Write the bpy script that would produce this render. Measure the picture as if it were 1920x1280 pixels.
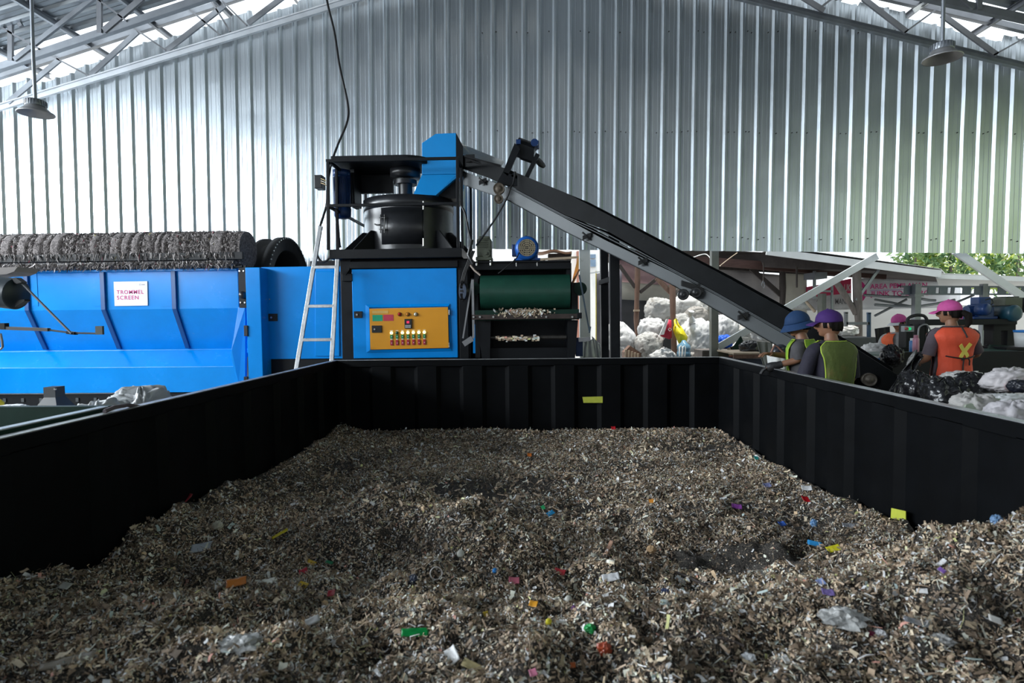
import bpy, bmesh, math, random
import numpy as np
from mathutils import Vector, Matrix, noise as mnoise

for _o in list(bpy.data.objects):
    bpy.data.objects.remove(_o, do_unlink=True)
scene = bpy.context.scene
COL = scene.collection
V = Vector
Z = V((0, 0, 1))

# ------------------------------------------------------------------ camera
F = 1067.0
CAMZ = 1.65
ROLL = 0.011
VPX, VPY = 991.0, 592.0
_fw = V((0, 1, 0))
_a, _b = VPX - 960.0, 640.0 - VPY
# orientation for which the hall axis (+Y) meets the picture at (VPX, VPY) with the measured roll
_ca = math.cos(ROLL); _sa = math.sin(ROLL)
_ap = _a * _ca + _b * _sa; _bp = -_a * _sa + _b * _ca
pit = math.atan2(_bp, F); yaw = math.atan2(_ap * math.cos(pit), F)
_fwd = V((-math.sin(yaw) * math.cos(pit), math.cos(yaw) * math.cos(pit), -math.sin(pit)))
_r0 = _fwd.cross(Z).normalized(); _u0 = _r0.cross(_fwd).normalized()
CR = (_r0 * _ca - _u0 * _sa).normalized()
CU = (_r0 * _sa + _u0 * _ca).normalized()
CF = _fwd
CO = V((0, 0, CAMZ))
cam_d = bpy.data.cameras.new('camera')
cam_d.sensor_width = 36.0
cam_d.lens = F * 36.0 / 1920.0
cam_d.clip_start = 0.05
cam_d.clip_end = 200
cam_d.dof.use_dof = True
cam_d.dof.focus_distance = 7.6
cam_d.dof.aperture_fstop = 3.2
cam = bpy.data.objects.new('camera', cam_d)
COL.objects.link(cam)
_m = Matrix((CR, CU, -CF)).transposed().to_4x4()
_m.translation = CO
cam.matrix_world = _m
scene.camera = cam

def ray(px, py):
    return (CF * F + CR * (px - 960.0) + CU * (640.0 - py)).normalized()

def P(px, py, Y):
    d = ray(px, py)
    return CO + d * ((Y - CO.y) / d.y)

def PZ(px, py, z):
    d = ray(px, py)
    return CO + d * ((z - CO.z) / d.z)

def PX(px, py, x):
    d = ray(px, py)
    return CO + d * ((x - CO.x) / d.x)

# ------------------------------------------------------------------ colour management
scene.view_settings.view_transform = 'Standard'
scene.view_settings.look = 'None'
scene.view_settings.gamma = 1.0
scene.view_settings.use_curve_mapping = False
scene.view_settings.exposure = 0.0

# ------------------------------------------------------------------ world, sun, daylight at the open sides, front fill
world = bpy.data.worlds.new('overcast_sky')
scene.world = world
world.use_nodes = True
_bg = world.node_tree.nodes['Background']
_bg.inputs[0].default_value = (0.86, 0.94, 1.0, 1)
_bg.inputs[1].default_value = 1.8

def sun(name, energy, direction, angle, color):
    d = bpy.data.lights.new(name, 'SUN')
    d.energy = energy; d.angle = angle; d.color = color
    o = bpy.data.objects.new(name, d); COL.objects.link(o)
    o.rotation_euler = V(direction).to_track_quat('-Z', 'Y').to_euler()
    return o

def area(name, loc, direction, sx, sy, power, color, spread=math.pi):
    d = bpy.data.lights.new(name, 'AREA')
    d.shape = 'RECTANGLE'; d.size = sx; d.size_y = sy; d.energy = power; d.color = color
    d.spread = spread
    o = bpy.data.objects.new(name, d); COL.objects.link(o)
    o.location = loc
    o.rotation_euler = V(direction).to_track_quat('-Z', 'Y').to_euler()
    return o

sun('sun_light', 5.5, (0.12, 0.10, -1.0), 0.05, (1.0, 0.96, 0.88))
# daylight through the open left side and the open right side; the front one is an added fill
area('daylight_left_opening', (-11.4, 1.6, 4.32), (1, 0.0, -0.07), 13.5, 1.60, 2250, (0.88, 0.95, 1.0))
area('front_fill_light', (1.0, -7.8, 3.6), (0, 1, -0.05), 14.0, 4.6, 85, (0.92, 0.96, 1.0))
area('daylight_right_opening', (11.4, 3.0, 3.0), (-1, 0.0, -0.02), 9.0, 3.4, 45, (0.82, 1.0, 0.70))

# ------------------------------------------------------------------ materials
_mats = {}

def mat(name, col, rough=0.5, metal=0.0, var=0.12, scale=6.0, bump=0.0, bscale=40.0, stretch=(1, 1, 1),
        dirt=None, spec=0.5, coat=0.0, trans=0.0, emit=None, emit_s=0.0, rvar=0.0, alpha=1.0, sub=0.0):
    if name in _mats:
        return _mats[name]
    m = bpy.data.materials.new(name)
    m.use_nodes = True
    nt = m.node_tree; N = nt.nodes; L = nt.links
    b = N['Principled BSDF']
    tc = N.new('ShaderNodeTexCoord'); mp = N.new('ShaderNodeMapping')
    mp.inputs['Scale'].default_value = stretch
    L.new(tc.outputs['Object'], mp.inputs[0])
    nz = N.new('ShaderNodeTexNoise'); nz.inputs['Scale'].default_value = scale
    nz.inputs['Detail'].default_value = 5; nz.inputs['Roughness'].default_value = 0.6
    L.new(mp.outputs[0], nz.inputs['Vector'])
    rp = N.new('ShaderNodeValToRGB')
    rp.color_ramp.elements[0].position = 0.3; rp.color_ramp.elements[1].position = 0.7
    c0 = tuple(max(0, c * (1 - var)) for c in col[:3]) + (1,)
    c1 = tuple(min(1, c * (1 + var)) for c in col[:3]) + (1,)
    rp.color_ramp.elements[0].color = c0; rp.color_ramp.elements[1].color = c1
    L.new(nz.outputs['Fac'], rp.inputs[0])
    out = rp.outputs[0]
    if dirt:
        dcol, amt, dsc = dirt
        n2 = N.new('ShaderNodeTexNoise'); n2.inputs['Scale'].default_value = dsc
        n2.inputs['Detail'].default_value = 8; n2.inputs['Roughness'].default_value = 0.7
        L.new(mp.outputs[0], n2.inputs['Vector'])
        r2 = N.new('ShaderNodeValToRGB')
        r2.color_ramp.elements[0].position = 1 - amt - 0.06; r2.color_ramp.elements[1].position = min(1, 1 - amt + 0.06)
        r2.color_ramp.elements[0].color = (0, 0, 0, 1); r2.color_ramp.elements[1].color = (1, 1, 1, 1)
        L.new(n2.outputs['Fac'], r2.inputs[0])
        mx = N.new('ShaderNodeMixRGB')
        L.new(r2.outputs[0], mx.inputs[0]); L.new(out, mx.inputs[1]); mx.inputs[2].default_value = tuple(dcol) + (1,)
        out = mx.outputs[0]
    L.new(out, b.inputs['Base Color'])
    b.inputs['Roughness'].default_value = rough
    if rvar:
        mr = N.new('ShaderNodeMapRange')
        mr.inputs[3].default_value = max(0.02, rough - rvar); mr.inputs[4].default_value = min(1, rough + rvar)
        L.new(nz.outputs['Fac'], mr.inputs[0]); L.new(mr.outputs[0], b.inputs['Roughness'])
    b.inputs['Metallic'].default_value = metal
    b.inputs['Specular IOR Level'].default_value = spec
    b.inputs['Coat Weight'].default_value = coat
    b.inputs['Transmission Weight'].default_value = trans
    b.inputs['Alpha'].default_value = alpha
    if sub:
        b.inputs['Subsurface Weight'].default_value = sub
        b.inputs['Subsurface Radius'].default_value = (0.02, 0.01, 0.006)
    if emit:
        b.inputs['Emission Color'].default_value = tuple(emit) + (1,)
        b.inputs['Emission Strength'].default_value = emit_s
    if bump:
        n3 = N.new('ShaderNodeTexNoise'); n3.inputs['Scale'].default_value = bscale
        n3.inputs['Detail'].default_value = 4
        L.new(mp.outputs[0], n3.inputs['Vector'])
        bp = N.new('ShaderNodeBump'); bp.inputs['Strength'].default_value = bump
        bp.inputs['Distance'].default_value = 0.02
        L.new(n3.outputs['Fac'], bp.inputs['Height']); L.new(bp.outputs[0], b.inputs['Normal'])
    _mats[name] = m
    return m

M_BLUE = mat('blue_enamel', (0.0, 0.25, 0.75), 0.26, 0, 0.08, 2.0, 0.10, 2.2, spec=0.28, rvar=0.06,
             dirt=((0.25, 0.36, 0.45), 0.26, 14.0))
M_BLUEHOOD = mat('blue_hood_enamel', (0.0, 0.25, 0.66), 0.42, 0, 0.06, 2.0, 0.04, 3.0)
M_BLACK = mat('black_paint', (0.007, 0.008, 0.010), 0.46, 0, 0.3, 5.0, 0.08, 9.0, spec=0.22, dirt=((0.03, 0.03, 0.03), 0.28, 9.0))
M_CONVB = mat('matte_black_steel', (0.006, 0.007, 0.008), 0.55, 0, 0.3, 5.0, 0.08, 9.0, spec=0.10, dirt=((0.025, 0.025, 0.025), 0.28, 9.0))
M_BLACKGLOSS = mat('glossy_black_paint', (0.014, 0.015, 0.018), 0.34, 0, 0.3, 4.0, 0.15, 7.0, spec=0.6)
M_BIN = mat('black_bin_paint', (0.0025, 0.003, 0.0038), 0.55, 0, 0.3, 5.0, 0.10, 6.0, spec=0.10, dirt=((0.10, 0.10, 0.10), 0.235, 30.0))
M_RIM = mat('worn_rim_steel', (0.40, 0.41, 0.42), 0.34, 0.5, 0.25, 12.0, 0.1, 30.0, dirt=((0.03, 0.03, 0.03), 0.36, 20.0))
M_GALV = mat('galvanised_steel', (0.28, 0.30, 0.33), 0.45, 0.8, 0.15, 3.0, 0.05, 20.0, rvar=0.08)
M_STEELDK = mat('dark_truss_steel', (0.20, 0.21, 0.23), 0.5, 0.6, 0.15, 3.0)
M_GREYUNDER = mat('grey_sheet_steel', (0.075, 0.082, 0.086), 0.5, 0.3, 0.15, 2.0, 0.08, 6.0, rvar=0.08)
M_ALU = mat('ladder_steel', (0.48, 0.49, 0.50), 0.38, 0.7, 0.2, 10.0, 0.1, 40.0, dirt=((0.10, 0.08, 0.06), 0.33, 18.0))
M_GREENB = mat('green_rubber', (0.008, 0.055, 0.036), 0.40, 0, 0.18, 6.0, 0.1, 30.0, dirt=((0.10, 0.14, 0.12), 0.3, 22.0))
M_GREENP = mat('dark_green_paint', (0.010, 0.030, 0.022), 0.5, 0, 0.2, 5.0, 0.05, 20.0, spec=0.15, dirt=((0.07, 0.08, 0.07), 0.3, 20.0))
M_OLIVE = mat('olive_grey_casting', (0.075, 0.085, 0.06), 0.5, 0.1, 0.15, 9.0, 0.1, 40.0)
M_ORANGE = mat('orange_panel_paint', (0.72, 0.30, 0.008), 0.42, 0, 0.05, 3.0)
M_MOTORB = mat('motor_blue', (0.008, 0.10, 0.42), 0.35, 0.1, 0.1, 8.0, 0.05, 30.0)
M_MOTORDK = mat('dark_motor_blue', (0.008, 0.035, 0.13), 0.4, 0.1, 0.15, 8.0, 0.05, 30.0)
M_RUBBER = mat('black_rubber', (0.012, 0.012, 0.013), 0.6, 0, 0.2, 10.0, 0.1, 40.0)
M_CABLE = mat('black_cable', (0.012, 0.012, 0.014), 0.5, 0, 0.1)
M_WHITEP = mat('white_painted_steel', (0.74, 0.76, 0.76), 0.45, 0, 0.06, 4.0, dirt=((0.45, 0.44, 0.42), 0.3, 6.0))
M_SACK = mat('white_woven_sack', (0.60, 0.61, 0.62), 0.7, 0, 0.12, 4.0, 0.6, 11.0, dirt=((0.36, 0.34, 0.31), 0.34, 3.5))
M_SACKG = mat('grimy_woven_sack', (0.43, 0.43, 0.42), 0.75, 0, 0.22, 4.0, 0.6, 11.0, dirt=((0.24, 0.22, 0.19), 0.40, 4.0))
M_SACKT = mat('tan_woven_sack', (0.30, 0.285, 0.265), 0.7, 0, 0.15, 5.0, 0.4, 10.0, dirt=((0.16, 0.14, 0.11), 0.35, 5.0))
M_FILMC = mat('cloudy_plastic_film', (0.66, 0.65, 0.63), 0.25, 0, 0.12, 5.0, 0.5, 12.0, spec=0.7)
M_BAGBLK = mat('black_plastic_bag', (0.010, 0.010, 0.012), 0.26, 0, 0.2, 5.0, 0.6, 14.0, spec=0.6)
M_WOODB = mat('brown_timber', (0.15, 0.085, 0.06), 0.75, 0, 0.3, 4.0, 0.3, 20.0, (6, 6, 1))
M_WOODD = mat('dark_timber', (0.045, 0.035, 0.032), 0.8, 0, 0.3, 4.0, 0.3, 20.0, (6, 6, 1))
M_WOODG = mat('weathered_grey_timber', (0.17, 0.145, 0.13), 0.8, 0, 0.25, 4.0, 0.3, 20.0, (6, 6, 1))
M_WOODL = mat('pale_timber', (0.42, 0.33, 0.24), 0.75, 0, 0.2, 5.0, 0.2, 20.0)

# ------------------------------------------------------------------ mesh builder
class MB:
    def __init__(s):
        s.v = []; s.f = []; s.sm = []; s.mi = []; s.cur = 0
    def add(s, vs, fs, smooth=False):
        o = len(s.v)
        s.v += [tuple(p) for p in vs]
        for f in fs:
            s.f.append([i + o for i in f]); s.sm.append(smooth); s.mi.append(s.cur)
        return s
    def poly(s, pts):
        return s.add(pts, [list(range(len(pts)))])
    def obox(s, c, ex, ey, ez):
        c, ex, ey, ez = V(c), V(ex), V(ey), V(ez)
        vs = [c + ex * a + ey * b + ez * d for a in (-1, 1) for b in (-1, 1) for d in (-1, 1)]
        return s.add(vs, [(0, 1, 3, 2), (4, 6, 7, 5), (0, 4, 5, 1), (2, 3, 7, 6), (0, 2, 6, 4), (1, 5, 7, 3)])
    def box(s, x0, x1, y0, y1, z0, z1):
        return s.obox(((x0 + x1) / 2, (y0 + y1) / 2, (z0 + z1) / 2), ((x1 - x0) / 2, 0, 0), (0, (y1 - y0) / 2, 0), (0, 0, (z1 - z0) / 2))
    def beam(s, p, q, w, h, up=Z):
        p, q = V(p), V(q); d = q - p; L = d.length
        if L < 1e-6: return s
        d /= L
        up = V(up)
        sd = d.cross(up)
        if sd.length < 1e-4: sd = d.cross(V((0, 1, 0)))
        sd.normalize(); u = sd.cross(d).normalized()
        return s.obox((p + q) / 2, sd * (w / 2), d * (L / 2), u * (h / 2))
    def channel(s, p, q, w, h, t=0.006, up=Z, flip=1):
        # a C-section: web plus two flanges
        p, q = V(p), V(q); d = (q - p).normalized(); up = V(up)
        sd = d.cross(up)
        if sd.length < 1e-4: sd = d.cross(V((0, 1, 0)))
        sd.normalize(); u = sd.cross(d).normalized()
        s.beam(p + sd * (w / 2 * flip), q + sd * (w / 2 * flip), t, h, u)
        s.beam(p + u * (h / 2), q + u * (h / 2), w, t, u)
        s.beam(p - u * (h / 2), q - u * (h / 2), w, t, u)
        return s
    def prism(s, pts, vec):
        pts = [V(p) for p in pts]; vec = V(vec); n = len(pts)
        c = sum(pts, V()) / n
        nrm = V()
        for i in range(n):
            nrm += (pts[i] - c).cross(pts[(i + 1) % n] - c)
        if nrm.dot(vec) > 0: pts = pts[::-1]
        vs = pts + [p + vec for p in pts]
        fs = [list(range(n)), list(range(2 * n - 1, n - 1, -1))]
        for i in range(n):
            j = (i + 1) % n
            fs.append([j, i, n + i, n + j])
        return s.add(vs, fs)
    def cyl(s, p, q, r, r2=None, n=20, caps=True):
        p, q = V(p), V(q); r2 = r if r2 is None else r2
        d = (q - p).normalized()
        a = d.cross(Z)
        if a.length < 1e-3: a = V((1, 0, 0))
        a.normalize(); b = d.cross(a).normalized()
        A = [p + (a * math.cos(t) + b * math.sin(t)) * r for t in [2 * math.pi * i / n for i in range(n)]]
        B = [q + (a * math.cos(t) + b * math.sin(t)) * r2 for t in [2 * math.pi * i / n for i in range(n)]]
        s.add(A + B, [(i, (i + 1) % n, n + (i + 1) % n, n + i) for i in range(n)], True)
        if caps:
            if r > 1e-5: s.add(A, [list(range(n - 1, -1, -1))])
            if r2 > 1e-5: s.add(B, [list(range(n))])
        return s
    def ringed(s, p, q, r_in, r_out, n=28):
        # hollow pipe / ring
        s.cyl(p, q, r_out, n=n, caps=False); s.cyl(p, q, r_in, n=n, caps=False)
        p, q = V(p), V(q); d = (q - p).normalized()
        a = d.cross(Z)
        if a.length < 1e-3: a = V((1, 0, 0))
        a.normalize(); b = d.cross(a).normalized()
        for c in (p, q):
            o = [c + (a * math.cos(2 * math.pi * i / n) + b * math.sin(2 * math.pi * i / n)) * r_out for i in range(n)]
            i_ = [c + (a * math.cos(2 * math.pi * i / n) + b * math.sin(2 * math.pi * i / n)) * r_in for i in range(n)]
            s.add(o + i_, [(i, (i + 1) % n, n + (i + 1) % n, n + i) for i in range(n)])
        return s
    def tube(s, pts, r, n=8, smooth=True):
        pts = [V(p) for p in pts]; m = len(pts)
        rs = r if isinstance(r, (list, tuple)) else [r] * m
        vs = []; prev = None
        for i, p in enumerate(pts):
            d = (pts[min(i + 1, m - 1)] - pts[max(i - 1, 0)]).normalized()
            if prev is None:
                a = d.cross(Z)
                if a.length < 1e-3: a = V((1, 0, 0))
            else:
                a = prev - d * prev.dot(d)
                if a.length < 1e-4: a = d.cross(Z)
            a.normalize(); prev = a
            b = d.cross(a)
            vs += [p + (a * math.cos(2 * math.pi * k / n) + b * math.sin(2 * math.pi * k / n)) * rs[i] for k in range(n)]
        fs = []
        for i in range(m - 1):
            for k in range(n):
                fs.append((i * n + k, i * n + (k + 1) % n, (i + 1) * n + (k + 1) % n, (i + 1) * n + k))
        s.add(vs, fs, smooth)
        s.add(vs[:n], [list(range(n - 1, -1, -1))]); s.add(vs[-n:], [list(range(n))])
        return s
    def lathe(s, prof, c, axis=Z, n=32, smooth=True):
        c, ax = V(c), V(axis).normalized()
        a = ax.cross(Z)
        if a.length < 1e-3: a = V((1, 0, 0))
        a.normalize(); b = ax.cross(a)
        vs = []
        for (r, h) in prof:
            for k in range(n):
                t = 2 * math.pi * k / n
                vs.append(c + ax * h + (a * math.cos(t) + b * math.sin(t)) * r)
        fs = []
        for i in range(len(prof) - 1):
            for k in range(n):
                fs.append((i * n + k, i * n + (k + 1) % n, (i + 1) * n + (k + 1) % n, (i + 1) * n + k))
        return s.add(vs, fs, smooth)
    def grid(s, fn, nu, nv, smooth=True, closed_u=False):
        vs = [fn(i / (nu if closed_u else nu - 1), j / (nv - 1)) for j in range(nv) for i in range(nu)]
        fs = []
        for j in range(nv - 1):
            for i in range(nu if closed_u else nu - 1):
                k = (i + 1) % nu
                fs.append((j * nu + i, j * nu + k, (j + 1) * nu + k, (j + 1) * nu + i))
        return s.add(vs, fs, smooth)
    def build(s, name, m, parent=None, bevel=0.0, origin=None, solid=0.0, subsurf=0):
        me = bpy.data.meshes.new(name)
        arr = np.array(s.v, dtype=np.float32).reshape(-1, 3)
        if parent is not None:
            off = rootloc(parent)
        elif origin is not None:
            off = V(origin)
        else:
            mn, mx = arr.min(0), arr.max(0)
            off = V(((mn[0] + mx[0]) / 2, (mn[1] + mx[1]) / 2, mn[2]))
        arr = arr - np.array(off, dtype=np.float32)
        me.from_pydata(arr.tolist(), [], s.f)
        ms = m if isinstance(m, (list, tuple)) else [m]
        for q in ms: me.materials.append(q)
        me.polygons.foreach_set('use_smooth', s.sm)
        me.polygons.foreach_set('material_index', s.mi)
        me.update()
        o = bpy.data.objects.new(name, me); COL.objects.link(o)
        if parent is not None:
            o.parent = parent
        else:
            o.location = off
        if solid:
            q = o.modifiers.new('solid', 'SOLIDIFY'); q.thickness = solid; q.offset = 0
        if subsurf:
            q = o.modifiers.new('sub', 'SUBSURF'); q.levels = subsurf; q.render_levels = subsurf
        if bevel:
            q = o.modifiers.new('bev', 'BEVEL'); q.width = bevel; q.segments = 2; q.limit_method = 'ANGLE'; q.angle_limit = 0.6
        return o

def rootloc(o):
    p = V(o.location)
    while o.parent is not None:
        o = o.parent; p = p + V(o.location)
    return p

def tag(o, label=None, cat=None, group=None, kind=None):
    if label: o['label'] = label
    if cat: o['category'] = cat
    if group: o['group'] = group
    if kind: o['kind'] = kind
    return o

def thing(name, label, cat, loc, group=None):
    o = bpy.data.objects.new(name, None); COL.objects.link(o)
    o.location = loc; o.empty_display_size = 0.1
    return tag(o, label, cat, group)

def structure(o, label=None, cat=None):
    return tag(o, label, cat, kind='structure')

def text_mesh(name, body, m, origin, xdir, ydir, height, parent=None, bold=0.0, width=None, depth=0.002):
    # lettering: a filled text outline turned into a mesh, laid at origin along xdir / ydir
    c = bpy.data.curves.new(name, 'FONT'); c.body = body; c.size = 1.0; c.offset = bold; c.extrude = 0.0
    c.resolution_u = 3; c.space_character = 1.16 if name == 'sign_lettering' else 1.0
    t = bpy.data.objects.new('tmp_text', c); COL.objects.link(t)
    dg = bpy.context.evaluated_depsgraph_get()
    me = bpy.data.meshes.new_from_object(t.evaluated_get(dg))
    bpy.data.objects.remove(t)
    n = len(me.vertices); a = np.empty(n * 3, dtype=np.float32); me.vertices.foreach_get('co', a); a = a.reshape(-1, 3)
    mn, mx = a.min(0), a.max(0)
    sc = height / (mx[1] - mn[1])
    sx = sc if width is None else width / (mx[0] - mn[0])
    X, Yv = V(xdir).normalized(), V(ydir).normalized(); Nn = X.cross(Yv)
    off = rootloc(parent) if parent is not None else V((0, 0, 0))
    b = np.outer((a[:, 0] - mn[0]) * sx, X) + np.outer((a[:, 1] - mn[1]) * sc, Yv) + np.array(V(origin) + Nn * depth - off)
    me.vertices.foreach_set('co', b.astype(np.float32).ravel()); me.update()
    me.materials.clear(); me.materials.append(m)
    o = bpy.data.objects.new(name, me); COL.objects.link(o)
    if parent is not None: o.parent = parent
    return o

# vectorised value noise --------------------------------------------------------
def _hash(ix, iy, seed):
    h = (ix.astype(np.int64) * 374761393 + iy.astype(np.int64) * 668265263 + seed * 2147483647) & 0xffffffff
    h = ((h ^ (h >> 13)) * 1274126177) & 0xffffffff
    return ((h ^ (h >> 16)) & 0xffff) / 65535.0

def vnoise(x, y, seed=0):
    x = np.asarray(x, float); y = np.asarray(y, float)
    ix = np.floor(x); iy = np.floor(y); fx = x - ix; fy = y - iy
    fx = fx * fx * (3 - 2 * fx); fy = fy * fy * (3 - 2 * fy)
    a = _hash(ix, iy, seed); b = _hash(ix + 1, iy, seed); c = _hash(ix, iy + 1, seed); d = _hash(ix + 1, iy + 1, seed)
    return (a + (b - a) * fx) * (1 - fy) + (c + (d - c) * fx) * fy

def fbm(x, y, oct=4, seed=0):
    t = 0; a = 0.5; s = 0
    for i in range(oct):
        t = t + a * vnoise(np.asarray(x) * 2 ** i, np.asarray(y) * 2 ** i, seed + i * 17); s += a; a *= 0.5
    return t / s - 0.5

# ================================================================== SETTING
WALLY = 10.0
_cl0, _cl1 = P(0, 200, WALLY - 0.15), P(640, 5, WALLY - 0.15)
_cr0, _cr1 = P(1410, 0, WALLY - 0.15), P(1920, 125, WALLY - 0.15)
_sl = (_cl1.z - _cl0.z) / (_cl1.x - _cl0.x); _sr = (_cr1.z - _cr0.z) / (_cr1.x - _cr0.x)
def chordz(X):
    return min(_cl0.z + _sl * (X - _cl0.x), _cr0.z + _sr * (X - _cr0.x))
RIDGEX = (_cr0.z - _sr * _cr0.x - _cl0.z + _sl * _cl0.x) / (_sl - _sr)
def roofz(X):
    return chordz(X) + 0.62

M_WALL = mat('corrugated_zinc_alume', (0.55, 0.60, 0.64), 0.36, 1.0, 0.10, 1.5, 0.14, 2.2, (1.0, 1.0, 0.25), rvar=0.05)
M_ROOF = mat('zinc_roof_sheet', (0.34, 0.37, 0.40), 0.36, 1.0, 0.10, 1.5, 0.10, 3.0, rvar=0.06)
M_CONC = mat('concrete_floor', (0.34, 0.335, 0.32), 0.85, 0, 0.15, 1.2, 0.2, 30.0, dirt=((0.15, 0.14, 0.12), 0.35, 3.0))

# ground
b = MB()
b.add([(-45, -25, 0), (45, -25, 0), (45, 60, 0), (-45, 60, 0)], [(0, 1, 2, 3)])
structure(b.build('floor', M_CONC, origin=(0, 0, 0)))

# corrugated gable wall ------------------------------------------------
PITCH = 0.2655
_prof = [(-0.046, 0.0), (-0.014, -0.040), (0.014, -0.040), (0.046, 0.0), (0.085, 0.0), (0.092, -0.0018), (0.099, 0.0),
         (0.166, 0.0), (0.173, -0.0018), (0.180, 0.0)]
_x0 = P(32, 330, WALLY).x
_k0 = -14; _k1 = 92
_bl, _br = P(1280, 470, WALLY), P(1920, 475.5, WALLY)
def wall_bottom(X):
    if X < -1.15: return 0.0
    return _bl.z + (_br.z - _bl.z) * (X - _bl.x) / (_br.x - _bl.x)
_rng = random.Random(5)
_tops = {}
def wall_top(X):
    k = int(math.floor(X / (PITCH * 3)))
    if k not in _tops:
        _tops[k] = _rng.uniform(-0.08, 0.08)
    base = 0.36 if X < 0 else 0.47
    return chordz(X) + base + _tops[k]
wb = MB()
ROWS = 34
cols = []
for k in range(_k0, _k1):
    if abs(_x0 + k * PITCH) > 13.2: continue
    for (dx, dy) in _prof:
        cols.append((_x0 + k * PITCH + dx, dy))
_split = [c for c in cols if c[0] < -1.15], [c for c in cols if c[0] >= -1.19]
for part_cols in _split:
    vs = []
    n = len(part_cols)
    for j in range(ROWS):
        t = j / (ROWS - 1)
        for (x, dy) in part_cols:
            zb = wall_bottom(part_cols[-1][0] if part_cols is _split[1] else -5.0)
            if part_cols is _split[1]: zb = wall_bottom(max(x, -1.149))
            z = zb + (wall_top(x) - zb) * t
            wob = 0.011 * float(fbm(x * 1.3, z * 0.55, 3, 3)) + 0.010 * float(fbm(x * 3.1 + 9, z * 1.9, 2, 8))
            vs.append((x + 0.012 * (z - 4.5), WALLY + dy + wob, z))
    fs = []
    for j in range(ROWS - 1):
        for i in range(n - 1):
            fs.append((j * n + i, j * n + i + 1, (j + 1) * n + i + 1, (j + 1) * n + i))
    wb.add(vs, fs, False)
structure(wb.build('wall_back', M_WALL, origin=(0, WALLY, 0)))
# screws of the sheeting
sb = MB()
_rs = random.Random(11)
for row, zoff in ((0, 0.22), (1, 2.02), (2, 3.7)):
    for k in range(_k0, _k1):
        for sx in (0.06, 0.15):
            X = _x0 + k * PITCH + sx + _rs.uniform(-0.02, 0.02)
            if X < -1.0 or X > 11 or _rs.random() < 0.55: continue
            z = wall_bottom(max(X, -1)) + zoff + _rs.uniform(-0.02, 0.02)
            if z > wall_top(X) - 0.3: continue
            xx = X + 0.012 * (z - 4.5)
            sb.cyl((xx, WALLY - 0.022, z), (xx, WALLY + 0.01, z), 0.008, n=8)
structure(sb.build('trim_1', M_RUBBER))
# short cover sheet that closes the rear bottom left of the opening is part of wall_back; steel columns stand at the opening
# roof ------------------------------------------------------------------
def roof_half(name, xa, xb):
    rb = MB()
    ya, yb = -9.0, WALLY - 0.55
    prof = [(-0.05, 0.0), (-0.02, 0.035), (0.02, 0.035), (0.05, 0.0), (0.12, 0.0), (0.13, 0.005), (0.14, 0)]
    rows = []
    y = ya
    while y < yb:
        for (dy, dz) in prof: rows.append((y + dy, dz))
        y += 0.27
    NX = 16
    vs = []
    for i in range(NX):
        X = xa + (xb - xa) * i / (NX - 1)
        for (yy, dz) in rows:
            vs.append((X, yy, roofz(X) + dz + 0.012 * float(fbm(X * 1.1, yy * 0.8, 2, 5))))
    n = len(rows); fs = []
    for i in range(NX - 1):
        for j in range(n - 1):
            fs.append((i * n + j, (i + 1) * n + j, (i + 1) * n + j + 1, i * n + j + 1))
    rb.add(vs, fs)
    return structure(rb.build(name, M_ROOF, origin=(xa, 0, 0)))
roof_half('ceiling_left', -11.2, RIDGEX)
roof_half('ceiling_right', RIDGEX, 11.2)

# unseen wall added behind the photographer: blocks front light, greys the back wall's reflection
wfb = MB()
_xs = [-11.2 + 0.1325 * i for i in range(170) if -11.2 + 0.1325 * i <= 11.2]
_vs = []
for j, t_ in enumerate((0.0, 1.0)):
    for i, x in enumerate(_xs): _vs.append((x, -8.6 + (0.035 if i % 2 else 0.0), 0.0 if j == 0 else chordz(x) + 0.5))
_n = len(_xs); wfb.add(_vs, [(i + 1, i, _n + i, _n + i + 1) for i in range(_n - 1)])
_wlb = MB(); _wlb.box(-11.3, -11.2, -8.6, 10.0, 0, 3.5); structure(_wlb.build('blocker_wall_left', mat('dull_blocker_sheet', (0.08, 0.085, 0.09), 0.6, 0.4, 0.15, 2.0)))  # added low wall out of view, keeps left daylight off the trommel
structure(wfb.build('blocker_wall_front', mat('grey_blocker_sheet', (0.30, 0.32, 0.34), 0.6, 0.3, 0.15, 2.0), origin=(0, -8.6, 0)))
# trusses ---------------------------------------------------------------
def truss_thing(name, label, Y):
    return thing(name, label, 'roof truss', (RIDGEX, Y, chordz(RIDGEX)), 'roof trusses')

YT = WALLY - 0.15
t = truss_thing('roof_truss', 'steel roof truss fixed along the top of the corrugated wall', YT)
M_CHORD = mat('bright_chord_steel', (0.50, 0.53, 0.57), 0.5, 0.35, 0.12, 3.0)
b = MB(); b.beam(P(-250, 279, YT - .02), P(988, -99, YT - .02), 0.05, 0.085)
b.beam(P(-250, 272, YT - 0.05), P(988, -106, YT - 0.05), 0.05, 0.02)
b.build('bottom_chord', M_CHORD, t)
b = MB(); b.channel(P(994, -102, YT), P(2150, 181, YT), 0.07, 0.10, 0.006, Z, -1); b.build('bottom_chord', M_GALV, t)
def off(px, py, dy=0.0): return P(px, py, YT + dy)
_up = 0.52
b = MB(); b.channel(off(-250, 224, .02), off(985, -180, .02), 0.07, 0.09, 0.006); b.build('top_chord', M_GALV, t)
b = MB(); b.channel(off(998, -159, .02), off(2150, 109, .02), 0.07, 0.09, 0.006); b.build('top_chord', M_STEELDK, t)
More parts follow.
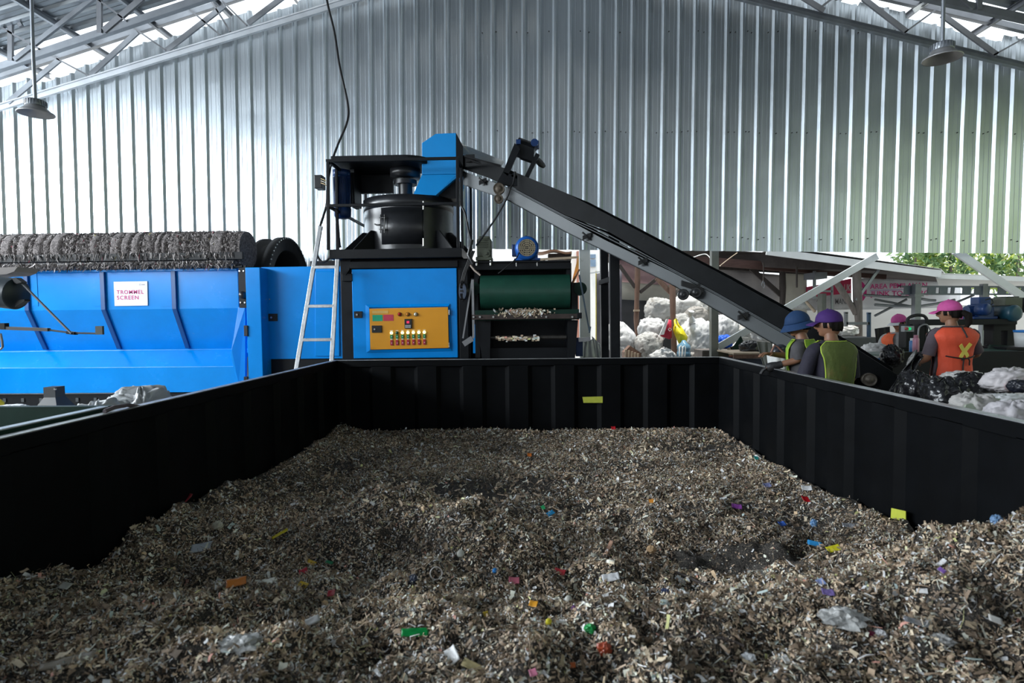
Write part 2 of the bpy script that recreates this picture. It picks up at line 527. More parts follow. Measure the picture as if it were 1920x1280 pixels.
for (x0, y0, x1, y1, w, mm) in [
    (88, 100, 168, 143, .025, M_STEELDK), (169, 141, 258, 60, .085, M_GALV), (246, 49, 312, 95, .025, M_STEELDK),
    (312, 95, 422, 10, .085, M_GALV), (351, 14, 413, 66, .025, M_STEELDK), (396, 2, 432, 59, .025, M_STEELDK),
    (417, 2, 463, 48, .025, M_STEELDK), (465, 44, 540, -12, .085, M_GALV), (15, 192, 112, 112, .085, M_GALV),
    (1618, -3, 1700, 60, .085, M_STEELDK), (1695, 62, 1759, 15, .025, M_STEELDK), (1766, 28, 1869, 103, .085, M_STEELDK),
    (1862, 104, 1925, 69, .025, M_STEELDK), (1714, 20, 1744, 0, .07, M_WHITEP), (1536, 16, 1562, -4, .03, M_STEELDK),  # the white bar is a purlin, its light put into the colour
    (1500, -8, 1545, 20, .085, M_STEELDK)]:
    b = MB(); b.beam(off(x0, y0, -.05), off(x1, y1, -.05), .03, w); b.build('web', mm, t)
# second truss a little nearer
Y2 = 9.0
t2 = truss_thing('roof_truss', 'steel roof truss in front of the wall truss, with upright posts', Y2)
def o2(px, py, dy=0.0): return P(px, py, Y2 + dy)
b = MB(); b.channel(o2(-250, 211), o2(988, -206), 0.08, 0.10, 0.006, Z, 1); b.build('bottom_chord', M_GALV, t2)
b = MB(); b.channel(o2(994, -168), o2(2150, 86), 0.08, 0.10, 0.006, Z, 1); b.build('bottom_chord', M_STEELDK, t2)
b = MB(); b.channel(o2(-250, 116), o2(200, -41), 0.07, 0.08, 0.006, Z, 1); b.build('top_chord', M_GALV, t2)
for (x0, y0, x1, y1, w, mm) in [
    (20, 38, 20, 114, .075, M_STEELDK), (187, -4, 187, 62, .075, M_STEELDK), (28, 112, 176, -4, .07, M_GALV),
    (195, 58, 268, -4, .09, M_STEELDK), (-2, 49, 74, 92, .03, M_STEELDK), (183, -2, 238, 40, .025, M_STEELDK),
    (-40, 80, 14, 38, .05, M_GALV), (32, 34, 40, 50, .06, M_STEELDK),
    (1836, -3, 1836, 18, .07, M_STEELDK), (1800, -4, 1825, 16, .05, M_STEELDK)]:
    b = MB(); b.beam(o2(x0, y0, -.05), o2(x1, y1, -.05), .04, w); b.build('web', mm, t2)
# purlins under the roof sheets, parallel to the ridge
_pl = ['purlin nearest the left eave', 'second purlin from the left eave', 'third purlin from the left eave', 'fourth purlin from the left eave',
       'fifth purlin from the left eave', 'purlin on the left slope nearest the ridge']
for side, sgn in (('left', -1), ('right', 1)):
    for i, dist in enumerate((9.9, 8.75, 7.6, 6.45, 5.3, 4.15)):
        X = RIDGEX + sgn * dist
        z = roofz(X) - 0.05
        b = MB(); b.channel((X, 4.5, z), (X, WALLY + 0.35, z), 0.05, 0.09, 0.005, Z, sgn)
        o = b.build('roof_purlin', M_GALV if side == 'left' else M_STEELDK)
        nm = ['first', 'second', 'third', 'fourth', 'fifth', 'sixth'][i]
        tag(o, 'galvanised roof purlin, %s from the %s eave, under the sheets' % (nm, side), 'purlin', 'roof purlins', )

# high-bay lamps -----------------------------------------------------------
M_LAMP = mat('lamp_aluminium', (0.34, 0.335, 0.34), 0.45, 0.5, 0.1, 8.0)
M_LAMPIN = mat('lamp_inner_reflector', (0.36, 0.345, 0.33), 0.5, 0.2, 0.05, 8.0)
def highbay(px, py, Y, dia, topy, label, pxt):
    c = P(px, py, Y)
    r = dia / 2
    root = thing('high_bay_lamp', label, 'lamp', c, 'high bay lamps')
    b = MB(); b.lathe([(r, 0), (r * 1.02, 0.004), (r, 0.012), (r * 0.86, 0.025), (r * 0.66, 0.055), (r * 0.55, 0.08), (r * 0.5, 0.08)], c, n=40)
    b.build('shade', M_LAMP, root)
    b = MB(); b.lathe([(r * 0.985, 0.002), (r * 0.84, 0.02), (r * 0.62, 0.05), (r * 0.5, 0.075), (0.001, 0.075)], c, n=40)
    b.build('reflector', M_LAMPIN, root)
    b = MB(); b.lathe([(0.001, 0.078), (r * 0.56, 0.078), (r * 0.58, 0.085), (r * 0.58, 0.135), (r * 0.52, 0.145), (0.001, 0.145)], c, n=32)
    for i in range(24):
        a = i / 24 * 2 * math.pi
        d = V((math.cos(a), math.sin(a), 0))
        b.beam(c + d * r * 0.57 + Z * 0.085, c + d * r * 0.57 + Z * 0.135, 0.008, 0.016, d)
    b.build('housing', M_GALV, root)
    top = V((P(pxt, topy, Y).x, Y, roofz(c.x) - 0.02))
    b = MB(); b.tube([c + Z * 0.14, c + Z * 0.6, top], 0.017, 10); b.build('pole', M_GALV, root)
    return root
highbay(67.5, 214, 6.0, 0.325, 0, 'bell shaped lamp on a pole above the blue trommel screen', 66)
highbay(1766.5, 111, 5.7, 0.325, 0, 'bell shaped lamp on a pole above the sorting area', 1762)

# ================================================================== BIN
BXL, BXR, BYF = -2.355, 2.285, 6.9
BZ = 1.13
BY0 = -1.3
binr = thing('waste_bin', 'long open black steel bin filled with shredded waste', 'bin', ((BXL + BXR) / 2, 3.0, 0.0))
def corrugated_panel(a, bpt, inward, z0, z1, pitch=0.56, depth=0.045):
    # trapezoidal steel panel from a to bpt (xy), with its ribs pressed outward
    a, bpt, inward = V(a), V(bpt), V(inward)
    L = (bpt - a).length; d = (bpt - a).normalized()
    pts = [(0, 0)]
    s = 0.10
    while s < L - pitch:
        pts += [(s, 0), (s + 0.05, -depth), (s + pitch * 0.5, -depth), (s + pitch * 0.5 + 0.05, 0)]
        s += pitch
    pts.append((L, 0))
    mb = MB()
    th = 0.006
    for (i, (s0, o0)) in enumerate(pts[:-1]):
        s1, o1 = pts[i + 1]
        p0 = a + d * s0 + inward * o0; p1 = a + d * s1 + inward * o1
        q0 = p0 - inward * th; q1 = p1 - inward * th
        mb.add([V((p0.x, p0.y, z0)), V((p1.x, p1.y, z0)), V((p1.x, p1.y, z1)), V((p0.x, p0.y, z1)),
                V((q0.x, q0.y, z0)), V((q1.x, q1.y, z0)), V((q1.x, q1.y, z1)), V((q0.x, q0.y, z1))],
               [(0, 1, 2, 3), (5, 4, 7, 6), (3, 2, 6, 7), (1, 0, 4, 5)])
    return mb
RH = 0.085
corrugated_panel((BXL, BY0, 0), (BXL, BYF, 0), (1, 0, 0), 0.03, BZ - RH + 0.01).build('side_wall', M_BIN, binr)
corrugated_panel((BXR, BY0, 0), (BXR, BYF, 0), (-1, 0, 0), 0.03, BZ - RH + 0.01).build('side_wall', M_BIN, binr)
corrugated_panel((BXL, BYF, 0), (BXR, BYF, 0), (0, -1, 0), 0.03, BZ - RH + 0.01).build('end_wall', M_BIN, binr)
b = MB(); b.box(BXL - .06, BXR + .06, BY0, BYF + .06, 0.01, 0.06); b.build('floor_plate', M_BIN, binr)
rw = 0.065
for nm, (x0, x1, y0, y1) in {'l': (BXL - rw, BXL, BY0, BYF + rw), 'r': (BXR, BXR + rw, BY0, BYF + rw), 'f': (BXL, BXR, BYF, BYF + rw)}.items():
    b = MB(); b.box(x0, x1, y0, y1, BZ - RH, BZ - 0.004); b.build('rim_tube', M_BIN, binr, bevel=0.006)
    b = MB()
    b.box(x0 + 0.004, x1 - 0.004, y0 + .004, y1 - .004, BZ - 0.004, BZ + 0.001); b.build('rim_plate', M_RIM, binr)
M_TAPE = mat('yellow_green_tape', (0.52, 0.56, 0.07), 0.45, 0, 0.08, 20.0)
def tape(pts, plane):
    w = [plane(x, y) for x, y in pts]
    m_ = MB(); m_.prism(w, (0, 0.004, 0)); return m_.build('tape', M_TAPE, binr)
tape([(1092, 744), (1130, 743), (1130, 755), (1094, 755)], lambda x, y: P(x, y, BYF - 0.006))
m_ = MB(); m_.prism([PX(x, y, BXR - 0.006) for x, y in [(1671, 952), (1698, 958), (1698, 978), (1670, 971)]], (0.004, 0, 0)); m_.build('tape', M_TAPE, binr)
m_ = MB(); m_.tube([PX(x, y, BXL - 0.03) + Z * 0.015 for x, y in [(196, 776), (215, 768), (240, 764), (262, 767), (286, 770)]], 0.012, 6); m_.build('tie_rope', mat('mauve_rope', (0.10, 0.08, 0.09), .8), binr)

# ================================================================== WASTE HEAP
def hgt(x, y):
    x = np.asarray(x, float); y = np.asarray(y, float)
    def g(cx, cy, sx, sy, a): return a * np.exp(-((x - cx) / sx) ** 2 - ((y - cy) / sy) ** 2)
    def ss(t): t = np.clip(t, 0, 1); return t * t * (3 - 2 * t)
    h = 0.215 + 0.27 * ss((3.1 - y) / 1.5) + 0.05 * ss((4.6 - y) / 1.2)
    h = h + g(-0.92, 3.62, 0.36, 0.36, 0.30) + g(-0.30, 3.25, 0.48, 0.28, 0.22) + g(-2.0, 3.9, 0.7, 0.5, 0.13)
    h = h + g(2.3, 2.25, 0.75, 0.55, 0.42) + g(2.2, 3.55, 0.40, 0.22, 0.05) + g(1.5, 2.35, 0.6, 0.4, 0.08)
    h = h - g(1.15, 3.22, 0.42, 0.22, 0.15) - g(0.3, 2.5, 0.8, 0.3, 0.05)
    h = h + g(-1.4, 2.4, 0.6, 0.4, 0.06) + g(0.4, 2.15, 0.7, 0.3, 0.06)
    h = h + 0.06 * np.exp(-((6.85 - y) / 0.22) ** 2) * (0.7 + 0.9 * fbm(x * 2.5, y * 0.2, 2, 4))
    h = h + 0.05 * np.exp(-((2.28 - x) / 0.16) ** 2) * (1 + 2.2 * fbm(y * 2.4, x, 2, 9)) + 0.07 * np.exp(-((x + 2.35) / 0.16) ** 2)
    near = ss((5.2 - y) / 2.0)
    h = h + (0.035 + 0.23 * near) * fbm(x * 2.3, y * 2.3, 4, 21) + (0.018 + 0.12 * near) * fbm(x * 7.5, y * 7.5, 3, 31) + (0.012 + 0.03 * near) * fbm(x * 22, y * 22, 2, 41)
    return h
def on_waste(px, py):
    d = ray(px, py); t = 0.5
    while t < 12:
        p = CO + d * t
        if p.z < float(hgt(p.x, p.y)): return p
        t += 0.01
    return CO + d * 6
M_GRIT = mat('dark_waste_grit', (0.040, 0.036, 0.032), 0.9, 0, 0.6, 60.0, 0.8, 160.0, dirt=((0.26, 0.22, 0.18), 0.42, 130.0))
# scrap: every shred gets one plain colour of its own
M_SHRED = bpy.data.materials.new('shredded_waste'); M_SHRED.use_nodes = True
_nt = M_SHRED.node_tree; _bs = _nt.nodes['Principled BSDF']
_ge = _nt.nodes.new('ShaderNodeNewGeometry'); _cr = _nt.nodes.new('ShaderNodeValToRGB')
_cr.color_ramp.interpolation = 'CONSTANT'
_pal = [(0.0, (0.151, 0.107, 0.071)), (0.14, (0.258, 0.186, 0.129)), (0.3, (0.423, 0.307, 0.213)), (0.44, (0.58, 0.437, 0.308)), (0.56, (0.336, 0.263, 0.169)), (0.64, (0.75, 0.623, 0.449)), (0.76, (0.75, 0.75, 0.633)), (0.85, (0.75, 0.75, 0.75)), (0.915, (0.75, 0.75, 0.75)), (0.955, (0.75, 0.543, 0.337)), (0.972, (0.75, 0.75, 0.444)), (0.98, (0.427, 0.519, 0.499)), (0.985, (0.75, 0.365, 0.285)), (0.9885, (0.467, 0.607, 0.308)), (0.9915, (0.75, 0.75, 0.32)), (0.994, (0.75, 0.75, 0.75)), (0.997, (0.75, 0.75, 0.75))]
for i, (ps, c) in enumerate(_pal):
    e = _cr.color_ramp.elements[i] if i < 2 else _cr.color_ramp.elements.new(ps)
    e.position = ps; e.color = c + (1,)
_nt.links.new(_ge.outputs['Random Per Island'], _cr.inputs[0])
_wt = _nt.nodes.new('ShaderNodeTexCoord'); _wn = _nt.nodes.new('ShaderNodeTexNoise'); _wn.inputs['Scale'].default_value = 2.6; _wn.inputs['Detail'].default_value = 6; _wn.inputs['Roughness'].default_value = 0.7
_wr = _nt.nodes.new('ShaderNodeMapRange'); _wr.inputs[1].default_value = 0.32; _wr.inputs[2].default_value = 0.68; _wr.inputs[3].default_value = 0.40; _wr.inputs[4].default_value = 1.45
_wm = _nt.nodes.new('ShaderNodeVectorMath'); _wm.operation = 'SCALE'
_nt.links.new(_wt.outputs['Object'], _wn.inputs['Vector']); _nt.links.new(_wn.outputs['Fac'], _wr.inputs[0]); _nt.links.new(_cr.outputs[0], _wm.inputs[0]); _nt.links.new(_wr.outputs[0], _wm.inputs['Scale'])
_nt.links.new(_wm.outputs[0], _bs.inputs['Base Color'])
_bs.inputs['Roughness'].default_value = 0.6
hb = MB()
NXg, NYg = 230, 380
gx = np.linspace(BXL + 0.002, BXR - 0.002, NXg); gy = np.linspace(BY0 + 0.05, BYF - 0.002, NYg)
GX, GY = np.meshgrid(gx, gy)
GZ = hgt(GX, GY)
_V = np.stack([GX.ravel(), GY.ravel(), GZ.ravel()], 1)
_I = np.arange(NXg * NYg).reshape(NYg, NXg)
_Fq = np.stack([_I[:-1, :-1].ravel(), _I[:-1, 1:].ravel(), _I[1:, 1:].ravel(), _I[1:, :-1].ravel()], 1)
rs = np.random.RandomState(7)
def shreds(n, y0, y1, lmin, lmax, wmin, wmax, lift, tilt, seed, dens_patch):
    r = np.random.RandomState(seed)
    x = r.uniform(BXL + 0.03, BXR - 0.03, n); y = r.uniform(y0, y1, n)
    if dens_patch:
        keep = (fbm(x * 1.1 + 3, y * 1.3, 3, 77) + r.uniform(-0.20, 0.20, n)) > -0.035
        x = x[keep]; y = y[keep]; n = len(x)
    hol = np.exp(-((x - 1.2 - .25 * fbm(x * 4, y * 4, 2, 5)) / 0.42) ** 2 - ((y - 3.26) / 0.20) ** 2) > 0.45
    keep = ~(hol & (r.uniform(0, 1, n) < 0.9)); x = x[keep]; y = y[keep]; n = len(x)
    e = 0.02
    hx = (hgt(x + e, y) - hgt(x - e, y)) / (2 * e); hy = (hgt(x, y + e) - hgt(x, y - e)) / (2 * e)
    z = hgt(x, y) + r.uniform(-0.2, 1.0, n) * lift
    nrm = np.stack([-hx, -hy, np.ones(n)], 1) + r.normal(0, tilt, (n, 3))
    nrm /= np.linalg.norm(nrm, axis=1)[:, None]
    a = r.normal(0, 1, (n, 3)); t = a - nrm * (a * nrm).sum(1)[:, None]; t /= np.linalg.norm(t, axis=1)[:, None]
    bb = np.cross(nrm, t)
    k = r.uniform(0, 1, n) ** 1.8
    l = lmin + (lmax - lmin) * k; w = np.minimum(wmin + (wmax - wmin) * r.uniform(0, 1, n) ** 1.5, l)
    curl = r.normal(0, 0.22, n) * l
    c = np.stack([x, y, z], 1)
    vs = []
    for s in (-1, 0, 1):
        mid = c + t * (s * l / 2)[:, None] + nrm * (curl * (s * s - 0.5))[:, None]
        j0 = (w / 2 * r.uniform(0.35, 1.1, n))[:, None]; j1 = (w / 2 * r.uniform(0.35, 1.1, n))[:, None]
        vs += [mid - bb * j0, mid + bb * j1]
    Vv = np.stack(vs, 1).reshape(-1, 3)
    Vv[:, 0] = np.clip(Vv[:, 0], BXL + 0.004, BXR - 0.004); Vv[:, 1] = np.minimum(Vv[:, 1], BYF - 0.004)
    base = np.arange(n) * 6
    q = np.concatenate([np.stack([base, base + 1, base + 3, base + 2], 1), np.stack([base + 2, base + 3, base + 5, base + 4], 1)])
    return Vv, q
def raw_mesh(name, vlist, qlist, m, origin):
    off_ = 0; VV = []; QQ = []
    for v_, q_ in zip(vlist, qlist):
        VV.append(v_); QQ.append(q_ + off_); off_ += len(v_)
    VV = np.concatenate(VV) - np.array(origin); QQ = np.concatenate(QQ)
    me = bpy.data.meshes.new(name)
    me.vertices.add(len(VV)); me.vertices.foreach_set('co', VV.astype(np.float32).ravel())
    me.loops.add(QQ.size); me.loops.foreach_set('vertex_index', QQ.astype(np.int32).ravel())
    me.polygons.add(len(QQ)); me.polygons.foreach_set('loop_start', (np.arange(len(QQ)) * 4).astype(np.int32))
    me.update(calc_edges=True); me.validate()
    me.materials.append(m)
    o = bpy.data.objects.new(name, me); COL.objects.link(o); o.location = origin
    return o
heap = raw_mesh('shredded_waste_heap', [_V], [_Fq], M_GRIT, (0, 3, 0.06))
tag(heap, 'grey brown shredded waste heaped over the floor of the black bin', 'shredded waste', kind='stuff')
_sv = []; _sq = []
for args in [(95000, 1.15, 2.4, .006, .026, .0035, .014, .026, .75, 1, False), (90000, 2.3, 3.7, .006, .026, .004, .014, .024, .75, 2, False),
             (90000, 3.5, 5.2, .008, .028, .005, .016, .016, .6, 3, True), (90000, 5.0, 6.9, .010, .030, .006, .017, .014, .6, 4, True),
             (15000, 1.15, 4.0, .02, .07, .002, .006, .034, .5, 5, False), (6000, 4.0, 6.9, .03, .08, .003, .007, .02, .4, 6, False),
             (7000, 1.15, 4.2, .018, .05, .010, .028, .034, .6, 7, False), (3500, 4.2, 6.9, .03, .07, .015, .035, .03, .5, 9, False), (7000, 6.2, 6.9, .012, .04, .008, .022, .025, .6, 8, False)]:
    v_, q_ = shreds(*args); _sv.append(v_); _sq.append(q_)
_so = raw_mesh('loose_shreds', _sv, _sq, M_SHRED, (0, 3, 0.06))
_so.parent = heap; _so.location = (0, 0, 0)
_so['kind'] = 'stuff'

# ================================================================== MACHINES
def zz(py, Y, px=960): return P(px, py, Y).z
def xx(px, Y, py=593): return P(px, py, Y).x
def pbox(name, px0, px1, py0, py1, Y, depth, m, parent, bevel=0.004, cx=None):
    # a box whose front face, standing at depth Y, spans the given patch of the photograph
    a = P(px0, (py0 + py1) / 2, Y).x; c = P(px1, (py0 + py1) / 2, Y).x
    xm = (px0 + px1) / 2
    mb = MB(); mb.box(a, c, Y, Y + depth, P(xm, py1, Y).z, P(xm, py0, Y).z)
    return mb.build(name, m, parent, bevel=bevel)
def bolts(mb, pts, r=0.012, d=V((0, -1, 0)), L=0.014):
    for p in pts: mb.cyl(V(p), V(p) + d * L, r, n=8)
M_BOLT = mat('bright_bolt', (0.5, 0.5, 0.48), 0.3, 0.8)
M_LATCH = mat('black_latch', (0.012, 0.012, 0.013), 0.35)
M_CHROME = mat('chrome_lock', (0.62, 0.62, 0.62), 0.2, 1.0)

# ------------------------------------------------ trommel screen
YT0 = 7.75
TX0 = P(-90, 560, YT0).x; TX1 = P(447, 540, YT0).x
tr = thing('trommel_screen', 'long blue trommel screen machine with a waste-clogged brush roller on top', 'machine', ((TX0 + TX1) / 2, 8.6, 0))
z505, z580, z655 = zz(508, YT0, 230), zz(580, YT0, 230), zz(655, 8.02, 230)
z690, z736 = zz(688, 7.68, 230), zz(736, 7.68, 230)
def extr(name, prof, x0, x1, m, parent, bevel=0.0):
    mb = MB(); mb.prism([V((x0, y, z)) for (y, z) in prof], (x1 - x0, 0, 0)); return mb.build(name, m, parent, bevel=bevel)
extr('upper_panel', [(YT0, z505), (YT0, z580), (8.02, z655), (8.06, z655), (YT0 + .05, z580 + .01), (YT0 + .05, z505)], TX0, TX1, M_BLUE, tr, 0.006)
extr('tray', [(8.02, z655 + .012), (8.02, z655 - .015), (7.68, z690), (7.68, z736), (7.74, z736), (7.74, z690 - .02), (8.1, z655 - .03), (8.1, z655 + .012)], TX0, TX1, M_BLUE, tr, 0.006)
extr('top_lip', [(YT0 - .03, z505 + .02), (YT0 - .03, z505 - .012), (YT0 + .08, z505 - .012), (YT0 + .08, z505 + .02)], TX0, TX1, M_BLUE, tr, 0.004)
for pxr in (52, 195, 328):
    x = P(pxr, 540, YT0).x
    mb = MB()
    hw = 0.032
    mb.prism([V((x - hw, y, z)) for (y, z) in [(YT0 - .035, z505 - .01), (YT0 - .035, z580), (7.985, z655 + .01), (8.03, z655 + .01), (YT0 + .01, z580), (YT0 + .01, z505 - .01)]], (hw * 2, 0, 0))
    mb.build('stiffening_rib', mat('rib_blue', (0.0, 0.065, 0.24), 0.4, 0, 0.08), tr, bevel=0.005)
for (a_, c_) in ((174, 190), (300, 321), (58, 70)):
    pbox('seam_plate', a_, c_, 512, 574, YT0 - .006, .006, M_BLUE, tr, 0)
# slanted end plate where the tray meets the end post
mb = MB(); mb.prism([P(447, 575, 7.74), P(460, 575, 7.74), P(460, 740, 7.66), P(447, 720, 7.66), P(432, 668, 7.66), P(434, 655, 7.66)], (0, .05, 0))
mb.build('end_plate', M_BLUE, tr, bevel=0.004)
pbox('base_beam', -95, 462, 738, 768, 7.72, .35, M_BLACK, tr)
mb = MB()
for k in range(14): mb.box(*(lambda x: (x - .02, x + .02))(P(10 + k * 34, 750, 7.72).x), 7.705, 7.72, zz(752, 7.72, 230), zz(745, 7.72, 230))
mb.build('base_bolts', M_GREYUNDER, tr)
# brush roller wrapped in fibres
RY, RR = 8.02, 0.265
RZc = zz(437, 8.02, 230) - RR
RX0, RX1 = P(-110, 470, RY).x, P(462, 470, RY).x
M_FIBRE = mat('matted_fibre_waste', (0.17, 0.15, 0.147), 0.9, 0, 0.6, 30.0, 1.0, 80.0, dirt=((0.40, 0.36, 0.35), 0.38, 60.0))
_rr = random.Random(3)
_edges = [RX0]
while _edges[-1] < RX1 - 0.05:
    _edges.append(_edges[-1] + _rr.choice([0.07, 0.09, 0.11, 0.14, 0.16, 0.2]))
_edges[-1] = RX1
mb = MB()
for a_, c_ in zip(_edges[:-1], _edges[1:]):
    sc_ = 1 + _rr.uniform(-0.05, 0.05)
    nseg = max(5, int((c_ - a_) / 0.02)); nt = 56
    def ringfn(u, v, a_=a_, c_=c_, sc_=sc_):
        ang = u * 2 * math.pi; x = a_ + (c_ - a_) * v
        edge = min(v, 1 - v) * 2
        r = RR * sc_ * (0.86 + 0.14 * min(1, edge * 3.2) ** 0.6)
        n_ = mnoise.noise(V((x * 16, math.cos(ang) * 5, math.sin(ang) * 5))) + 0.6 * mnoise.noise(V((x * 45, math.cos(ang) * 13, math.sin(ang) * 13)))
        r *= 1 + 0.045 * n_
        return V((x, RY + math.cos(ang) * r, RZc + math.sin(ang) * r))
    mb.grid(ringfn, nt, nseg, True, True)
mb.cyl((RX1 - .01, RY, RZc), (RX1 + .03, RY, RZc), RR * .97, n=40)
roller = mb.build('brush_roller', M_FIBRE, tr)
# tufts of fibre on the roller and hanging from the rails
def tufts(name, gen, n, m, parent, seed, lmin, lmax):
    r = random.Random(seed); mb = MB()
    for _ in range(n):
        p, d = gen(r)
        L = r.uniform(lmin, lmax); s = V((r.uniform(-1, 1), r.uniform(-1, 1), r.uniform(-1, 1))).normalized() * r.uniform(.004, .012)
        q = p + d * L * 0.5 + V((r.uniform(-.01, .01), 0, r.uniform(-.01, .01))); e = p + d * L + V((r.uniform(-.02, .02), 0, 0))
        mb.add([p - s, p + s, q + s * .8, q - s * .8, e + s * .3, e - s * .3], [(0, 1, 2, 3), (3, 2, 4, 5)])
    o = mb.build(name, m, parent); o['kind'] = 'stuff'; return o
M_TUFT = bpy.data.materials.new('fibre_tufts'); M_TUFT.use_nodes = True
_n = M_TUFT.node_tree; _g = _n.nodes.new('ShaderNodeNewGeometry'); _r2 = _n.nodes.new('ShaderNodeValToRGB'); _r2.color_ramp.interpolation = 'CONSTANT'
for i, (ps, c) in enumerate([(0, (.09, .08, .08)), (.3, (.20, .18, .175)), (.6, (.33, .30, .29)), (.87, (.52, .48, .47)), (.95, (.16, .13, .11)), (.985, (.5, .05, .10)), (.993, (.45, .40, .1))]):
    e = _r2.color_ramp.elements[i] if i < 2 else _r2.color_ramp.elements.new(ps)
    e.position = ps; e.color = c + (1,)
_n.links.new(_g.outputs['Random Per Island'], _r2.inputs[0]); _n.links.new(_r2.outputs[0], _n.nodes['Principled BSDF'].inputs[0]); _n.nodes['Principled BSDF'].inputs['Roughness'].default_value = .85
def g_roll(r):
    a = r.uniform(-0.3, 1.25) * math.pi + math.pi * 0.4; x = r.uniform(RX0, RX1)
    d = V((0, math.cos(a), math.sin(a)))
    return V((x, RY, RZc)) + d * RR * .98, (d * r.uniform(0, .6) + V((r.uniform(-.3, .3), d.z, -d.y)) * r.choice((-1, 1))).normalized()
tufts('roller_fibres', g_roll, 14000, M_TUFT, tr, 4, .015, .05)
zr1 = zz(482, 7.69, 230); zr2 = zz(495, 7.66, 230)
mb = MB(); mb.beam((TX0, 7.715, zr1), (TX1 + .10, 7.715, zr1), 0.05, 0.10); mb.build('upper_rail', M_BLACK, tr, bevel=.004)
mb = MB(); mb.cyl((TX0, 7.66, zr2), (TX1, 7.66, zr2), 0.030, n=14); mb.build('lower_rail', mat('dusty_black_pipe', (0.05, 0.047, 0.05), .6, 0, .3, 20, dirt=((.16, .14, .13), .4, 30)), tr)
def g_r1(r): return V((r.uniform(TX0, TX1), 7.685 + r.uniform(-.02, .01), zr1 + r.uniform(.0, .07))), V((r.uniform(-.3, .3), -.1, -1)).normalized()
def g_r2(r):
    x = r.uniform(TX0, TX1); return V((x, 7.645 + r.uniform(-.03, .03), zr2 + r.uniform(-.03, .03))), V((r.uniform(-.5, .5), -.3, -1 + r.random() * .8)).normalized()
tufts('hanging_fibres', g_r1, 520, M_TUFT, tr, 5, .03, .09)
tufts('fringe_fibres', g_r2, 2600, M_TUFT, tr, 6, .02, .10)
# end bracket of the roller
mb = MB(); mb.prism([P(447, 497, 7.66), P(461, 497, 7.66), P(462, 577, 7.66), P(449, 577, 7.66), P(447, 530, 7.66)], (0, .03, 0)); eb = mb.build('end_bracket', M_BLACK, tr, bevel=.003)
mb = MB(); bolts(mb, [P(449.5, 508, 7.66), P(457, 508, 7.66), P(451.5, 567, 7.66), P(459.5, 567, 7.66)]); mb.build('bolt', M_BOLT, eb)
mb = MB(); mb.lathe([(0.001, -.05), (.035, -.045), (.05, -.02), (.05, .02), (.001, .03)], P(455.5, 553, 7.64), V((0, 1, 0)), 16); mb.build('bearing', M_LATCH, eb)
mb = MB(); mb.tube([P(430, 501, 7.7), P(440, 501, 7.68), P(455, 499, 7.66)], .018, 8); mb.build('stub_shaft', M_BLACK, tr)
# the screen drum itself and its bolted flange
DY, DR = 8.98, 0.80
DXr = P(507, 470, 8.3).x
DZ = zz(443, 8.98, 540) - DR - 0.02
mb = MB(); mb.lathe([(DR - .07, TX0 - DXr + .5), (DR - .07, -.40), (DR - .02, -.36), (DR - .02, -.30), (DR - .10, -.29), (DR - .10, -.12), (DR + .0, -.115), (DR + .0, 0.0), (DR - .03, .0), (DR - .035, -.02), (DR - .20, -.02), (DR - .21, -.5)], (DXr, DY, DZ), V((1, 0, 0)), 64)
drum = mb.build('screen_drum', M_RUBBER, tr)
mb = MB()
for k in range(60):
    a = 2 * math.pi * k / 60
    c = V((DXr, DY + math.cos(a) * (DR - .015), DZ + math.sin(a) * (DR - .015))); mb.cyl(c, c + V((.014, 0, 0)), .010, n=6)
mb.build('flange_bolts', M_BOLT, drum)
mb = MB(); mb.cyl((DXr - .5, DY, DZ), (DXr - .48, DY, DZ), DR - .15, n=48); mb.build('inner_disc', M_RUBBER, drum)
# sign
M_SIGN = mat('white_sign_sheet', (0.72, 0.70, 0.73), 0.45, 0, 0.03)
M_MAG = mat('magenta_print', (0.55, 0.01, 0.20), 0.5, 0, 0.03)
M_GREYPR = mat('grey_print', (0.35, 0.33, 0.36), 0.5, 0, 0.03)
ys = YT0 - 0.012
mb = MB(); mb.prism([P(213, 528, ys), P(276, 527, ys), P(277, 572.5, ys), P(215, 573.5, ys)], (0, .006, 0)); sg = mb.build('sign', M_SIGN, tr)
sxd = V((1, 0, 0)); szd = Z
p0 = P(219, 551, ys); w0 = P(269.5, 551, ys).x - p0.x; h0 = zz(543.5, ys, 245) - zz(551, ys, 245)
text_mesh('sign_lettering', 'TROMMEL', M_MAG, V((p0.x, ys, P(244, 551, ys).z)), sxd, szd, h0, sg, 0.012, w0)
p1 = P(219.5, 561.5, ys); w1 = P(260, 561, ys).x - p1.x
text_mesh('sign_lettering', 'SCREEN', M_MAG, V((p1.x, ys, P(240, 561.5, ys).z)), sxd, szd, h0, sg, 0.012, w1)
mb = MB(); c = P(262.5, 533.5, ys - .002)
mb.ringed(c, c + V((0, .003, 0)), .011, .014, 6); mb.box(c.x + .025, c.x + .065, ys - .003, ys - .001, c.z - .006, c.z + .006); mb.build('sign_emblem', M_GREYPR, sg)
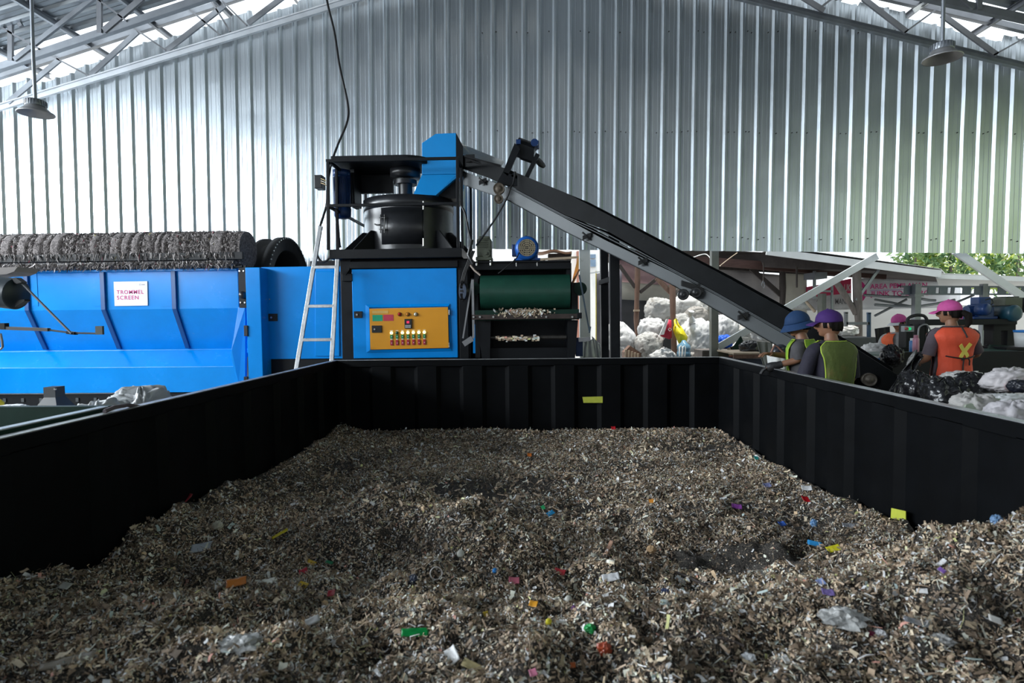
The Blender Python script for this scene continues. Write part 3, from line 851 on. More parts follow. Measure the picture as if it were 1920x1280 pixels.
# end post and drive cabinet -----------------------------------------------------------
cab = thing('drive_cabinet', 'blue steel drive cabinet behind the ladder, between trommel and pulveriser', 'cabinet', (P(550, 590, 7.75).x, 8.2, 0))
YC = 7.5
mb = MB(); mb.box(P(462.5, 600, YC).x, P(490, 600, YC).x, YC, 8.6, 0.25, zz(501, YC, 476)); mb.build('end_post', M_BLUE, cab, bevel=.008)
YC2 = 7.72
mb = MB(); mb.box(P(492, 600, YC2).x, P(642, 600, YC2).x, YC2, 8.6, zz(672.5, YC2, 570), zz(499.5, YC2, 570)); mb.build('front_panel', M_BLUE, cab, bevel=.006)
mb = MB(); mb.box(P(503, 600, YC2 + .03).x, P(642, 600, YC2 + .03).x, YC2 + .03, 8.6, 0.0, zz(671, YC2 + .03, 570)); mb.build('plinth', M_BLACK, cab)
mb = MB(); mb.prism([P(590, 508, YC2 - .02), P(636, 508, YC2 - .02), P(637, 668, YC2 - .02), P(590, 668, YC2 - .02)], (0, .03, 0)); mb.build('access_door', M_BLUE, cab, bevel=.012)
mb = MB(); mb.box(P(585, 600, 8.3).x, P(640, 600, 8.3).x, 8.3, 8.6, zz(503, 8.3, 600), zz(489, 8.3, 600)); mb.build('top_box', M_BLACK, cab)
def latch(px0, px1, py0, py1, Y, parent, kx):
    o = pbox('latch', px0, px1, py0, py1, Y - .012, .014, M_LATCH, parent, .004)
    mb = MB(); c = P(px0 + (px1 - px0) * kx, (py0 + py1) / 2, Y - .012); mb.cyl(c, c + V((0, -.02, 0)), .014, n=12); mb.build('lock', M_CHROME, o)
    mb = MB(); c2 = P(px0 + (px1 - px0) * .7, (py0 + py1) / 2, Y - .014); mb.obox(c2, (.03, 0, 0), (0, .006, 0), (0, 0, .025)); mb.build('paddle', M_RUBBER, o)
latch(501, 520, 588, 602, YC2, cab, .45)
for (y0, y1) in ((610, 630), (706, 714)):
    pbox('hinge', 457, 464, y0, y1, YC - .02, .03, M_LATCH, cab)
mb = MB()
for p in [P(506, 561, YC2)]: mb.cyl(p, p + V((0, -.01, 0)), .010, n=8)
mb.build('rivet', M_CHROME, cab)
# ------------------------------------------------ pulveriser with control panel
YP = 7.6
pv = thing('pulveriser', 'blue and black pulveriser tower with orange control panel and round vessel', 'machine', (P(758, 590, 7.6).x, 8.3, 0))
YB = 9.3
# lower housing
mb = MB(); mb.box(P(661, 590, YP).x, P(857.5, 590, YP).x, YP, YP + .05, zz(671, YP, 760), zz(503.5, YP, 760)); fp = mb.build('front_panel', M_BLUE, pv, bevel=.008)
mb = MB(); mb.box(P(640, 590, YP + .03).x, P(882, 590, YP + .03).x, YP + .03, YB, 0.0, zz(486, YP + .03, 760)); mb.build('housing', M_BLACK, pv, bevel=.006)
mb = MB(); mb.box(P(660, 590, YP).x - .005, P(860, 590, YP).x, YP - .02, YP + .1, zz(502, YP, 760), zz(489, YP, 760)); mb.build('header_beam', M_BLACK, pv, bevel=.004)
mb = MB(); mb.prism([P(638, 486, YP - .02), P(658, 486, YP - .02), P(655, 505, YP - .02), P(648, 516, YP - .02), P(642, 505, YP - .02)], (0, .05, 0)); mb.build('bracket', M_BLACK, pv)
pbox('mid_clamp', 641, 660, 513, 527, YP - .01, .05, M_BLACK, pv)
pbox('side_column', 861, 878, 505, 672, YP - .005, .10, M_BLACK, pv)
mb = MB(); mb.box(P(617, 474, 7.45).x, P(866, 474, 7.45).x, 7.45, YB, zz(483.5, 7.45, 740), zz(466, 7.45, 740)); mb.build('platform', M_BLACK, pv, bevel=.006)
# panel frame recess: a raised frame around the orange door
ycp = YP - .035
mb = MB()
fo = [(685, 571), (844, 569), (848, 658), (687, 661)]; fi = [(692, 576), (840, 574), (843, 653.5), (694, 656)]
for i in range(4):
    j = (i + 1) % 4
    mb.add([P(*fo[i], YP - .005), P(*fo[j], YP - .005), P(*fi[j], ycp + .01), P(*fi[i], ycp + .01)], [(0, 1, 2, 3)])
mb.build('panel_surround', M_BLUE, fp)
cp = thing('control_panel', 'orange control panel door with lit buttons on the blue pulveriser housing', 'control panel', (P(767, 616, ycp).x, ycp, P(767, 655, ycp).z))
def cpz(px, py): return P(px, py, ycp)
mb = MB(); mb.prism([cpz(692.5, 578.5), cpz(840, 575.5), cpz(841.5, 652), cpz(694.5, 655.5)], (0, .03, 0)); mb.build('panel_door', M_ORANGE, cp, bevel=.004)
def cpq(name, x0, y0, x1, y1, m, d=.003, bev=0.0, parent=None):
    mb = MB(); a = P(x0, y1, ycp - d); c = P(x1, y0, ycp - d); mb.box(a.x, c.x, ycp - d, ycp, a.z, c.z); return mb.build(name, m, parent or cp, bevel=bev)
cpq('notice', 698, 582, 728, 587.6, mat('pale_yellow_label', (.66, .40, .10), .5))
cpq('label', 698.5, 590, 717, 602, mat('green_label', (0.0, .36, .19), .5))
cpq('label', 719, 589.5, 737.5, 601.5, mat('red_label', (.52, .035, .07), .5))
o = cpq('latch', 697, 610, 715.5, 623.5, M_LATCH, .014, .003)
mb = MB(); c = P(702.5, 617, ycp - .014); mb.cyl(c, c + V((0, -.012, 0)), .012, n=12); mb.build('lock', M_CHROME, o)
for (px, m) in ((749.5, mat('red_indicator', (.45, .02, .015), .25)), (764.5, mat('amber_indicator', (.60, .22, .02), .25)), (779.5, mat('clear_indicator', (.75, .75, .62), .25))):
    mb = MB(); c = P(px, 589, ycp); mb.lathe([(.022, 0), (.022, -.012), (.017, -.016), (.016, -.03), (.001, -.036)], c, V((0, 1, 0)), 18); o = mb.build('indicator', m, cp)
    mb = MB(); mb.ringed(c, c + V((0, -.01, 0)), .0225, .027, 18); mb.build('bezel', M_LATCH, o)
mt = cpq('meter', 758.5, 597.5, 772, 616, M_LATCH, .022, .004)
mb = MB(); mb.box(P(763, 600, ycp).x, P(768, 600, ycp).x, ycp - .024, ycp - .021, zz(606, ycp, 765), zz(601.5, ycp, 765)); mb.build('display', mat('red_display', (.4, .01, .05), .3, emit=(1, .05, .15), emit_s=.6), mt)
mb = MB()
for i in range(3):
    for j in range(2):
        mb.box(P(760.3 + i * 3.6, 600, ycp).x, P(763.2 + i * 3.6, 600, ycp).x, ycp - .025, ycp - .021, zz(614.5 - j * 3, ycp, 765), zz(612.0 - j * 3, ycp, 765))
mb.build('keys', mat('grey_keys', (.4, .42, .42), .5), mt)
M_LITG = mat('lit_green_lamp', (.75, .85, .45), .3, emit=(0.85, 1.0, .55), emit_s=1.3)
M_DKG = mat('unlit_green_lamp', (.02, .10, .06), .3)
M_BTNG = mat('green_button', (.01, .25, .09), .35); M_BTNR = mat('red_button', (.40, .02, .045), .35); M_WPR = mat('white_print', (.75, .75, .7), .5)
for i in range(7):
    px = 734.3 + i * 10.25
    dy = -i * .22
    bs = thing('push_button_set', 'green and red buttons on the orange panel, %s from its latch' % ['first', 'second, unlit,', 'third', 'fourth', 'fifth', 'sixth', 'farthest'][i], 'push buttons', P(px, 645 + dy, ycp), 'push button sets on the orange panel')
    c = P(px, 624 + dy, ycp); mb = MB(); mb.lathe([(.021, 0), (.021, -.012), (.017, -.02), (.001, -.026)], c, V((0, 1, 0)), 16); mb.build('pilot_lamp', M_DKG if i == 1 else M_LITG, bs)
    def q(nm, y0, y1, m, d, w=2.3):
        mb = MB(); mb.box(P(px - w, 630, ycp).x, P(px + w, 630, ycp).x, ycp - d, ycp, P(px, y1 + dy, ycp).z, P(px, y0 + dy, ycp).z); return mb.build(nm, m, bs, bevel=.002)
    q('green_button', 627.5, 634.5, M_BTNG, .016); q('name_plate', 635, 636.8, M_WPR, .006, 2.0)
    q('red_button', 637.5, 647, M_BTNR, .014)
    q('caption', 619.2, 620.4, M_WPR, .001, 2.6)
    c = P(px, 631 + dy, ycp - .016); mb = MB(); mb.cyl(c, c + V((0, -.003, 0)), .006, n=8); mb.build('symbol', M_WPR, bs)
    c = P(px + .3, 643 + dy, ycp - .014); mb = MB(); mb.cyl(c, c + V((0, -.003, 0)), .006, n=8); mb.build('symbol', M_WPR, bs)
for (y0, y1) in ((581, 590), (642, 651)):
    mb = MB(); p = P(842, (y0 + y1) / 2, ycp); mb.cyl(V((p.x, ycp + .01, P(842, y1, ycp).z)), V((p.x, ycp + .01, P(842, y0, ycp).z)), .012, n=10); mb.build('hinge', M_CHROME, cp)
latch(663.5, 679, 583.5, 596, YP, pv, .4)
# vessel on the platform
zpl = zz(466, 7.45, 740)
VY = 8.38; VR = 0.64
vx = xx(771, VY)
vtop = zz(363, VY - VR, 771)
mb = MB(); mb.lathe([(VR, 0), (VR, vtop - zpl - .13)], (vx, VY, zpl), Z, 72); mb.build('vessel', M_BLACKGLOSS, pv)
mb = MB(); mb.lathe([(VR - .02, vtop - zpl - .165), (VR + .010, vtop - zpl - .16), (VR + .010, vtop - zpl), (VR * .4, vtop - zpl + .02), (.001, vtop - zpl + .02)], (vx, VY, zpl), Z, 72); mb.build('vessel_lid', M_BLACKGLOSS, pv)
# curved access door: a raised sheet following the vessel
def onv(px, py, r):
    # point on the vessel surface seen at (px, py)
    d = ray(px, py); a = d.x ** 2 + d.y ** 2; ox, oy = CO.x - vx, CO.y - VY
    bq = 2 * (ox * d.x + oy * d.y); cq = ox * ox + oy * oy - r * r
    t = (-bq - math.sqrt(max(0, bq * bq - 4 * a * cq))) / (2 * a); return CO + d * t
zt, zb = onv(770, 388, VR).z, onv(770, 457, VR).z
pa, pb_ = onv(716, 420, VR), onv(794, 420, VR)
a0 = math.atan2(pa.y - VY, pa.x - vx); a1 = math.atan2(pb_.y - VY, pb_.x - vx)
mb = MB()
mb.grid(lambda u, v: V((vx + math.cos(a0 + (a1 - a0) * u) * (VR + .006), VY + math.sin(a0 + (a1 - a0) * u) * (VR + .012), zb + (zt - zb) * v)), 24, 2)
vd = mb.build('vessel_door', M_BLACKGLOSS, pv, solid=0.010)
h0_ = onv(713, 402, VR + .05); h1_ = onv(713, 436, VR + .05)
for (pxh) in (713.5, 721):
    mb = MB(); mb.tube([onv(pxh, 402, VR + .05), onv(pxh, 437, VR + .05)], .008, 8); mb.build('door_rod', M_LATCH, vd)
for py in (408, 430):
    mb = MB(); mb.tube([onv(712, py, VR + .05), onv(723, py, VR + .05)], .010, 8); mb.build('door_rung', M_LATCH, vd)
mb = MB(); mb.tube([onv(703, 420, VR + .02), onv(707, 422, VR + .06), onv(712, 421, VR + .06)], .010, 8); mb.build('door_latch', M_LATCH, vd)
for (y0, y1) in ((377, 393), (447, 461)):
    mb = MB(); mb.cyl(onv(794, y1, VR + .02), onv(794, y0, VR + .02), .012, n=10); mb.build('door_hinge', M_CHROME if y0 > 400 else M_BOLT, vd)
# gussets around the vessel
for ang, in ((-150,), (-128,), (-42,), (-20,), (60,), (120,)):
    a = math.radians(ang); d = V((math.cos(a), math.sin(a), 0)); s = V((-d.y, d.x, 0)) * .012
    mb = MB(); c = V((vx, VY, zpl))
    mb.prism([c + d * (VR - .02) - s, c + d * (VR + .34) - s, c + d * (VR + .34) + Z * .02 - s, c + d * (VR + .05) + Z * .30 - s, c + d * (VR - .02) + Z * .30 - s], s * 2); mb.build('gusset', M_BLACK, pv)
# shaft, pulley, belt guard
sx_ = xx(765, 8.25)
zl = vtop + .015
mb = MB(); mb.cyl((sx_, 8.25, zl), (sx_, 8.25, zl + .30), .10, n=28); mb.cyl((sx_, 8.25, zl + .22), (sx_, 8.25, zl + .28), .165, n=32); mb.build('shaft', M_BLACKGLOSS, pv)
zg = zz(303, 7.75, 720); zg2 = zz(309, 8.0, 760)
mb = MB(); mb.lathe([(.001, 0), (.215, 0), (.215, .13), (.001, .13)], (sx_, 8.25, zz(327, 8.04, 765)), Z, 40); mb.build('pulley', M_BLACKGLOSS, pv)
def capsule(x0, x1, yc, r, z0, z1, n=20):
    mb = MB(); pts = []
    for k in range(n + 1):
        a = -math.pi / 2 + math.pi * k / n; pts.append(V((x1 + math.cos(a) * r, yc + math.sin(a) * r, z0)))
    pts += [V((x0, yc + r, z0)), V((x0, yc - r, z0))]
    mb.prism(pts, (0, 0, z1 - z0)); return mb
gy_ = 8.15
gx0 = xx(625, 7.75); gx1 = xx(772, gy_)
capsule(gx0, gx1, gy_, .36, zz(303, 7.8, 720), zz(290.5, 7.8, 720)).build('belt_guard', M_BLACK, pv, bevel=.012)
mb = MB(); mb.box(xx(672, 8.5), xx(742, 8.5), 8.5, 8.56, zz(362, 8.5, 700), zz(306, 8.5, 700)); mb.build('motor_plate', M_BLACK, pv)
mb = MB(); mb.box(xx(664, 8.2), xx(672, 8.2), 8.15, 8.5, zz(384, 8.2, 667), zz(316, 8.2, 667)); mb.build('motor_rail', M_BLACK, pv)
mb = MB(); mb.box(xx(658, 8.05), xx(664, 8.05), 8.1, 8.4, zz(384, 8.05, 667), zz(322, 8.05, 667)); mb.build('motor_rail', M_BLACK, pv)
# drive motor (vertical)
mx_, my_ = xx(647, 8.05), 8.05
mz0, mz1 = zz(408, 8.0, 645), zz(318, 8.0, 645)
mb = MB(); mb.lathe([(.001, 0), (.09, .0), (.115, .03), (.122, .14), (.10, .145), (.10, mz1 - mz0 - .09), (.12, mz1 - mz0 - .085), (.12, mz1 - mz0), (.001, mz1 - mz0)], (mx_, my_, mz0), Z, 32)
for k in range(36):
    a = 2 * math.pi * k / 36; d = V((math.cos(a), math.sin(a), 0)); c = V((mx_, my_, 0)) + d * .108
    mb.beam(c + Z * (mz0 + .16), c + Z * (mz1 - .1), .022, .006, V((-d.y, d.x, 0)))
mo = mb.build('drive_motor', M_MOTORDK, pv)
mb = MB(); mb.box(xx(598, 7.95), xx(612, 7.95), 7.9, 8.06, zz(354, 7.95, 605), zz(329, 7.95, 605)); mb.build('terminal_box', M_LATCH, mo, bevel=.008)
for k, (y0, m_) in enumerate(((335, (.6, .45, .2)), (339, (.6, .55, .45)), (343, (.55, .4, .2)))):
    mb = MB(); mb.tube([P(602, y0, 7.88), P(608, y0 + 2, 7.84), P(614, y0 + 6, 7.86), P(615, 352, 7.9)], .006, 6); mb.build('wire', mat('tan_wire_%d' % k, m_, .5), mo)
# cage of square tube round the platform
T_ = .036
def tubebar(p, q, name='cage_bar', w=T_):
    mb = MB(); mb.beam(p, q, w, w, V((0, 1, 0.01))); mb.build(name, M_BLACK, pv, bevel=.003)
fy = 7.48; ry = 9.2
zt_ = zz(299, fy, 737); zm_ = zz(383.5, fy, 737)
xl, xr = xx(619, fy), xx(861, fy)
tubebar((xl, fy, zt_), (xr, fy, zt_)); tubebar((xl, fy, zm_), (xr, fy, zm_))
xlt, xrt = P(615, 302, fy).x, P(857.5, 297, fy).x
tubebar((xl, fy, zpl), (xlt, fy, zt_ + .018)); tubebar((xr, fy, zpl), (xrt, fy, zt_ + .018))
xl2 = xx(636, 7.9); tubebar((xl2, 7.9, zpl), (P(631, 320, 7.9).x, 7.9, zt_)); tubebar((xlt, fy, zt_), (xlt, ry, zt_)); tubebar((xl, fy, zm_), (xl, ry, zm_)); tubebar((xl, ry, zpl), (xlt, ry, zt_))
xr2 = xx(869, 7.9); tubebar((xr2, 7.9, zpl), (xr2, 7.9, zt_)); tubebar((xrt, fy, zt_), (xrt, ry, zt_)); tubebar((xr, ry, zpl), (xrt, ry, zt_))
mb = MB(); mb.beam(P(630, 391, 7.6), P(637, 464, 7.6), .03, .03, V((0, 1, 0))); mb.build('brace', M_BLACK, pv)
# feed hood
yh, dh = 7.95, .95
hood = [(791, 268), (817, 250.5), (855, 249), (856, 326), (791, 327)]
mb = MB(); mb.prism([P(x, y, yh) for x, y in hood], (0, dh, 0)); mb.build('feed_hood', M_BLUEHOOD, pv, bevel=.005)
ps = [(791, 327.5), (856, 326.5), (856, 333), (817, 363.5), (775, 362)]
mb = MB()
A = [P(791, 327.5, yh), P(856, 326.5, yh), P(856, 333, yh), P(817, 366, yh - .06), P(775, 364, yh - .06)]
mb.prism(A, (0, dh * .9, 0)); mb.build('feed_chute', M_BLUEHOOD, pv, bevel=.004)
mb = MB(); mb.prism([P(857, 331, yh + .06), P(860, 372, yh + .06), P(846, 372, yh + .06), P(818, 366, yh + .06)], (0, .6, 0)); mb.build('inlet_cowl', M_BLACK, pv)
mb = MB(); mb.prism([P(855, 249, yh), P(868, 274, yh), P(868, 330, yh), P(855, 335, yh)], (0, .03, 0)); mb.prism([P(855, 249, yh + dh), P(868, 278, yh + dh), P(855, 300, yh + dh)], (0, .03, 0)); mb.build('hood_flange', M_BLACK, pv)
# ------------------------------------------------ ladder
lt = thing('ladder', 'grey steel ladder leaning on the pulveriser platform', 'ladder', P(590, 690, 7.1))
def LP(px, py):
    f = (py - 430) / (700 - 430); return P(px, py, 7.36 - 0.28 * f)
for (x0, y0, x1, y1) in ((601, 424, 555, 697), (633, 486, 621, 697)):
    a = LP(x0, y0); c = LP(x1, y1); e = c + (c - a) * 1.0
    e = a + (c - a) * ((a.z - 0.0) / (a.z - c.z)) 
    mb = MB(); mb.beam(a, e, .052, .03, V((0, -1, 0))); mb.build('rail', M_ALU, lt, bevel=.004)
for (x0, x1, y) in ((586, 631, 501), (577, 627, 574), (565, 622, 637), (553, 619, 706)):
    mb = MB(); mb.beam(LP(x0, y), LP(x1, y - .5), .035, .04); mb.build('rung', M_ALU, lt, bevel=.004)
# ------------------------------------------------ inclined belt conveyor
iv = thing('inclined_conveyor', 'long black inclined belt conveyor rising to the blue feed hood', 'conveyor', (xx(1150, 7.0), 7.2, 0))
ST = [(866, 290, 316, 320, 346), (952, 317, 346, 352, 376), (1060, 361, 403, 410, 435), (1135, 400, 431, 450.5, 472), (1260, 466, 502, 510, 534),
      (1347, 511, 549, 556, 584), (1479, 584, 624, 632, 661), (1600, 650, 694, 703, 735), (1682, 702, 750, 760, 790)]
def CY(px): return 1.0 / (1 / 8.0 + (1 / 5.45 - 1 / 8.0) * (px - 866) / (1682 - 866))
WN = V((0.49, 0.87, 0)) * 0.72
S3 = []
for (px, a_, b_, c_, d_) in ST:
    Y = CY(px); base = P(px, a_, Y); S3.append((base, P(px, b_, Y).z, P(px, c_, Y).z, P(px, d_, Y).z))
def strip(name, za, zb, m, offv=V((0, 0, 0)), th=.03, i0=0, i1=None, slx=None):
    mb = MB(); i1 = len(S3) if i1 is None else i1
    nn = V((0.49, 0.87, 0)) * th
    top = []; bot = []
    for s in S3[i0:i1]:
        zs = {'u': s[0].z, 'b': s[1], 'g': s[2], 'l': s[3], 'm': s[0].z - (s[0].z - s[1]) * .35}
        top.append(V((s[0].x, s[0].y, zs[za])) + offv); bot.append(V((s[0].x, s[0].y, zs[zb])) + offv)
    n = len(top)
    vs = top + bot + [p + nn for p in top] + [p + nn for p in bot]
    fs = []
    for i in range(n - 1):
        fs += [(n + i, n + i + 1, i + 1, i), (2 * n + i, 2 * n + i + 1, 3 * n + i + 1, 3 * n + i), (i, i + 1, 2 * n + i + 1, 2 * n + i), (n + i + 1, n + i, 3 * n + i, 3 * n + i + 1)]
    fs += [(0, n, 3 * n, 2 * n), (n - 1, 2 * n - 1 + 0, 4 * n - 1, 3 * n - 1)]
    mb.add(vs, fs); return mb.build(name, m, iv)
strip('side_channel', 'u', 'b', M_CONVB); strip('side_channel', 'u', 'b', M_CONVB, WN)
strip('side_skirt', 'g', 'l', M_GREYUNDER, V((0.49, .87, 0)) * .02, .012, 0, 8); strip('side_skirt', 'g', 'l', M_GREYUNDER, WN, .012, 0, 8)
def lay(name, key, m, th=.012, drop=0.0, i0=0, i1=None):
    mb = MB(); a = []; c = []
    for s in S3[i0:i1]:
        zs = {'u': s[0].z, 'b': s[1], 'g': s[2], 'l': s[3]}[key] - drop
        a.append(V((s[0].x, s[0].y, zs))); c.append(V((s[0].x, s[0].y, zs)) + WN)
    n = len(a); dn = Z * -th
    vs = a + c + [p + dn for p in a] + [p + dn for p in c]
    fs = []
    for i in range(n - 1):
        fs += [(i, i + 1, n + i + 1, n + i), (2 * n + i + 1, 2 * n + i, 3 * n + i, 3 * n + i + 1)]
    mb.add(vs, fs); return mb.build(name, m, iv)
lay('belt', 'u', M_RUBBER, .012, .10); lay('return_belt', 'b', M_RUBBER, .012, .02); lay('bottom_pan', 'l', M_GREYUNDER, .006, -.004, 0, 8)
for k in range(2):
    f = .3 + .35 * k
    mb = MB(); mb.tube([V((s[0].x, s[0].y, s[1] + (s[2] - s[1]) * f)) for s in S3[1:8]], .008, 6); mb.build('edge_rod', M_GREYUNDER, iv)
# drive motor bracket on the conveyor
ym = 7.55
mbr = MB()
mbr.prism([P(943, 322, ym), P(952, 330, ym), P(975, 279, ym), P(965, 268, ym)], (0, .05, 0)); mbr.prism([P(983, 332, ym), P(990, 335, ym), P(1012, 290, ym), P(1005, 286, ym)], (0, .05, 0))
mbr.prism([P(930, 345, ym), P(943, 322, ym), P(990, 336, ym), P(982, 350, ym)], (0, .05, 0)); mbr.prism([P(962, 325, ym), P(985, 334, ym), P(980, 340, ym), P(958, 330, ym)], (0, .4, 0))
br = mbr.build('motor_bracket', M_BLACK, iv)
mb = MB(); d = (P(1005, 280, ym + .2) - P(972, 268, ym + .2)).normalized(); c = P(985, 281, ym + .22)
mb.cyl(c - d * .13, c + d * .12, .125, n=28); mb.obox(c + V((.02, -.1, -.08)), d * .1, (0, .06, 0), (0, 0, .09)); mb.build('gear_motor', M_BLACK, br)
mb = MB(); c2 = P(1002, 272, ym + .2); mb.cyl(c2 - V((0, .12, 0)), c2 + V((0, .12, 0)), .05, n=16); mb.cyl(c2 + V((.01, 0, -.05)), c2 + V((.01, 0, .05)), .055, n=12); mb.build('motor_housing', M_MOTORDK, br)
mb = MB(); mb.obox(P(972, 268, ym + .1), (.03, 0, .0), (0, .06, 0), (0, 0, .03)); mb.build('terminal_cover', M_MOTORDK, br)
mb = MB(); c3 = P(1012, 305, ym + .15); mb.lathe([(.001, -.03), (.05, -.03), (.09, -.01), (.09, .02), (.03, .03), (.001, .03)], c3, V((.6, -.4, .5)), 18); mb.build('pulley', M_RUBBER, br)
mb = MB(); mb.obox(P(882, 297, 7.9), (.06, 0, 0), (0, .02, 0), (0, 0, .05)); mb.obox(P(905, 302, 7.85), (.25, 0, -.07), (0, .015, 0), (0, 0, .012)); mb.obox(P(915, 312, 7.85), (.25, 0, -.09), (0, .015, 0), (0, 0, .01)); mb.build('take_up_bearing', M_LATCH, iv)
mb = MB(); mb.prism([P(858, 264, 8.55), P(872, 272, 8.55), P(946, 302, 8.35), P(940, 312, 8.35), P(890, 298, 8.5), P(858, 285, 8.55)], (0, .012, 0)); mb.build('guard_sheet', mat('pale_guard_sheet', (.5, .51, .5), .5, .2, .1, 4, dirt=((.25, .22, .18), .35, 8)), iv)
for (px, py, r_) in ((935.5, 354, .075), (935, 373, .06)):
    mb = MB(); c = P(px, py, 7.55); mb.lathe([(.001, -.03), (r_ * .4, -.035), (r_ * .5, -.02), (r_ * .85, -.02), (r_, -.03), (r_, .03), (.001, .03)], c, V((0, 1, 0)), 22); mb.build('return_wheel', mat('rusty_hub', (.10, .08, .06), .6, .4, .4, 30), iv)
for (px, py) in ((1281, 552), (1305, 548)):
    mb = MB(); c = P(px, py, 6.35); r_ = .062; mb.lathe([(.001, -.02), (r_ * .35, -.03), (r_ * .5, -.015), (r_ * .8, -.02), (r_, -.02), (r_, .03), (.001, .03)], c, V((0.3, 1, 0)), 22); mb.build('return_wheel', M_LATCH, iv)
mb = MB(); mb.obox(P(1298, 537, 6.38), (.12, 0, -.04), (0, .02, 0), (0, 0, .03)); bolts(mb, [P(1309, 533, 6.36), P(1322, 540, 6.36)], .012); mb.build('wheel_bracket', M_LATCH, iv)
mb = MB(); mb.prism([P(1575, 640, 5.9), P(1690, 712, 5.9), P(1690, 790, 5.9), P(1575, 780, 5.9)], (0, .03, 0)); mb.build('tail_guard', M_CONVB, iv)
c = P(1629, 711, 5.55); mb = MB(); mb.lathe([(.001, -.05), (.025, -.05), (.03, -.03), (.055, -.03), (.062, -.04), (.062, .04), (.001, .04)], c, V((0.3, 1, 0)), 22); mb.build('tail_roller', mat('worn_roller', (.14, .12, .10), .5, .4, .3, 20), iv)
for (px, py) in ((905, 340), (1100, 443), (1205, 490), (1393, 592)):
    mb = MB(); c = P(px, py, CY(px) - .02); mb.obox(c, (.05, 0, .02), (0, .02, 0), (0, 0, .025)); mb.tube([c + V((-.05, 0, .05)), c + V((0, -.02, .0)), c + V((.04, 0, -.04))], .012, 6); mb.build('roller_bracket', M_LATCH, iv)
for (x0, x1, yt, Y) in ((1143, 1161, 440, 7.09), (1126, 1140, 452, 7.6)):
    mb = MB(); a = P(x0, 560, Y).x; c = P(x1, 560, Y).x; ac = (a + c) / 2
    top = P((x0 + x1) / 2 - 1, yt, Y); mb.beam(V((P((x0 + x1) / 2 + 2, 680, Y).x, Y, 0)), top, c - a, .10, V((0, 1, 0))); mb.build('leg', M_BLACK, iv, bevel=.004)
mb = MB(); mb.beam(P(1126, 530, 7.6), P(1152, 521, 7.12), .05, .06); mb.build('leg_brace', M_BLACK, iv)
# ------------------------------------------------ green belt discharge conveyor
gv = thing('discharge_conveyor', 'discharge conveyor with a wide green belt drum, beside the pulveriser', 'conveyor', (xx(985, 7.4), 7.6, 0))
gY = 7.45; gr = .225
gz = (zz(513, gY - gr * .6, 984) + zz(580, gY - gr * .3, 984)) / 2
gz = zz(546.5, gY - gr, 984)
mb = MB(); x0, x1 = xx(900, gY - gr), xx(1070, gY - gr); mb.cyl((x0, gY, gz), (x1, gY, gz), gr, n=56)
def sheetdir(): return V((0, 1, 0))
mb.box(x0, x1, gY, gY + 1.6, gz + gr - .012, gz + gr); mb.box(x0, x1, gY, gY + 1.6, gz - gr, gz - gr + .012)
mb.build('belt', M_GREENB, gv)
mb = MB(); mb.box(xx(887, 7.4), xx(1071, 7.4), 7.4, 7.75, zz(505, 7.4, 980), zz(491, 7.4, 980)); mb.build('crossbeam', M_BLACK, gv, bevel=.004)
mb = MB(); mb.box(xx(884, 7.38), xx(1071, 7.38), 7.36, 7.85, zz(491.5, 7.38, 980), zz(489, 7.38, 980)); mb.build('motor_plate', M_BLACK, gv)
for (a_, c_) in ((890, 899), (1063, 1072)):
    mb = MB(); mb.box(xx(a_, 7.42), xx(c_, 7.42), 7.45, 7.6, zz(670, 7.42, 980), zz(505, 7.42, 980)); mb.build('upright', M_BLACK, gv)
mb = MB(); mb.box(xx(1072, 7.35), xx(1084, 7.35), 7.35, 8.6, zz(585, 7.4, 1078), zz(530, 7.4, 1078)); mb.build('side_plate', M_BLACK, gv)
mb = MB(); mb.box(xx(884, 7.35), xx(897, 7.35), 7.35, 8.6, zz(590, 7.4, 890), zz(522, 7.4, 890)); mb.build('side_plate', M_BLACK, gv)
for (px) in (889, 1088):
    mb = MB(); c = P(px, 541, 7.33); mb.cyl(c, c + V((0, .2, 0)), .085, n=20); mb.build('bearing_housing', M_GREENP, gv)
mb = MB(); mb.box(xx(891, 7.2), xx(1086, 7.2), 7.2, 7.24, zz(600, 7.2, 988), zz(580.5, 7.2, 988)); mb.build('scraper_blade', M_GREENP, gv, bevel=.003)
mb = MB(); mb.box(xx(885, 7.18), xx(1090, 7.18), 7.165, 7.2, zz(598, 7.18, 988), zz(589, 7.18, 988)); sbm = mb.build('clamp_bar', mat('rusted_flat_bar', (.045, .032, .028), .6, .2, .3, 12), gv, bevel=.002)
mb = MB(); bolts(mb, [P(x, 594, 7.165) for x in (888, 900, 925, 1024, 1073)] , .013); mb.build('bolt', M_BOLT, sbm)
pbox('end_block', 1082, 1091, 586, 597, 7.16, .05, M_BLACK, gv)
rs_ = random.Random(8); mb = MB()
for _ in range(420):
    p = P(rs_.gauss(984, 22), rs_.uniform(581, 594), 7.18) + V((0, rs_.uniform(-.02, .01), rs_.uniform(-.01, .02))); s = rs_.uniform(.004, .013)
    mb.obox(p, V((s, 0, rs_.uniform(-s, s))), (0, s * .6, 0), (rs_.uniform(-s, s) * .5, 0, s * rs_.uniform(.4, 1.3)))
for _ in range(120):
    p = P(rs_.uniform(930, 1010), 634 + rs_.gauss(0, 2.5), 7.34); s = rs_.uniform(.005, .012); mb.obox(p, (s * 1.6, 0, 0), (0, s, 0), (0, 0, s))
o = mb.build('clinging_waste', M_SHRED, gv); o['kind'] = 'stuff'
mb = MB(); mb.prism([P(893, 600, 7.3), P(1084, 600, 7.3), P(1076, 700, 7.3), P(908, 700, 7.3)], (0, .02, 0))
mb.v = mb.v; mb2 = MB()
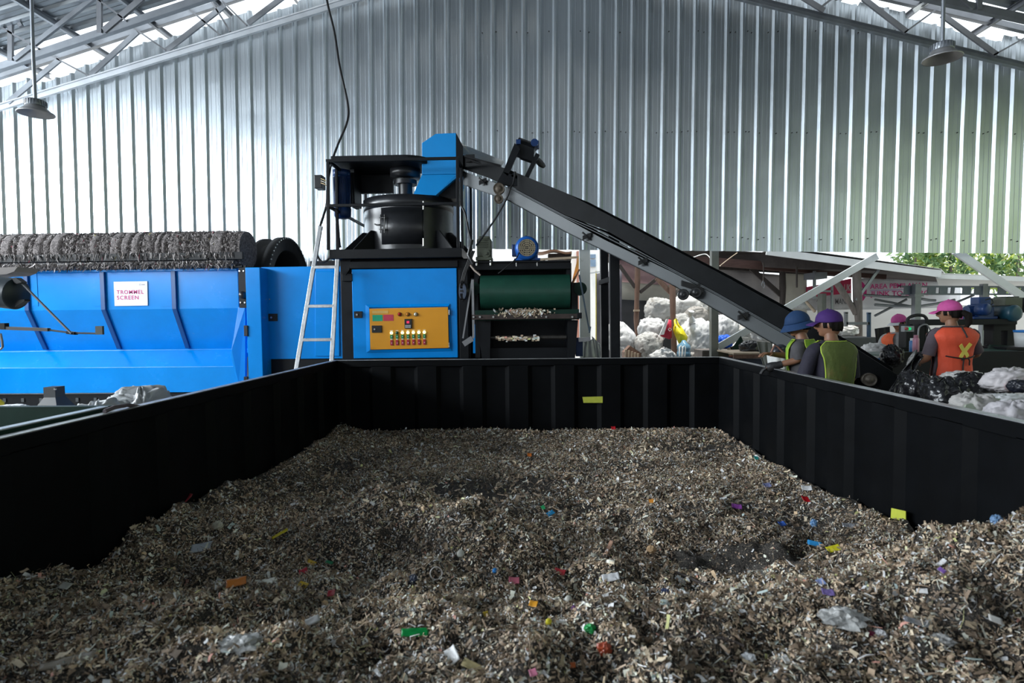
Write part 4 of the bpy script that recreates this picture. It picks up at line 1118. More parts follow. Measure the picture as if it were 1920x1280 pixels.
for (a_, c_, e_, f_) in ((893, 920, 918, 908), (1084, 1064, 1066, 1076)):
    mb2.prism([P(a_, 600, 7.3), P(c_, 600, 7.3), P(e_, 700, 7.3), P(f_, 700, 7.3)], (0, .7, 0))
mb2.box(xx(905, 7.9), xx(1072, 7.9), 7.9, 7.93, .1, zz(600, 7.9, 988)); mb2.box(xx(912, 7.4), xx(1070, 7.4), 7.4, 7.44, .1, zz(652, 7.4, 988))
mb2.build('chute', M_BLACK, gv)
mb = MB(); mb.box(xx(876, 8.0), xx(1072, 8.0), 8.0, 8.03, .1, zz(494, 8.0, 980)); mb.build('back_plate', M_BLACK, gv)
mb = MB(); mb.cyl(P(920, 633, 7.38), P(1062, 632, 7.38), .028, n=16); mb.build('roller', mat('worn_pipe', (.07, .065, .06), .4, .6, .3, 20, dirt=((.2, .18, .14), .35, 20)), gv)
# gearbox and motor on the plate
gb = thing('gearbox', 'olive grey ribbed gearbox on the discharge conveyor plate', 'gearbox', P(909, 489, 7.45))
gx_, gz0, gz1 = xx(909, 7.45), zz(489, 7.45, 909), zz(443, 7.45, 909)
mb = MB(); mb.box(gx_ - .105, gx_ + .11, 7.38, 7.62, gz0, gz0 + .05); mb.box(gx_ - .09, gx_ + .10, 7.40, 7.6, gz0 + .05, gz1 - .04); mb.build('casing', M_OLIVE, gb, bevel=.012)
mb = MB(); mb.box(gx_ - .07, gx_ + .08, 7.42, 7.58, gz1 - .04, gz1); mb.build('cover', M_OLIVE, gb, bevel=.012)
mb = MB()
for k in range(4): mb.box(gx_ - .085, gx_ + .05, 7.388, 7.402, gz1 - .06 - k * .028, gz1 - .05 - k * .028)
mb.build('cooling_ribs', M_OLIVE, gb)
mb = MB(); c = V((gx_ + .03, 7.40, gz0 + .09)); mb.cyl(c, c + V((0, -.025, 0)), .055, n=18); mb.cyl(c, c + V((0, -.045, 0)), .02, n=10); mb.build('output_cap', M_OLIVE, gb)
mb = MB(); bolts(mb, [V((gx_ - .09, 7.375, gz0 - .005)), V((gx_ + .09, 7.375, gz0 - .005))], .014, V((0, 0, -1)), .06); mb.build('bolt', M_BOLT, gb)
em = thing('electric_motor', 'bright blue electric motor with round fan grille on the discharge conveyor', 'motor', P(987, 489, 7.5))
ec = P(988, 465, 7.35); er = .155
mb = MB(); mb.lathe([(er * .72, -.05), (er * .86, -.045), (er * .98, -.01), (er, .03), (er, .16), (er * .96, .165), (er * .9, .17), (er * .9, .5), (.001, .5)], ec, V((0, 1, 0)), 44)
mb.build('body', M_MOTORB, em)
mb = MB(); mb.cyl(ec + V((0, -.035, 0)), ec + V((0, -.03, 0)), er * .74, n=36); mb.build('fan_recess', M_RUBBER, em)
mb = MB()
for rr_ in (.2, .36, .52, .66):
    mb.ringed(ec + V((0, -.05, 0)), ec + V((0, -.04, 0)), er * rr_ - .003, er * rr_ + .003, 32)
for k in range(9):
    t_ = -0.6 + k * .15; hw = math.sqrt(max(0, .72 ** 2 - t_ ** 2)) * er
    mb.beam(ec + V((-hw, -.046, t_ * er)), ec + V((hw, -.046, t_ * er)), .004, .004); mb.beam(ec + V((t_ * er, -.046, -hw)), ec + V((t_ * er, -.046, hw)), .004, .004)
mb.build('fan_grille', mat('tan_grille', (.42, .36, .25), .4, .4), em)
mb = MB(); mb.box(ec.x - .17, ec.x + .17, 7.42, 7.75, gz0, gz0 + .025); mb.obox((ec.x - .12, 7.55, gz0 + .05), (.02, 0, 0), (0, .1, 0), (0, 0, .05)); mb.obox((ec.x + .12, 7.55, gz0 + .05), (.02, 0, 0), (0, .1, 0), (0, 0, .05)); mb.build('foot', M_MOTORB, em)
mb = MB(); mb.box(ec.x - .20, ec.x - .13, 7.5, 7.68, ec.z - .08, ec.z + .07); mb.build('terminal_box', M_MOTORDK, em, bevel=.01)
mb = MB(); bolts(mb, [V((ec.x - .14, 7.41, gz0 - .01)), V((ec.x + .13, 7.41, gz0 - .01))], .012, V((0, 0, -1)), .07); mb.build('bolt', M_BOLT, em)
# chain drive between pulveriser and conveyor
mb = MB()
chain = [(882, 455), (884, 480), (874, 500), (862, 535), (866, 548), (873, 535), (880, 505), (888, 470)]
for k in range(3):
    mb.tube([P(x + k * 2.5 - 3, y, 7.3 + .05 * k) for x, y in [(888, 470), (880, 490), (872, 510), (866, 535)]], .010, 6)
mb.build('drive_chain', M_RUBBER, gv)
mb = MB(); c = P(867, 546, 7.3)
mb.cyl(c, c + V((.03, .02, 0)), .11, n=24)
for k in range(14):
    a = 2 * math.pi * k / 14; d = V((0, math.cos(a), math.sin(a))); mb.obox(c + d * .115, (.015, 0, 0), d * .02, d.cross(V((1, 0, 0))) * .012)
mb.cyl(c, P(888, 545, 7.35), .025, n=12); mb.build('sprocket', M_LATCH, gv)
mb = MB(); mb.tube([P(885, 450, 7.35), P(878, 478, 7.3), P(887, 495, 7.3)], .022, 8); mb.build('chain_tensioner', M_LATCH, gv)
M_STRAP = mat('grey_flat_bar', (.28, .28, .29), .4, .6, .15, 10)
mb = MB(); mb.beam(P(885, 526, 7.28), P(868, 634, 7.28), .014, .02); mb.build('lever', M_STRAP, gv)
mb = MB(); mb.beam(P(886, 524, 7.26), P(888, 628, 7.26), .03, .02, V((0, 1, 0))); mb.beam(P(888, 628, 7.26), P(887, 634, 7.26), .03, .02, V((0, 1, 0))); mb.build('lever', M_STRAP, gv)
mb = MB(); mb.beam(P(869, 645, 7.26), P(886, 634, 7.26), .03, .07); mb.build('weight_arm', M_STRAP, gv)
mb = MB(); mb.tube([P(882, 497, 7.3), P(890, 507, 7.28), P(901, 516, 7.26)], .014, 6); mb.build('bent_rod', mat('tan_rod', (.30, .24, .20), .5, .2), gv)
mb = MB(); mb.beam(P(1086, 515, 7.3), P(1105, 620, 7.3), .012, .02); mb.beam(P(1105, 624, 7.3), P(1107, 612, 7.3), .014, .02); mb.build('lever', mat('blue_grey_bar', (.08, .11, .14), .4, .5), gv)
mb = MB(); mb.beam(P(1085, 637, 7.3), P(1107, 635, 7.3), .03, .05); mb.build('weight_arm', M_STRAP, gv)
pbox('blue_bracket', 1080, 1093, 633, 668, 7.5, .1, M_MOTORDK, gv)
mb = MB(); mb.prism([P(887, 608, 7.62), P(895, 608, 7.62), P(905, 662, 7.62), P(887, 662, 7.62)], (0, .3, 0)); mb.build('guard_panel', M_BLUE, gv)
mb = MB(); mb.tube([P(1073, 530, 7.4), P(1078, 520, 7.42), P(1086, 505, 7.45)], .012, 6); mb.build('hose', mat('copper_hose', (.30, .14, .08), .5), gv)
# hanging cables ------------------------------------------------------------------------------------
def cable(name, label, pts, r, m, sm=6, group=None):
    # a smooth line through the points (Catmull-Rom)
    out = []; n = len(pts); pts = [V(p) for p in pts]
    for i in range(n - 1):
        p0, p1, p2, p3 = pts[max(i - 1, 0)], pts[i], pts[i + 1], pts[min(i + 2, n - 1)]
        for k in range(sm):
            t = k / sm
            out.append(0.5 * ((2 * p1) + (p2 - p0) * t + (2 * p0 - 5 * p1 + 4 * p2 - p3) * t * t + (3 * p1 - p0 - 3 * p2 + p3) * t ** 3))
    out.append(pts[-1])
    mb = MB(); mb.tube(out, r, 8); o = mb.build(name, m)
    return tag(o, label, 'cable', group)
cable('power_cable', 'black power cable drooping from the roof to the pulveriser motor', [P(612, -40, 8.2), P(613, 0, 8.2), P(627, 60, 8.1), P(637, 125, 8.0), P(652, 195, 7.95), P(651, 228, 7.9), P(634, 270, 7.85), P(623, 300, 7.8), P(618, 322, 7.8), P(614, 350, 7.7), P(612, 385, 7.6), P(600, 425, 7.5), P(596, 450, 7.5), P(594, 475, 7.5), P(602, 490, 7.5), P(613, 488, 7.5), P(620, 478, 7.5)], .016, M_CABLE)
cable('motor_cable', 'black cable looping down from the conveyor motor to the gearbox', [P(966, 322, 7.5), P(962, 345, 7.45), P(957, 352, 7.4), P(950, 372, 7.4), P(930, 408, 7.4), P(905, 444, 7.36), P(893, 460, 7.3)], .012, M_CABLE)
cable('motor_cable', 'thin black cable from the blue motor to the green drum', [P(973, 473, 7.3), P(968, 484, 7.25), P(950, 500, 7.2), P(934, 513, 7.2)], .007, M_CABLE)
cable('power_cable', 'black cables running down beside the pulveriser cage', [P(864, 385, 7.45), P(872, 400, 7.42), P(878, 430, 7.4), P(884, 455, 7.36)], .014, M_CABLE)

# ================================================================== YARD BEYOND THE WALL
def sack(name, label, cx, cy, rx, ry, Y, m, seed, tie=None, cat='sack', group='white waste sacks', squash=1.0, wr=0.10, lean=0.0, sq=0.82):
    k = Y / F
    c = P(cx, cy, Y); RX, RZ = rx * k, ry * k; RY = (RX + RZ) / 2 * 0.9
    mb = MB()
    sv = V((seed * 3.1, seed * 1.7, seed * .9))
    def fn(u, v):
        th = u * 2 * math.pi; ph = (v - .5) * math.pi
        d = V((math.cos(th) * math.cos(ph), math.sin(th) * math.cos(ph), math.sin(ph)))
        dd = V((math.copysign(abs(d.x) ** sq, d.x), math.copysign(abs(d.y) ** sq, d.y), math.copysign(abs(d.z) ** sq, d.z)))
        n1 = mnoise.noise(d * 1.6 + sv); n2 = mnoise.noise(V((d.x * 4, d.y * 4, d.z * 2.2)) + sv)
        fold = math.sin(th * 9 + seed + 3 * n1) * max(0, d.z) ** 1.2
        n3 = mnoise.noise(V((d.x * 9 + d.z * 5, d.y * 9, d.z * 6)) + sv)
        n4 = mnoise.noise(V((d.x * 3 + 5, d.y * 3, d.z * 2)) + sv); n5 = mnoise.noise(V((d.x * 6, d.y * 6 + 3, d.z * 4)) + sv)
        cre = -0.10 * max(0, 1 - abs(n4) * 7) - 0.06 * max(0, 1 - abs(n5) * 6)
        r = 1 + 0.12 * n1 + 0.6 * wr * n2 + 0.05 * fold + 0.3 * wr * n3 + cre
        p = V((dd.x * RX * r, dd.y * RY * r, dd.z * RZ * r))
        p.x += lean * p.z
        return c + p
    mb.grid(fn, 64, 38, True, True)
    body = mb.build(name, m)
    tag(body, label, cat, group)
    if tie:
        tx, ty = tie; t = P(tx, ty, Y - RY * .75)
        dirv = (t - c).normalized()
        mb = MB(); mb.tube([c + (t - c) * .78, c + (t - c) * .95, t, t + dirv * .05, t + dirv * .10 + V((.02, 0, .01))], [.075, .035, .022, .05, .06], 10); mb.build('tied_neck', m, body)
    return body
WS = 'white waste sacks'
sack('waste_sack', 'grimy rounded sack topping the pile left of the brown post', 1236, 581, 27, 23, 12.3, M_SACKG, 1, (1216, 598))
sack('waste_sack', 'large cloudy plastic sack at the top of the pile behind the wheels', 1292, 577, 32, 25, 12.7, M_FILMC, 2, wr=.06)
sack('waste_sack', 'white sack left of the red bag in the middle of the pile', 1221, 619, 27, 23, 12.0, M_SACK, 3)
sack('waste_sack', 'small grey white sack between the brown post and the big white sack', 1277, 607, 17, 19, 12.0, M_SACKG, 4)
sack('waste_sack', 'tan brown film sack above the big bulging white sack', 1305, 592, 22, 17, 12.2, M_SACKT, 5)
sack('waste_sack', 'big bulging clean white sack behind the yellow bag', 1304, 634, 29, 37, 11.7, M_SACK, 6, (1296, 592), wr=.05)
sack('waste_sack', 'bright white sack leaning beside the conveyor legs', 1166, 640, 27, 36, 11.8, M_SACK, 7, lean=-.25)
sack('waste_sack', 'grimy sack with a dark knotted mouth at the front of the pile', 1216, 646, 25, 23, 11.5, M_SACKG, 8, (1212, 650))
sack('waste_sack', 'pale sack lying low beneath the red bag', 1240, 672, 27, 20, 11.4, M_SACK, 9)
sack('waste_sack', 'white sack right of the grey steel column', 1363, 616, 21, 28, 12.0, M_SACK, 10, wr=.06)
sack('waste_sack', 'grimy sack under the conveyor, behind the blue cloth', 1398, 628, 22, 20, 12.3, M_SACKG, 11)
sack('waste_sack', 'small white bag with torn corners right under the grey conveyor skirt', 1434, 629, 25, 13, 11.4, M_SACK, 12, (1408, 620))
sack('waste_sack', 'tan crumpled sack on the ground right of the water jug', 1300, 668, 16, 8, 11.2, M_SACKT, 13)
sack('waste_sack', 'grey sack at the far left of the pile behind the conveyor legs', 1190, 668, 20, 16, 11.6, M_SACKG, 14)
for i, (cx, w) in enumerate(((1180, 34), (1232, 40), (1290, 42), (1350, 40), (1400, 36))):
    sack('waste_sack', 'bottom sack of the pile, hidden low behind the bin rim, %s along' % ['first', 'second', 'third', 'fourth', 'fifth'][i], cx, 700, w, 36, 12.1, M_SACKG, 20 + i)
# sacks beside the trommel
sack('waste_sack', 'tied white sack standing beside the left bin rim, the taller of two', 268, 819, 42, 95, 5.6, M_SACK, 31, sq=.5, wr=.06, group='sacks beside the trommel')
sack('waste_sack', 'lower tied white sack left of the taller one beside the trommel', 187, 848, 44, 101, 5.0, M_SACK, 32, sq=.5, wr=.06, group='sacks beside the trommel')

# steel columns and braces that carry the gable wall
def column(px, w, Y, label, m, ztop):
    mb = MB(); x = P(px, 560, Y).x; mb.channel((x, Y, 0), (x, Y, ztop), w, .12, .01, V((0, 1, 0)), 1); mb.beam((x, Y + .06, 0), (x, Y + .06, ztop), w, .01, V((0, 1, 0)))
    return tag(mb.build('steel_column', m), label, 'column', 'wall columns')
column(1096.5, .18, 10.15, 'white painted steel column at the wall edge beside the green drum', M_WHITEP, 3.6)
M_POSTG = mat('grey_green_post', (.20, .21, .19), .5, .2, .12, 5)
column(1339, .115, 10.15, 'grey steel column behind the inclined conveyor', M_POSTG, 3.5)
def brace(a, c, Y0, Y1, label, w=.12):
    mb = MB(); p, q = P(*a, Y0), P(*c, Y1); mb.beam(p, q, .05, w); mb.beam(p + V((0, .03, w * .42)), q + V((0, .03, w * .42)), .09, .012); return tag(mb.build('steel_brace', M_WHITEP), label, 'brace', 'white wall braces')
brace((1346, 651), (1644, 480), 10.4, 10.4, 'long white diagonal brace rising to the right behind the conveyor')
brace((1790, 470), (1935, 568), 10.3, 10.3, 'white diagonal brace falling to the right below the wall', .13)

# lean-to shed with timber posts
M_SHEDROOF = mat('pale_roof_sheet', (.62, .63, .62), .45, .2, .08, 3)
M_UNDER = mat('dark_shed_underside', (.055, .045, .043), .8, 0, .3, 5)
M_BEAMR = mat('reddish_timber_beam', (.085, .042, .034), .75, 0, .3, 4, .2, 15, (1, 6, 6))
ls = thing('lean_to_shed', 'low timber lean-to shed with a pale sheet roof behind the conveyor', 'shed', (xx(1450, 13), 13, 0))
fa, fb = P(1130, 452, 11.0), P(1764, 513, 11.0); ba, bb_ = P(1130, 492, 15.2), P(1780, 531, 15.2)
mb = MB(); up = Z * .02
_rp = [P(1130, 458, 12.8), P(1428, 474, 12.8), P(1437, 471, 11.0), fb, bb_, ba]
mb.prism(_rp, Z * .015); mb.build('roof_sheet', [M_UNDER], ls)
mb = MB(); mb.beam(P(1437, 471, 10.95), P(1764, 513.5, 10.95), .03, .13); mb.build('fascia', M_WHITEP, ls)
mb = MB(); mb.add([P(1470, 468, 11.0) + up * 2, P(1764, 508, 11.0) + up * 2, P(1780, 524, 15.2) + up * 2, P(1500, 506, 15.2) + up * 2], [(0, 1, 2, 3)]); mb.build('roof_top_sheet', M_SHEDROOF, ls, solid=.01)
mb = MB(); mb.beam(P(1130, 474, 12.9), P(1660, 516, 12.9), .1, .18); mb.build('beam', M_BEAMR, ls)
mb = MB(); mb.beam(P(1340, 498, 13.2), P(1640, 515, 13.2), .1, .16); mb.build('beam', M_WOODD, ls)
def post(pts, Y, w, m, name='post'):
    mb = MB(); q = [P(x, y, Y) for x, y in pts]
    rs = [w / 2 * (1 + .12 * math.sin(i * 2.1)) for i in range(len(q))]
    mb.tube(q, rs, 10); return mb.build(name, m, ls)
post([(1196, 490), (1195, 530), (1194, 560), (1193, 600), (1197, 640), (1197, 690), (1197, 752)], 12.0, .11, M_WOODB)
post([(1261, 500), (1261, 545), (1262, 600), (1264, 650), (1266, 690), (1266, 752)], 11.45, .115, M_WOODB)
post([(1467, 505), (1467.5, 540), (1467, 572), (1468, 660), (1468, 740)], 13.0, .13, M_WOODD)
post([(1606, 505), (1608, 560), (1610, 600), (1609, 640), (1609, 700), (1609, 770)], 11.2, .15, M_WOODG)
post([(1564, 523), (1580, 547), (1595, 570), (1605, 588)], 11.2, .11, M_WOODG, 'fork')
for (a, c, Y, w, m) in [((1161, 497), (1191, 539), 12.0, .07, M_WOODD), ((1200, 548), (1233, 521), 12.0, .07, M_WOODD), ((1231, 521), (1258, 549), 11.5, .09, M_WOODB),
                        ((1264, 552), (1276, 540), 11.5, .07, M_WOODG), ((1408, 503), (1464, 553), 13.0, .10, M_WOODD)]:
    mb = MB(); mb.beam(P(*a, Y), P(*c, Y), .05, w); mb.build('brace', m, ls)
mb = MB(); mb.beam(P(1652, 499, 11.15), P(1605, 563, 11.15), .03, .05); mb.build('brace', M_GALV, ls)
mb = MB()
for (x, y) in ((1191, 582), (1196, 582)): mb.obox(P(x, y, 11.95), (.03, 0, 0), (0, .05, 0), (0, 0, .02))
mb.build('post_tie', M_WOODL, ls)
# second, lower roof to the right
ls2 = thing('canopy', 'low sheet metal canopy on a lattice beam over the sorting area', 'canopy', (xx(1840, 13), 13, 0))
mb = MB(); mb.add([P(1752, 512, 11.2), P(1990, 522, 11.2), P(1960, 540, 14.5), P(1760, 535, 14.5)], [(0, 1, 2, 3)]); mb.build('roof_sheet', M_SHEDROOF, ls2, solid=.015)
mb = MB(); mb.beam(P(1757, 518, 11.1), P(1990, 526, 11.1), .04, .08); mb.build('fascia', M_WHITEP, ls2)
M_LATT = mat('blue_grey_steel', (.16, .19, .22), .45, .5, .12, 5)
mb = MB(); mb.beam(P(1690, 537, 12.0), P(1990, 538, 12.0), .04, .035); mb.beam(P(1690, 551, 12.0), P(1990, 552, 12.0), .04, .035)
for x in range(1695, 1990, 22):
    w_ = 15 if (x // 22) % 3 else 6
    mb.beam(P(x, 544, 12.0), P(x + w_, 544.5, 12.0), .03, .13)
mb.build('lattice_beam', M_LATT, ls2)
mb = MB(); x = xx(1718, 11.9); mb.box(x - .06, x + .06, 11.85, 11.97, 0, zz(532, 11.9, 1718)); mb.box(x - .09, x + .09, 11.82, 12.0, zz(556, 11.9, 1718), zz(551, 11.9, 1718)); mb.build('post', M_GALV, ls2)
mb = MB(); x = xx(1843, 12); mb.box(x - .05, x + .05, 11.95, 12.05, 0, zz(532, 12, 1843)); mb.build('post', M_GALV, ls2)
for (a, c) in (((1620, 553), (1712, 557)), ((1728, 560), (1754, 563)), ((1640, 571), (1712, 574)), ((1724, 574), (1790, 562))):
    mb = MB(); mb.tube([P(*a, 12.2), P((a[0] + c[0]) / 2, (a[1] + c[1]) / 2 + 1, 12.2), P(*c, 12.2)], .03, 6); mb.build('rail', M_GALV, ls2)
for (a, c) in (((1640, 592), (1700, 561)), ((1795, 566), (1826, 553)), ((1640, 561), (1712, 575))):
    mb = MB(); mb.tube([P(*a, 12.3), P(*c, 12.3)], .025, 6); mb.build('stay', M_STEELDK, ls2)
# tarpaulins and panels
def sheet(name, label, pts, Y, m, cat, wav=.06, seed=1, group=None, extra=None):
    # a hanging cloth over the quadrilateral pts (px: tl, tr, br, bl) with soft folds
    tl, tr_, br_, bl_ = [P(x, y, Y) for x, y in pts]
    mb = MB()
    def fn(u, v):
        p = (tl * (1 - u) + tr_ * u) * (1 - v) + (bl_ * (1 - u) + br_ * u) * v
        n = mnoise.noise(V((u * 5 + seed * 7, v * 3, seed))) + .5 * math.sin(u * 14 + v * 3 + seed)
        return p + V((0, wav * n, 0))
    mb.grid(fn, 30, 14); o = mb.build(name, m, solid=.006)
    return tag(o, label, cat, group)
M_TPINK = mat('faded_pink_tarp', (.52, .34, .36), .7, 0, .1, 3, .2, 8, dirt=((.55, .5, .46), .34, 2.0))
M_TCREAM = mat('cream_tarp', (.56, .53, .46), .75, 0, .08, 3, .2, 8, dirt=((.40, .36, .31), .3, 3.0))
M_TLILAC = mat('lilac_grey_tarp', (.44, .41, .42), .7, 0, .1, 3, .2, 8, dirt=((.52, .36, .37), .24, 2.0))
M_TBLK = mat('charcoal_sheet', (.05, .05, .055), .7, 0, .2, 3, .2, 8)
M_TGREY = mat('grey_violet_cloth', (.10, .095, .115), .75, 0, .3, 3, .3, 6, dirt=((.2, .19, .21), .3, 3))
sheet('tarpaulin', 'faded pink tarpaulin hung high behind the timber posts', [(1150, 486), (1300, 486), (1300, 545), (1150, 527)], 14.6, M_TPINK, 'tarpaulin', .08, 1, 'tarpaulins of the lean-to')
sheet('tarpaulin', 'cream tarpaulin below the pink one behind the sack pile', [(1155, 528), (1335, 540), (1335, 640), (1155, 563)], 14.5, M_TCREAM, 'tarpaulin', .06, 2, 'tarpaulins of the lean-to')
sheet('tarpaulin', 'lilac grey tarpaulin sagging under the dark shed roof', [(1335, 500), (1463, 516), (1463, 590), (1335, 590)], 14.4, M_TLILAC, 'tarpaulin', .10, 3, 'tarpaulins of the lean-to')
sheet('tarpaulin', 'charcoal sheet hanging behind the left of the sack pile', [(1140, 560), (1262, 566), (1262, 760), (1140, 760)], 14.3, M_TBLK, 'tarpaulin', .04, 4, 'tarpaulins of the lean-to')
sheet('cream_panel', 'plain cream panel right of the dark timber post', [(1472, 508), (1513, 512), (1513, 600), (1472, 600)], 14.2, M_TCREAM, 'panel', .01, 5)
sheet('cloth_partition', 'grey violet cloth partition behind the black conveyor legs', [(1118, 513), (1166, 504), (1166, 760), (1118, 760)], 12.8, M_TGREY, 'partition', .03, 6)
mb = MB(); mb.beam(P(1117.5, 508, 12.75), P(1117.5, 700, 12.75), .02, .02, V((0, 1, 0))); tag(mb.build('yellow_pole', mat('yellow_pole_paint', (.6, .5, .08), .5)), 'thin yellow pole at the left edge of the cloth partition', 'pole')
mb = MB(); mb.beam(P(1100, 513, 12.7), P(1168, 503, 12.7), .04, .03); tag(mb.build('top_rail', M_WHITEP), 'white rail along the top of the cloth partition', 'rail')
# rough pale back wall of the yard and a far building
mb = MB(); mb.box(xx(1500, 16), xx(2060, 16), 16, 16.15, 0, zz(573, 16, 1700)); tag(mb.build('yard_wall', mat('pale_yard_panel', (.50, .50, .485), .7, 0, .08, 1.0)), 'pale grey panel wall closing the yard behind the sorters', 'wall')
bd = thing('building', 'white house with a blue window far behind the conveyor legs', 'building', (xx(1080, 24), 24, 0))
mb = MB(); mb.box(xx(1000, 24), xx(1150, 24), 24, 26, 0, 5.5); mb.build('wall', mat('white_house_wall', (.8, .8, .78), .7, 0, .04), bd)
for (y0, y1) in ((477, 484), (487, 500)):
    mb = MB(); mb.box(xx(1107, 24), xx(1117, 24), 23.9, 24, zz(y1, 24, 1112), zz(y0, 24, 1112)); mb.build('window', mat('house_window', (.18, .26, .36), .2), bd)
mb = MB(); mb.box(xx(1082, 23.8), xx(1094, 23.8), 23.7, 24, 0, zz(472, 24, 1090)); mb.build('pilaster', mat('brick_red_paint', (.35, .16, .12), .8), bd)
# rusty scrap awning beside the motor
aw = thing('scrap_awning', 'rusty sheet awning on pale poles behind the blue electric motor', 'awning', (xx(1040, 11.5), 11.5, 0))
mb = MB(); mb.grid(lambda u, v: P(1000 + 72 * u, 470 + 5 * math.sin(u * 9) * .5 + v * 6, 11.5 + v * .8), 14, 3); mb.build('rusty_sheet', mat('rusty_sheet', (.28, .15, .09), .7, .3, .4, 6, dirt=((.5, .45, .4), .35, 5)), aw, solid=.006)
mb = MB(); mb.box(xx(1029, 12), xx(1072, 12), 12, 12.3, zz(487, 12, 1050), zz(475, 12, 1050)); mb.build('dark_gap_board', M_WOODD, aw)
mb = MB(); mb.beam(P(1000, 487, 11.4), P(1086, 482, 11.4), .04, .04); mb.build('pole', M_WOODL, aw)
mb = MB(); mb.beam(P(1087, 480, 11.4), P(1076, 524, 11.4), .05, .06); mb.beam(P(1086, 505, 11.35), P(1074, 530, 11.35), .05, .04); mb.build('orange_pole', mat('orange_pole', (.55, .26, .06), .6), aw)
mb = MB()
for x in (1003, 1020, 1060): mb.beam(P(x, 487, 11.42), V((P(x, 487, 11.42).x, 11.42, 0)), .05, .05, V((0, 1, 0)))
mb.build('post', M_WOODL, aw)
# lit bulb under the shed
bl = thing('light_bulb', 'lit white bulb hanging beside the grey column', 'lamp', P(1336, 512, 10.6))
mb = MB(); c = P(1336, 511, 10.6); mb.lathe([(.001, -.05), (.03, -.045), (.045, -.01), (.04, .02), (.02, .05), (.001, .05)], c, Z, 16); mb.build('bulb', mat('lit_bulb', (1, 1, 1), .3, emit=(.85, .97, 1), emit_s=14.0), bl)
mb = MB(); mb.cyl(c + Z * .05, c + Z * .11, .02, n=10); mb.tube([c + Z * .1, c + Z * .5], .006, 6); mb.build('socket', M_WHITEP, bl)
_pd = bpy.data.lights.new('bulb_light', 'POINT'); _pd.energy = 12; _pd.color = (.9, .97, 1); _pd.shadow_soft_size = .05
_po = bpy.data.objects.new('bulb_light', _pd); COL.objects.link(_po); _po.location = c + V((0, -.09, -.02))
cable('lamp_cable', 'pale cable sagging from the shed roof to the bulb', [P(1285, 483, 11), P(1300, 482, 10.9), P(1312, 478, 10.9), P(1325, 477, 10.8), P(1336, 490, 10.6)], .008, M_WHITEP)
cable('hanging_wire', 'thin wire rising from the grey column to the shed roof', [P(1350, 498, 10.5), P(1368, 484, 10.8), P(1382, 474, 11)], .008, M_WOODL)
hk = thing('chain_hook', 'chain with a hook hanging under the shed roof', 'hook', P(1432, 540, 11.8))
mb = MB(); mb.tube([P(1431, 492, 11.8), P(1432, 510, 11.8), P(1431, 526, 11.8)], .012, 6); mb.build('chain', M_WOODD, hk)
mb = MB(); mb.tube([P(1431, 526, 11.8), P(1428, 534, 11.8), P(1432, 540, 11.8), P(1434, 534, 11.8), P(1432, 528, 11.8)], .010, 6); mb.build('hook', M_STEELDK, hk)
mb = MB(); mb.tube([P(1494, 500, 11.8), P(1494, 539, 11.8)], .018, 6); tag(mb.build('hanging_rod', M_WOODD), 'short dark rod hanging from the shed roof beside the cream panel', 'rod')
# bags on the brown post
M_REDBAG = mat('red_bag_film', (.50, .012, .05), .4, 0, .08, 6, .3, 10); M_YELBAG = mat('yellow_bag_film', (.80, .68, .01), .4, 0, .06, 6, .4, 10)
def bagmesh(name, m, pts, Y, depth, parent=None):
    q = [P(x, y, Y) for x, y in pts]; c = sum(q, V()) / len(q); n = len(q); mb = MB()
    rings = [(0.0, 0.0), (.55, .38), (.85, .75), (1.0, 1.0), (.85, 1.25), (.55, 1.6), (0, 2.0)]
    rr = []
    for (s, d) in rings:
        rr.append([c + (p - c) * s + V((0, (d - 1) * depth * .5, 0)) + V((0, .02 * mnoise.noise((p - c) * 9 + V((d * 5, 0, 0))), 0)) for p in q])
    vs = [p for r in rr for p in r]; fs = []
    for i in range(len(rr) - 1):
        for k in range(n): fs.append((i * n + k, i * n + (k + 1) % n, (i + 1) * n + (k + 1) % n, (i + 1) * n + k))
    mb.add(vs, fs, True); return mb.build(name, m, parent)
rb = bagmesh('shopping_bag', M_REDBAG, [(1253, 598), (1259, 600), (1260, 633), (1255, 636), (1238, 630), (1241, 618), (1248, 605)], 11.3, .18)
tag(rb, 'red shopping bag with white side hanging on the brown post', 'bag')
mb = MB(); mb.prism([P(1250, 598, 11.18), P(1254, 598, 11.18), P(1245, 627, 11.18), P(1237, 628, 11.18)], (0, .05, 0)); mb.build('side_panel', M_SACK, rb)
mb = MB(); mb.ringed(P(1256, 617.5, 11.185), P(1256, 617.5, 11.195), .025, .04, 4); mb.build('printed_mark', M_SACK, rb)
yb = bagmesh('carrier_bag', M_YELBAG, [(1263, 612), (1268, 607), (1278, 612), (1290, 632), (1286, 643), (1273, 645), (1266, 630), (1262, 620)], 11.25, .26)
tag(yb, 'yellow carrier bag hanging right of the brown post', 'bag')
mb = MB(); mb.tube([P(1266, 612, 11.2), P(1265, 600, 11.25), P(1267, 597, 11.3), P(1271, 607, 11.22), P(1275, 613, 11.2)], .018, 6); mb.build('handle', M_YELBAG, yb)
jg = thing('water_jug', 'blue water jug with white handles beneath the yellow bag', 'jug', P(1282, 672, 11.1))
mb = MB(); c = P(1282, 676, 11.1); mb.lathe([(.001, 0), (.12, 0), (.13, .03), (.115, .07), (.13, .10), (.13, .17), (.115, .20), (.13, .23), (.12, .30), (.05, .36), (.03, .40), (.001, .40)], c, Z, 28); mb.build('body', mat('translucent_blue_plastic', (.16, .34, .48), .2, 0, .08, 6, trans=.25), jg)
for s in (1274, 1280): 
    mb = MB(); mb.tube([P(s, 668, 10.96), P(s, 650, 10.95), P(s + 3, 648, 10.95), P(s + 5, 652, 10.95), P(s + 4, 668, 10.96)], .012, 6); mb.build('handle', M_WHITEP, jg)
